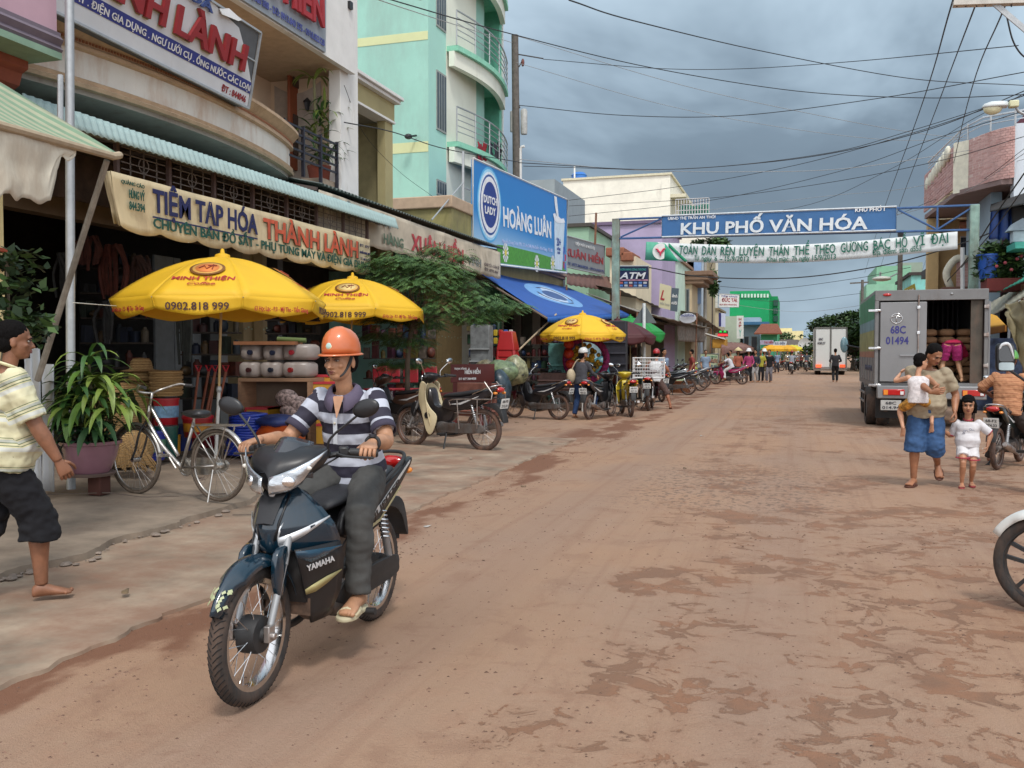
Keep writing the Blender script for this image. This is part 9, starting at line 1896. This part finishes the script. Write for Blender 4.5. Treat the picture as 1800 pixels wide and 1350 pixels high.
# racks of mixed goods in the dark shops
def goods_rack(label,px0,px1,py0,py1,D,n,rows,pal,seed):
    a=P(px0,py1,D=D);b=P(px1,py0,D=D);r=random.Random(seed);t=thing('goods_rack',label,'rack',(a.x,a.y,a.z));dx=V((b.x-a.x,b.y-a.y,0));H=b.z-a.z
    for j in range(rows):
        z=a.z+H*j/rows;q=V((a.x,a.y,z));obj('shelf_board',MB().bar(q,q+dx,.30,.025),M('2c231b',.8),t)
        for i in range(n):
            h=H/rows*r.uniform(.35,.85);w_=dx.length/n*r.uniform(.6,.92);c=q+dx*((i+.5)/n)+V((0,r.uniform(-.05,.05),.013));k=r.random()
            if k<.5:g=MB().box(c+V((0,0,h/2)),(w_,.16,h),rz=r.uniform(-.3,.3))
            elif k<.8:g=MB().lathe([(0,0),(w_*.48,0),(w_*.5,h*.75),(w_*.25,h*.9),(w_*.25,h),(0,h)],c,n=12)
            else:g=MB().ell(c+V((0,0,h*.4)),(w_*.55,.12,h*.45),12,8)
            obj('goods',g,M(tuple(x*.28 for x in s2l(r.choice(pal))),.6,.5,12),t,smooth=40)  # palette scaled down: the gloom of the shop is painted into the goods
pal1=['5a2420','6a5a3a','2a3a4a','7a6a50','3a4a34','8a3a20','4a4a4a','7a5a2a','1f2f4f'];pal2=['7a1a1c','8a7a2a','9a8a7a','2a4a7a','3a6a4a','a04a2a','6a2a4a']
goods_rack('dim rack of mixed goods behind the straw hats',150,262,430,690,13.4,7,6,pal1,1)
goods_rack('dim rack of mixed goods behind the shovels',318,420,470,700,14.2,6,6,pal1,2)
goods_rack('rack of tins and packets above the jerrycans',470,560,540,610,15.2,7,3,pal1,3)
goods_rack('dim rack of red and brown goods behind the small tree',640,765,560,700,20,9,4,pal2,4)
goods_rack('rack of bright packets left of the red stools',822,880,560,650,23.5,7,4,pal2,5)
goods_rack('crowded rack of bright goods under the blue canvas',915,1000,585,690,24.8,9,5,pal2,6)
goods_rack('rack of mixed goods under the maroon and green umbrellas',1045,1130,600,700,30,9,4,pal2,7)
# striped round bags on shelf
for i,(px,py)in enumerate(((504,700),(512,722),(524,712))):p=P(px,py,D=13.0);single('cushion',MB().ell(p,(.17,.14,.13),18,10),M('a8938c',.8,.9,22,.2),['upper red and white speckled bag beside the yellow boxes','lower red and white speckled bag beside the orange tarp','rear red and white speckled bag on the shelf'][i],'bag',group='red and white speckled bags',smooth=180)
# blue hose coils: stacked rings
bc_=onf(438,780,12.4,.14);t=thing('hose_coil','tall stack of bright blue hose coils left of the rider','hose',bc_);hm_=M((.015,.045,.36),.35,.15,9,.05,coat=.3)
for k in range(15):
    z=bc_.z+.02+.037*k;r_=.31*(1-.018*k)+.012*math.sin(k*2.1);obj('hose_ring',MB().tube([bc_+V((r_*math.cos(q)+.01*math.sin(k),r_*math.sin(q),z-bc_.z+.006*math.sin(3*q+k)))for q in[2*PI*j/30 for j in range(30)]],.022,7,closed=True).tube([bc_+V(((r_-.045)*math.cos(q),(r_-.045)*math.sin(q),z-bc_.z))for q in[2*PI*j/24 for j in range(24)]],.022,6,closed=True),hm_,t,smooth=180)
obj('core',MB().cyl(bc_,bc_+V((0,0,.52)),.24,n=20),M((.01,.02,.12)),t)
for a_,z in((-1.2,.4),(-1.8,.25),(-1.0,.12)):obj('tie',MB().tube([bc_+V((.33*math.cos(a_),.33*math.sin(a_),z)),bc_+V((.34*math.cos(a_+.15),.34*math.sin(a_+.15),z+.05)),bc_+V((.335*math.cos(a_+.25),.335*math.sin(a_+.25),z+.13))],.006,4),M((.6,.6,.5)),t)
p=P(492,745,D=12.2);t=thing('tarpaulin','folded orange tarpaulin with a blue top beside the hose coils','tarpaulin',(p.x,p.y,.15));
def blob(c,r_,m,nm,sd,t):
    g=MB();g.ell(c,r_,28,18);g.v=[tuple(V(q)+(V(q)-c).normalized()*(.05*noise.noise(V(q)*5+V((sd,0,0)))+.02*noise.noise(V(q)*14)))for q in g.v];obj(nm,g,m,t,smooth=180)
blob(V((p.x,p.y,.42)),(.34,.26,.22),M('b04a14',.5,.15,5,.2),'orange_sheet',1,t);blob(V((p.x-.02,p.y,.60)),(.32,.24,.09),M((.02,.04,.16),.5,.2,5,.2),'blue_sheet',4,t);obj('prop_box',MB().box((p.x,p.y,.22),(.5,.4,.14)),M((.10,.04,.03)),t)
# ================================================================ SECOND SHOP: bench, stools, tree
q0=P(792,640,D=16.8);q1=P(868,640,D=17.4);z0=P(830,672,D=17.1).z;z1=P(830,640,D=17.1).z
t=thing('bench','red painted bench with white lettering on its back board','bench',(q0.x,q0.y,.05));rb=M('561b17',.6,.12,6,.08,dirt=.2)
def BN2(u,z,d=0):return V((q0.x+(q1.x-q0.x)*u+.3*d*.3,q0.y+(q1.y-q0.y)*u+d,z))
def bxq(u0,u1,z0,z1,d0,d1):return MB().loft([[BN2(u0,z,d0),BN2(u1,z,d0),BN2(u1,z,d1),BN2(u0,z,d1)]for z in(z0,z1)])
obj('back_board',bxq(0,1,z0,z1,0,.04),rb,t,bevel=.005);zs=P(830,690,D=17).z;obj('seat',bxq(-.02,1.0,zs-.03,zs+.02,-.40,.02),rb,t,bevel=.005);
for u in(.06,.86):obj('leg',bxq(u,u+.07,.05,zs-.031,-.38,-.32),rb,t);obj('leg',bxq(u,u+.07,.05,z0-.002,-.02,.035),rb,t)
text('TRẠM XĂNG',BN2(.08,z1-.10,-.005),BN2(.36,z1-.10,-.005),(0,0,1),.035,whit,t,.03,lift=.006);text('HIỀN HIỀN',BN2(.32,z0+.16,-.005),BN2(.68,z0+.16,-.005),(0,0,1),.075,whit,t,.03,lift=.006);text('ĐT 077 3844828',BN2(.18,z0+.05,-.005),BN2(.58,z0+.05,-.005),(0,0,1),.04,whit,t,.03,lift=.006)
stm=M('a01a1c',.45,.08,4,coat=.3)
for i,(px,py,D)in enumerate(((893,640,22),(893,628,22),(893,616,22))):
    p=P(px,py,D=D);t=thing('stool',['lowest','middle','topmost'][i]+' red plastic stool of the tall stack beside the column','stool',p,group='stack of red plastic stools');h_=.42 if i==0 else .22
    g=MB().loft([[p+V((sx_*w_,sy_*w_,z))for sx_,sy_ in((-1,-1),(1,-1),(1,1),(-1,1))]for z,w_ in((0,.23),(.46,.15))]);obj('seat',g,stm,t,bevel=.02)
    for sx_ in(-1,1):obj('leg',MB().bar(p+V((sx_*.22,-.22,-.35)),p+V((sx_*.2,-.2,.0)),.07,.04),stm,t)
for i,(px,c)in enumerate(((722,'a0323a'),(755,'a0323a'),(668,'a02a34'),(690,'a0323a'))):
    p=P(px,665,D=19);t=thing('chair',['red plastic chair half hidden by the tree','red plastic chair right of the first, under the tree','red plastic chair directly behind the rider\'s shoulder','red plastic chair second from the rider\'s shoulder'][i],'chair',(p.x,p.y,.05),group='red plastic chairs in the dark shop');obj('backrest',MB().box(p+V((0,0,.08)),(.34,.04,.34)),M(c,.5),t,bevel=.03);obj('seat',MB().box((p.x,p.y-.22,p.z-.22),(.38,.38,.04)),M(c,.5),t,bevel=.01)
    for a_ in(-1,1):
        for b_ in(-1,1):obj('leg',MB().cyl((p.x+a_*.16,p.y-.22+b_*.16,.05),(p.x+a_*.15,p.y-.22+b_*.15,p.z-.22),.018,n=6),M((.3,.3,.32),.4),t)
# tables, bags and goods between the columns
for i,(px,py,D,r_,c,lab)in enumerate(((880,655,20.5,(.42,.3,.30),'6a7a5a','clear plastic sack of green bottles behind the bench'),(905,652,21,(.30,.3,.35),'8a8a6a','pale plastic sack beside the red stools'),(858,650,20.8,(.35,.3,.22),'77705a','yellowish sack on the counter left of the stools'),(880,690,19.5,(.22,.25,.5),'2a3a44','dark teal cloth draped over the bench end'),(1052,655,25,(.3,.2,.45),'3f7f8a','teal plastic panel behind the yellow motorbike'))):
    p=P(px,py,D=D);g=MB();g.ell(p,r_,24,14);g.v=[tuple(V(q)+(V(q)-p).normalized()*.07*noise.noise(V(q)*4))for q in g.v];single('sack',g,M(c,.35,.7,9,.3),lab,'sack',smooth=180)
for i,(px,py,D,c,sz,lab)in enumerate(((843,600,21,(.16,.17,.17),(.46,.3,.95),'pale glass showcase beside the tan column'),(835,690,19.3,(.18,.07,.05),(.9,.4,.5),'low red-brown cabinet behind the bench'),(985,665,24,(.12,.07,.06),(1.2,.6,.35),'brown counter with goods behind the parked bikes'),(978,640,24.6,(.10,.28,.26),(.45,.2,1.4),'teal cloth rack under the blue canvas'),(1025,590,25.4,(.02,.02,.03),(2.4,.3,1.0),'dark goods shelf behind the third umbrella'),(1040,620,25.2,(.30,.42,.46),(.5,.1,.9),'pale blue poster board behind the yellow bike'))):
    p=P(px,py,D=D);t=thing('cabinet',lab,'cabinet',(p.x,p.y,.05));obj('body',MB().bb((p.x-sz[0]/2,p.y,max(.05,p.z-sz[2])),(p.x+sz[0]/2,p.y+sz[1],p.z+sz[2]*.4)),M(c,.6,.4,6),t,bevel=.01)
    for k in range(3):zz=max(.05,p.z-sz[2])+(.2+.3*k)*sz[2];obj('shelf_board',MB().bb((p.x-sz[0]/2-.01,p.y-.06,zz),(p.x+sz[0]/2+.01,p.y,zz+.03)),M(tuple(min(1,x*1.6+.02)for x in c),.6),t)
# snack packets hanging, colourful flower hoop, lanterns
for k in range(16):
    p=P(835+9*(k%8),585+14*(k//8),D=22.5);single('snack_packet',MB().box(p,(.10,.03,.15)),M(((.45,.32,.03),(.4,.03,.02),(.05,.1,.35),(.5,.45,.4))[k%4],.3),'%s snack packet, %s in the %s hanging row'%(('yellow','red','blue','pale')[k%4],('first','second','third','fourth','fifth','sixth','seventh','last')[k%8],('upper','lower')[k//8]),'packet',group='snack packets hanging in rows',bevel=.01)
fc=P(1030,632,D=24.0);t=thing('wreath','large round magenta and gold flower wreath behind the woman','wreath',fc);obj('hoop',MB().tube([fc+V((.55*math.cos(q),0,.55*math.sin(q)))for q in[2*PI*k/30 for k in range(30)]],.09,8,closed=True),M('7a1450',.8,.7,14,.3),t,smooth=180);g=MB()
for k in range(70):a_=rnd.uniform(0,6.28);r_=.42*rnd.random()**.5;g.ell(fc+V((r_*math.cos(a_),-.05*rnd.random(),r_*math.sin(a_))),.06,7,5)
obj('blooms',g,M('a0801c',.8,.9,7,.2),t,kind='stuff',smooth=180)
for i,(px,py)in enumerate(((1000,605),(1000,622),(1003,640))):single('lantern',MB().ell(P(px,py,D=24),(.14,.14,.13),14,8),M('a8301c',.5),['top','middle','bottom'][i]+' red lantern of the string left of the wreath','lantern',group='red lantern string',smooth=180)
# wicker basket on the ground, mid distance
p=P(1196,690,Z=0);t=thing('basket','round brown wicker basket of vegetables on the ground behind the parked bikes','basket',p);obj('weave',MB().lathe([(0,0),(.36,0),(.46,.42),(.49,.42),(.49,.46),(.42,.46),(.38,.38),(0,.36)],p,n=28),M('7a4a2c',.85,.3,16,.5),t);blob(p+V((0,0,.44)),(.36,.36,.10),M('8f9a7a',.8,.5,9,.4),'vegetables',2,t)
# the small leafy tree
tb=P(750,770,D=15.5);t=thing('tree','feathery green tree spreading behind the second umbrella','tree',(tb.x,tb.y,.05));DT=16.3
br_=M((.09,.065,.045),.9,.3,6,.3);trunk_top=P(725,560,D=DT);obj('trunk',MB().tube(smo([(P(718,700,D=DT).x,P(718,700,D=DT).y,.05),P(716,640,D=DT),trunk_top,P(720,500,D=DT)],4),[.06,.058,.055,.052,.05,.048,.045,.043,.04,.035,.03,.028,.025],8),br_,t,smooth=180)
lobes=[]
for px,py,r_,dd in((690,440,.30,0),(655,455,.25,.3),(730,450,.32,-.2),(770,455,.28,0),(800,438,.22,.1),(790,480,.30,-.3),(700,490,.38,.2),(745,500,.42,-.4),(800,520,.36,0),(850,530,.32,-.2),(890,540,.24,0),(912,538,.14,.1),(770,545,.40,-.3),(830,560,.26,-.1),(700,545,.36,.3),(670,590,.30,.5),(720,600,.32,.3),(745,570,.30,.2),(690,640,.22,.5),(730,640,.2,.4),(860,555,.22,0),(660,500,.3,.5),(680,560,.3,.4),(815,500,.25,.1),(765,425,.2,0)):lobes.append((P(px,py+(14 if py<480 else 0),D=DT+dd),r_*1.15))
g=MB()
for c_,r_ in lobes[::1]:g.tube(smo([trunk_top+V((0,0,-.2)),(trunk_top+c_)/2+V((0,0,.12)),c_],3),[.022,.018,.014,.01,.008,.006,.004],5)
obj('limbs',g,br_,t,kind='stuff');rt_=random.Random(3);fm_=[M((.070,.155,.040),.55,.3,3,0),M((.12,.22,.06),.5,.3,3,0),M((.045,.11,.03),.6,.3,3,0)]
g=MB()
for c_,r_ in lobes:
    for k in range(int(165*r_/.3)):
        d=V((rt_.gauss(0,1),rt_.gauss(0,1),rt_.gauss(0,.6))).normalized();o=c_+V((d.x*r_*1.25,d.y*r_*1.0,d.z*r_*.50))*rt_.uniform(.35,1.15);dv=(V((d.x,d.y,.15))+V((rt_.gauss(0,.5),rt_.gauss(0,.5),0))).normalized();mi=rt_.choice((0,0,1,2));Lf=rt_.uniform(.13,.24);p=o
        for j in range(6):
            dv=(dv+V((0,0,-.17))).normalized();p2=p+dv*Lf/6;sd=dv.cross(V((0,0,1))).normalized();l2=.056*(1-abs(j-2.5)/5)
            for s in(-1,1):e_=p+sd*s*l2+dv*l2*.35-V((0,0,l2*.3));wv=dv*.016;g.add([p,p+wv*.6+(e_-p)*.5,e_,p-wv*.6+(e_-p)*.5],[(0,1,2,3)],mi)
            p=p2
obj('foliage',g,fm_,t,smooth=None,kind='stuff')
# balcony plants
pb=P(562,290,X=-9.0);t=thing('potted_plant','tall palm and leafy plants on the beige balcony behind the black railing','plant',(pb.x,pb.y,4.85));rr2=random.Random(9);g=MB()
for k in range(90):a_=rr2.uniform(0,6.28);e_=rr2.uniform(.2,1.3);o=V((pb.x+rr2.uniform(-.1,.3),pb.y+rr2.uniform(-.35,.35),rr2.uniform(5.2,6.4)));strap_leaf(g,o,(math.cos(a_)*math.cos(e_),math.sin(a_)*math.cos(e_),math.sin(e_)),rr2.uniform(.35,.6),.03,rr2.uniform(.8,2),k%3,5)
for k in range(8):a_=rr2.uniform(0,6.28);strap_leaf(g,V((pb.x,pb.y-.2,6.8)),(math.cos(a_),math.sin(a_),.9),.7,.03,1.6,2,6)
obj('foliage',g,[M((.03,.09,.02),.5),M((.05,.13,.03),.5),M((.16,.22,.04),.5)],t,kind='stuff');obj('stem',MB().tube(smo([(pb.x,pb.y-.1,4.85),(pb.x,pb.y-.15,5.9),(pb.x,pb.y-.2,6.85)],3),.025,6),M((.2,.2,.1)),t);obj('pot',MB().lathe([(0,0),(.18,0),(.25,.35),(.22,.35),(0,.3)],(pb.x,pb.y,4.83),n=18),M('7a3a28'),t)
# thin lamp hanging on turquoise wall, fan-shaped black fitting
c=P(718,240,Y=24.6);single('wall_fitting',MB().ell(c,(.12,.12,.08),12,8).tube([c,c+V((.1,.35,.1))],.03,6),blk,'small black floodlight on the turquoise side wall','floodlight',smooth=180);c=P(612,10,X=-8.4);single('floodlight',MB().box(c,(.15,.12,.14)).tube([c,c+V((-.2,-.2,.1))],.02,6),blk,'black floodlight at the top of the white corner pilaster','floodlight')
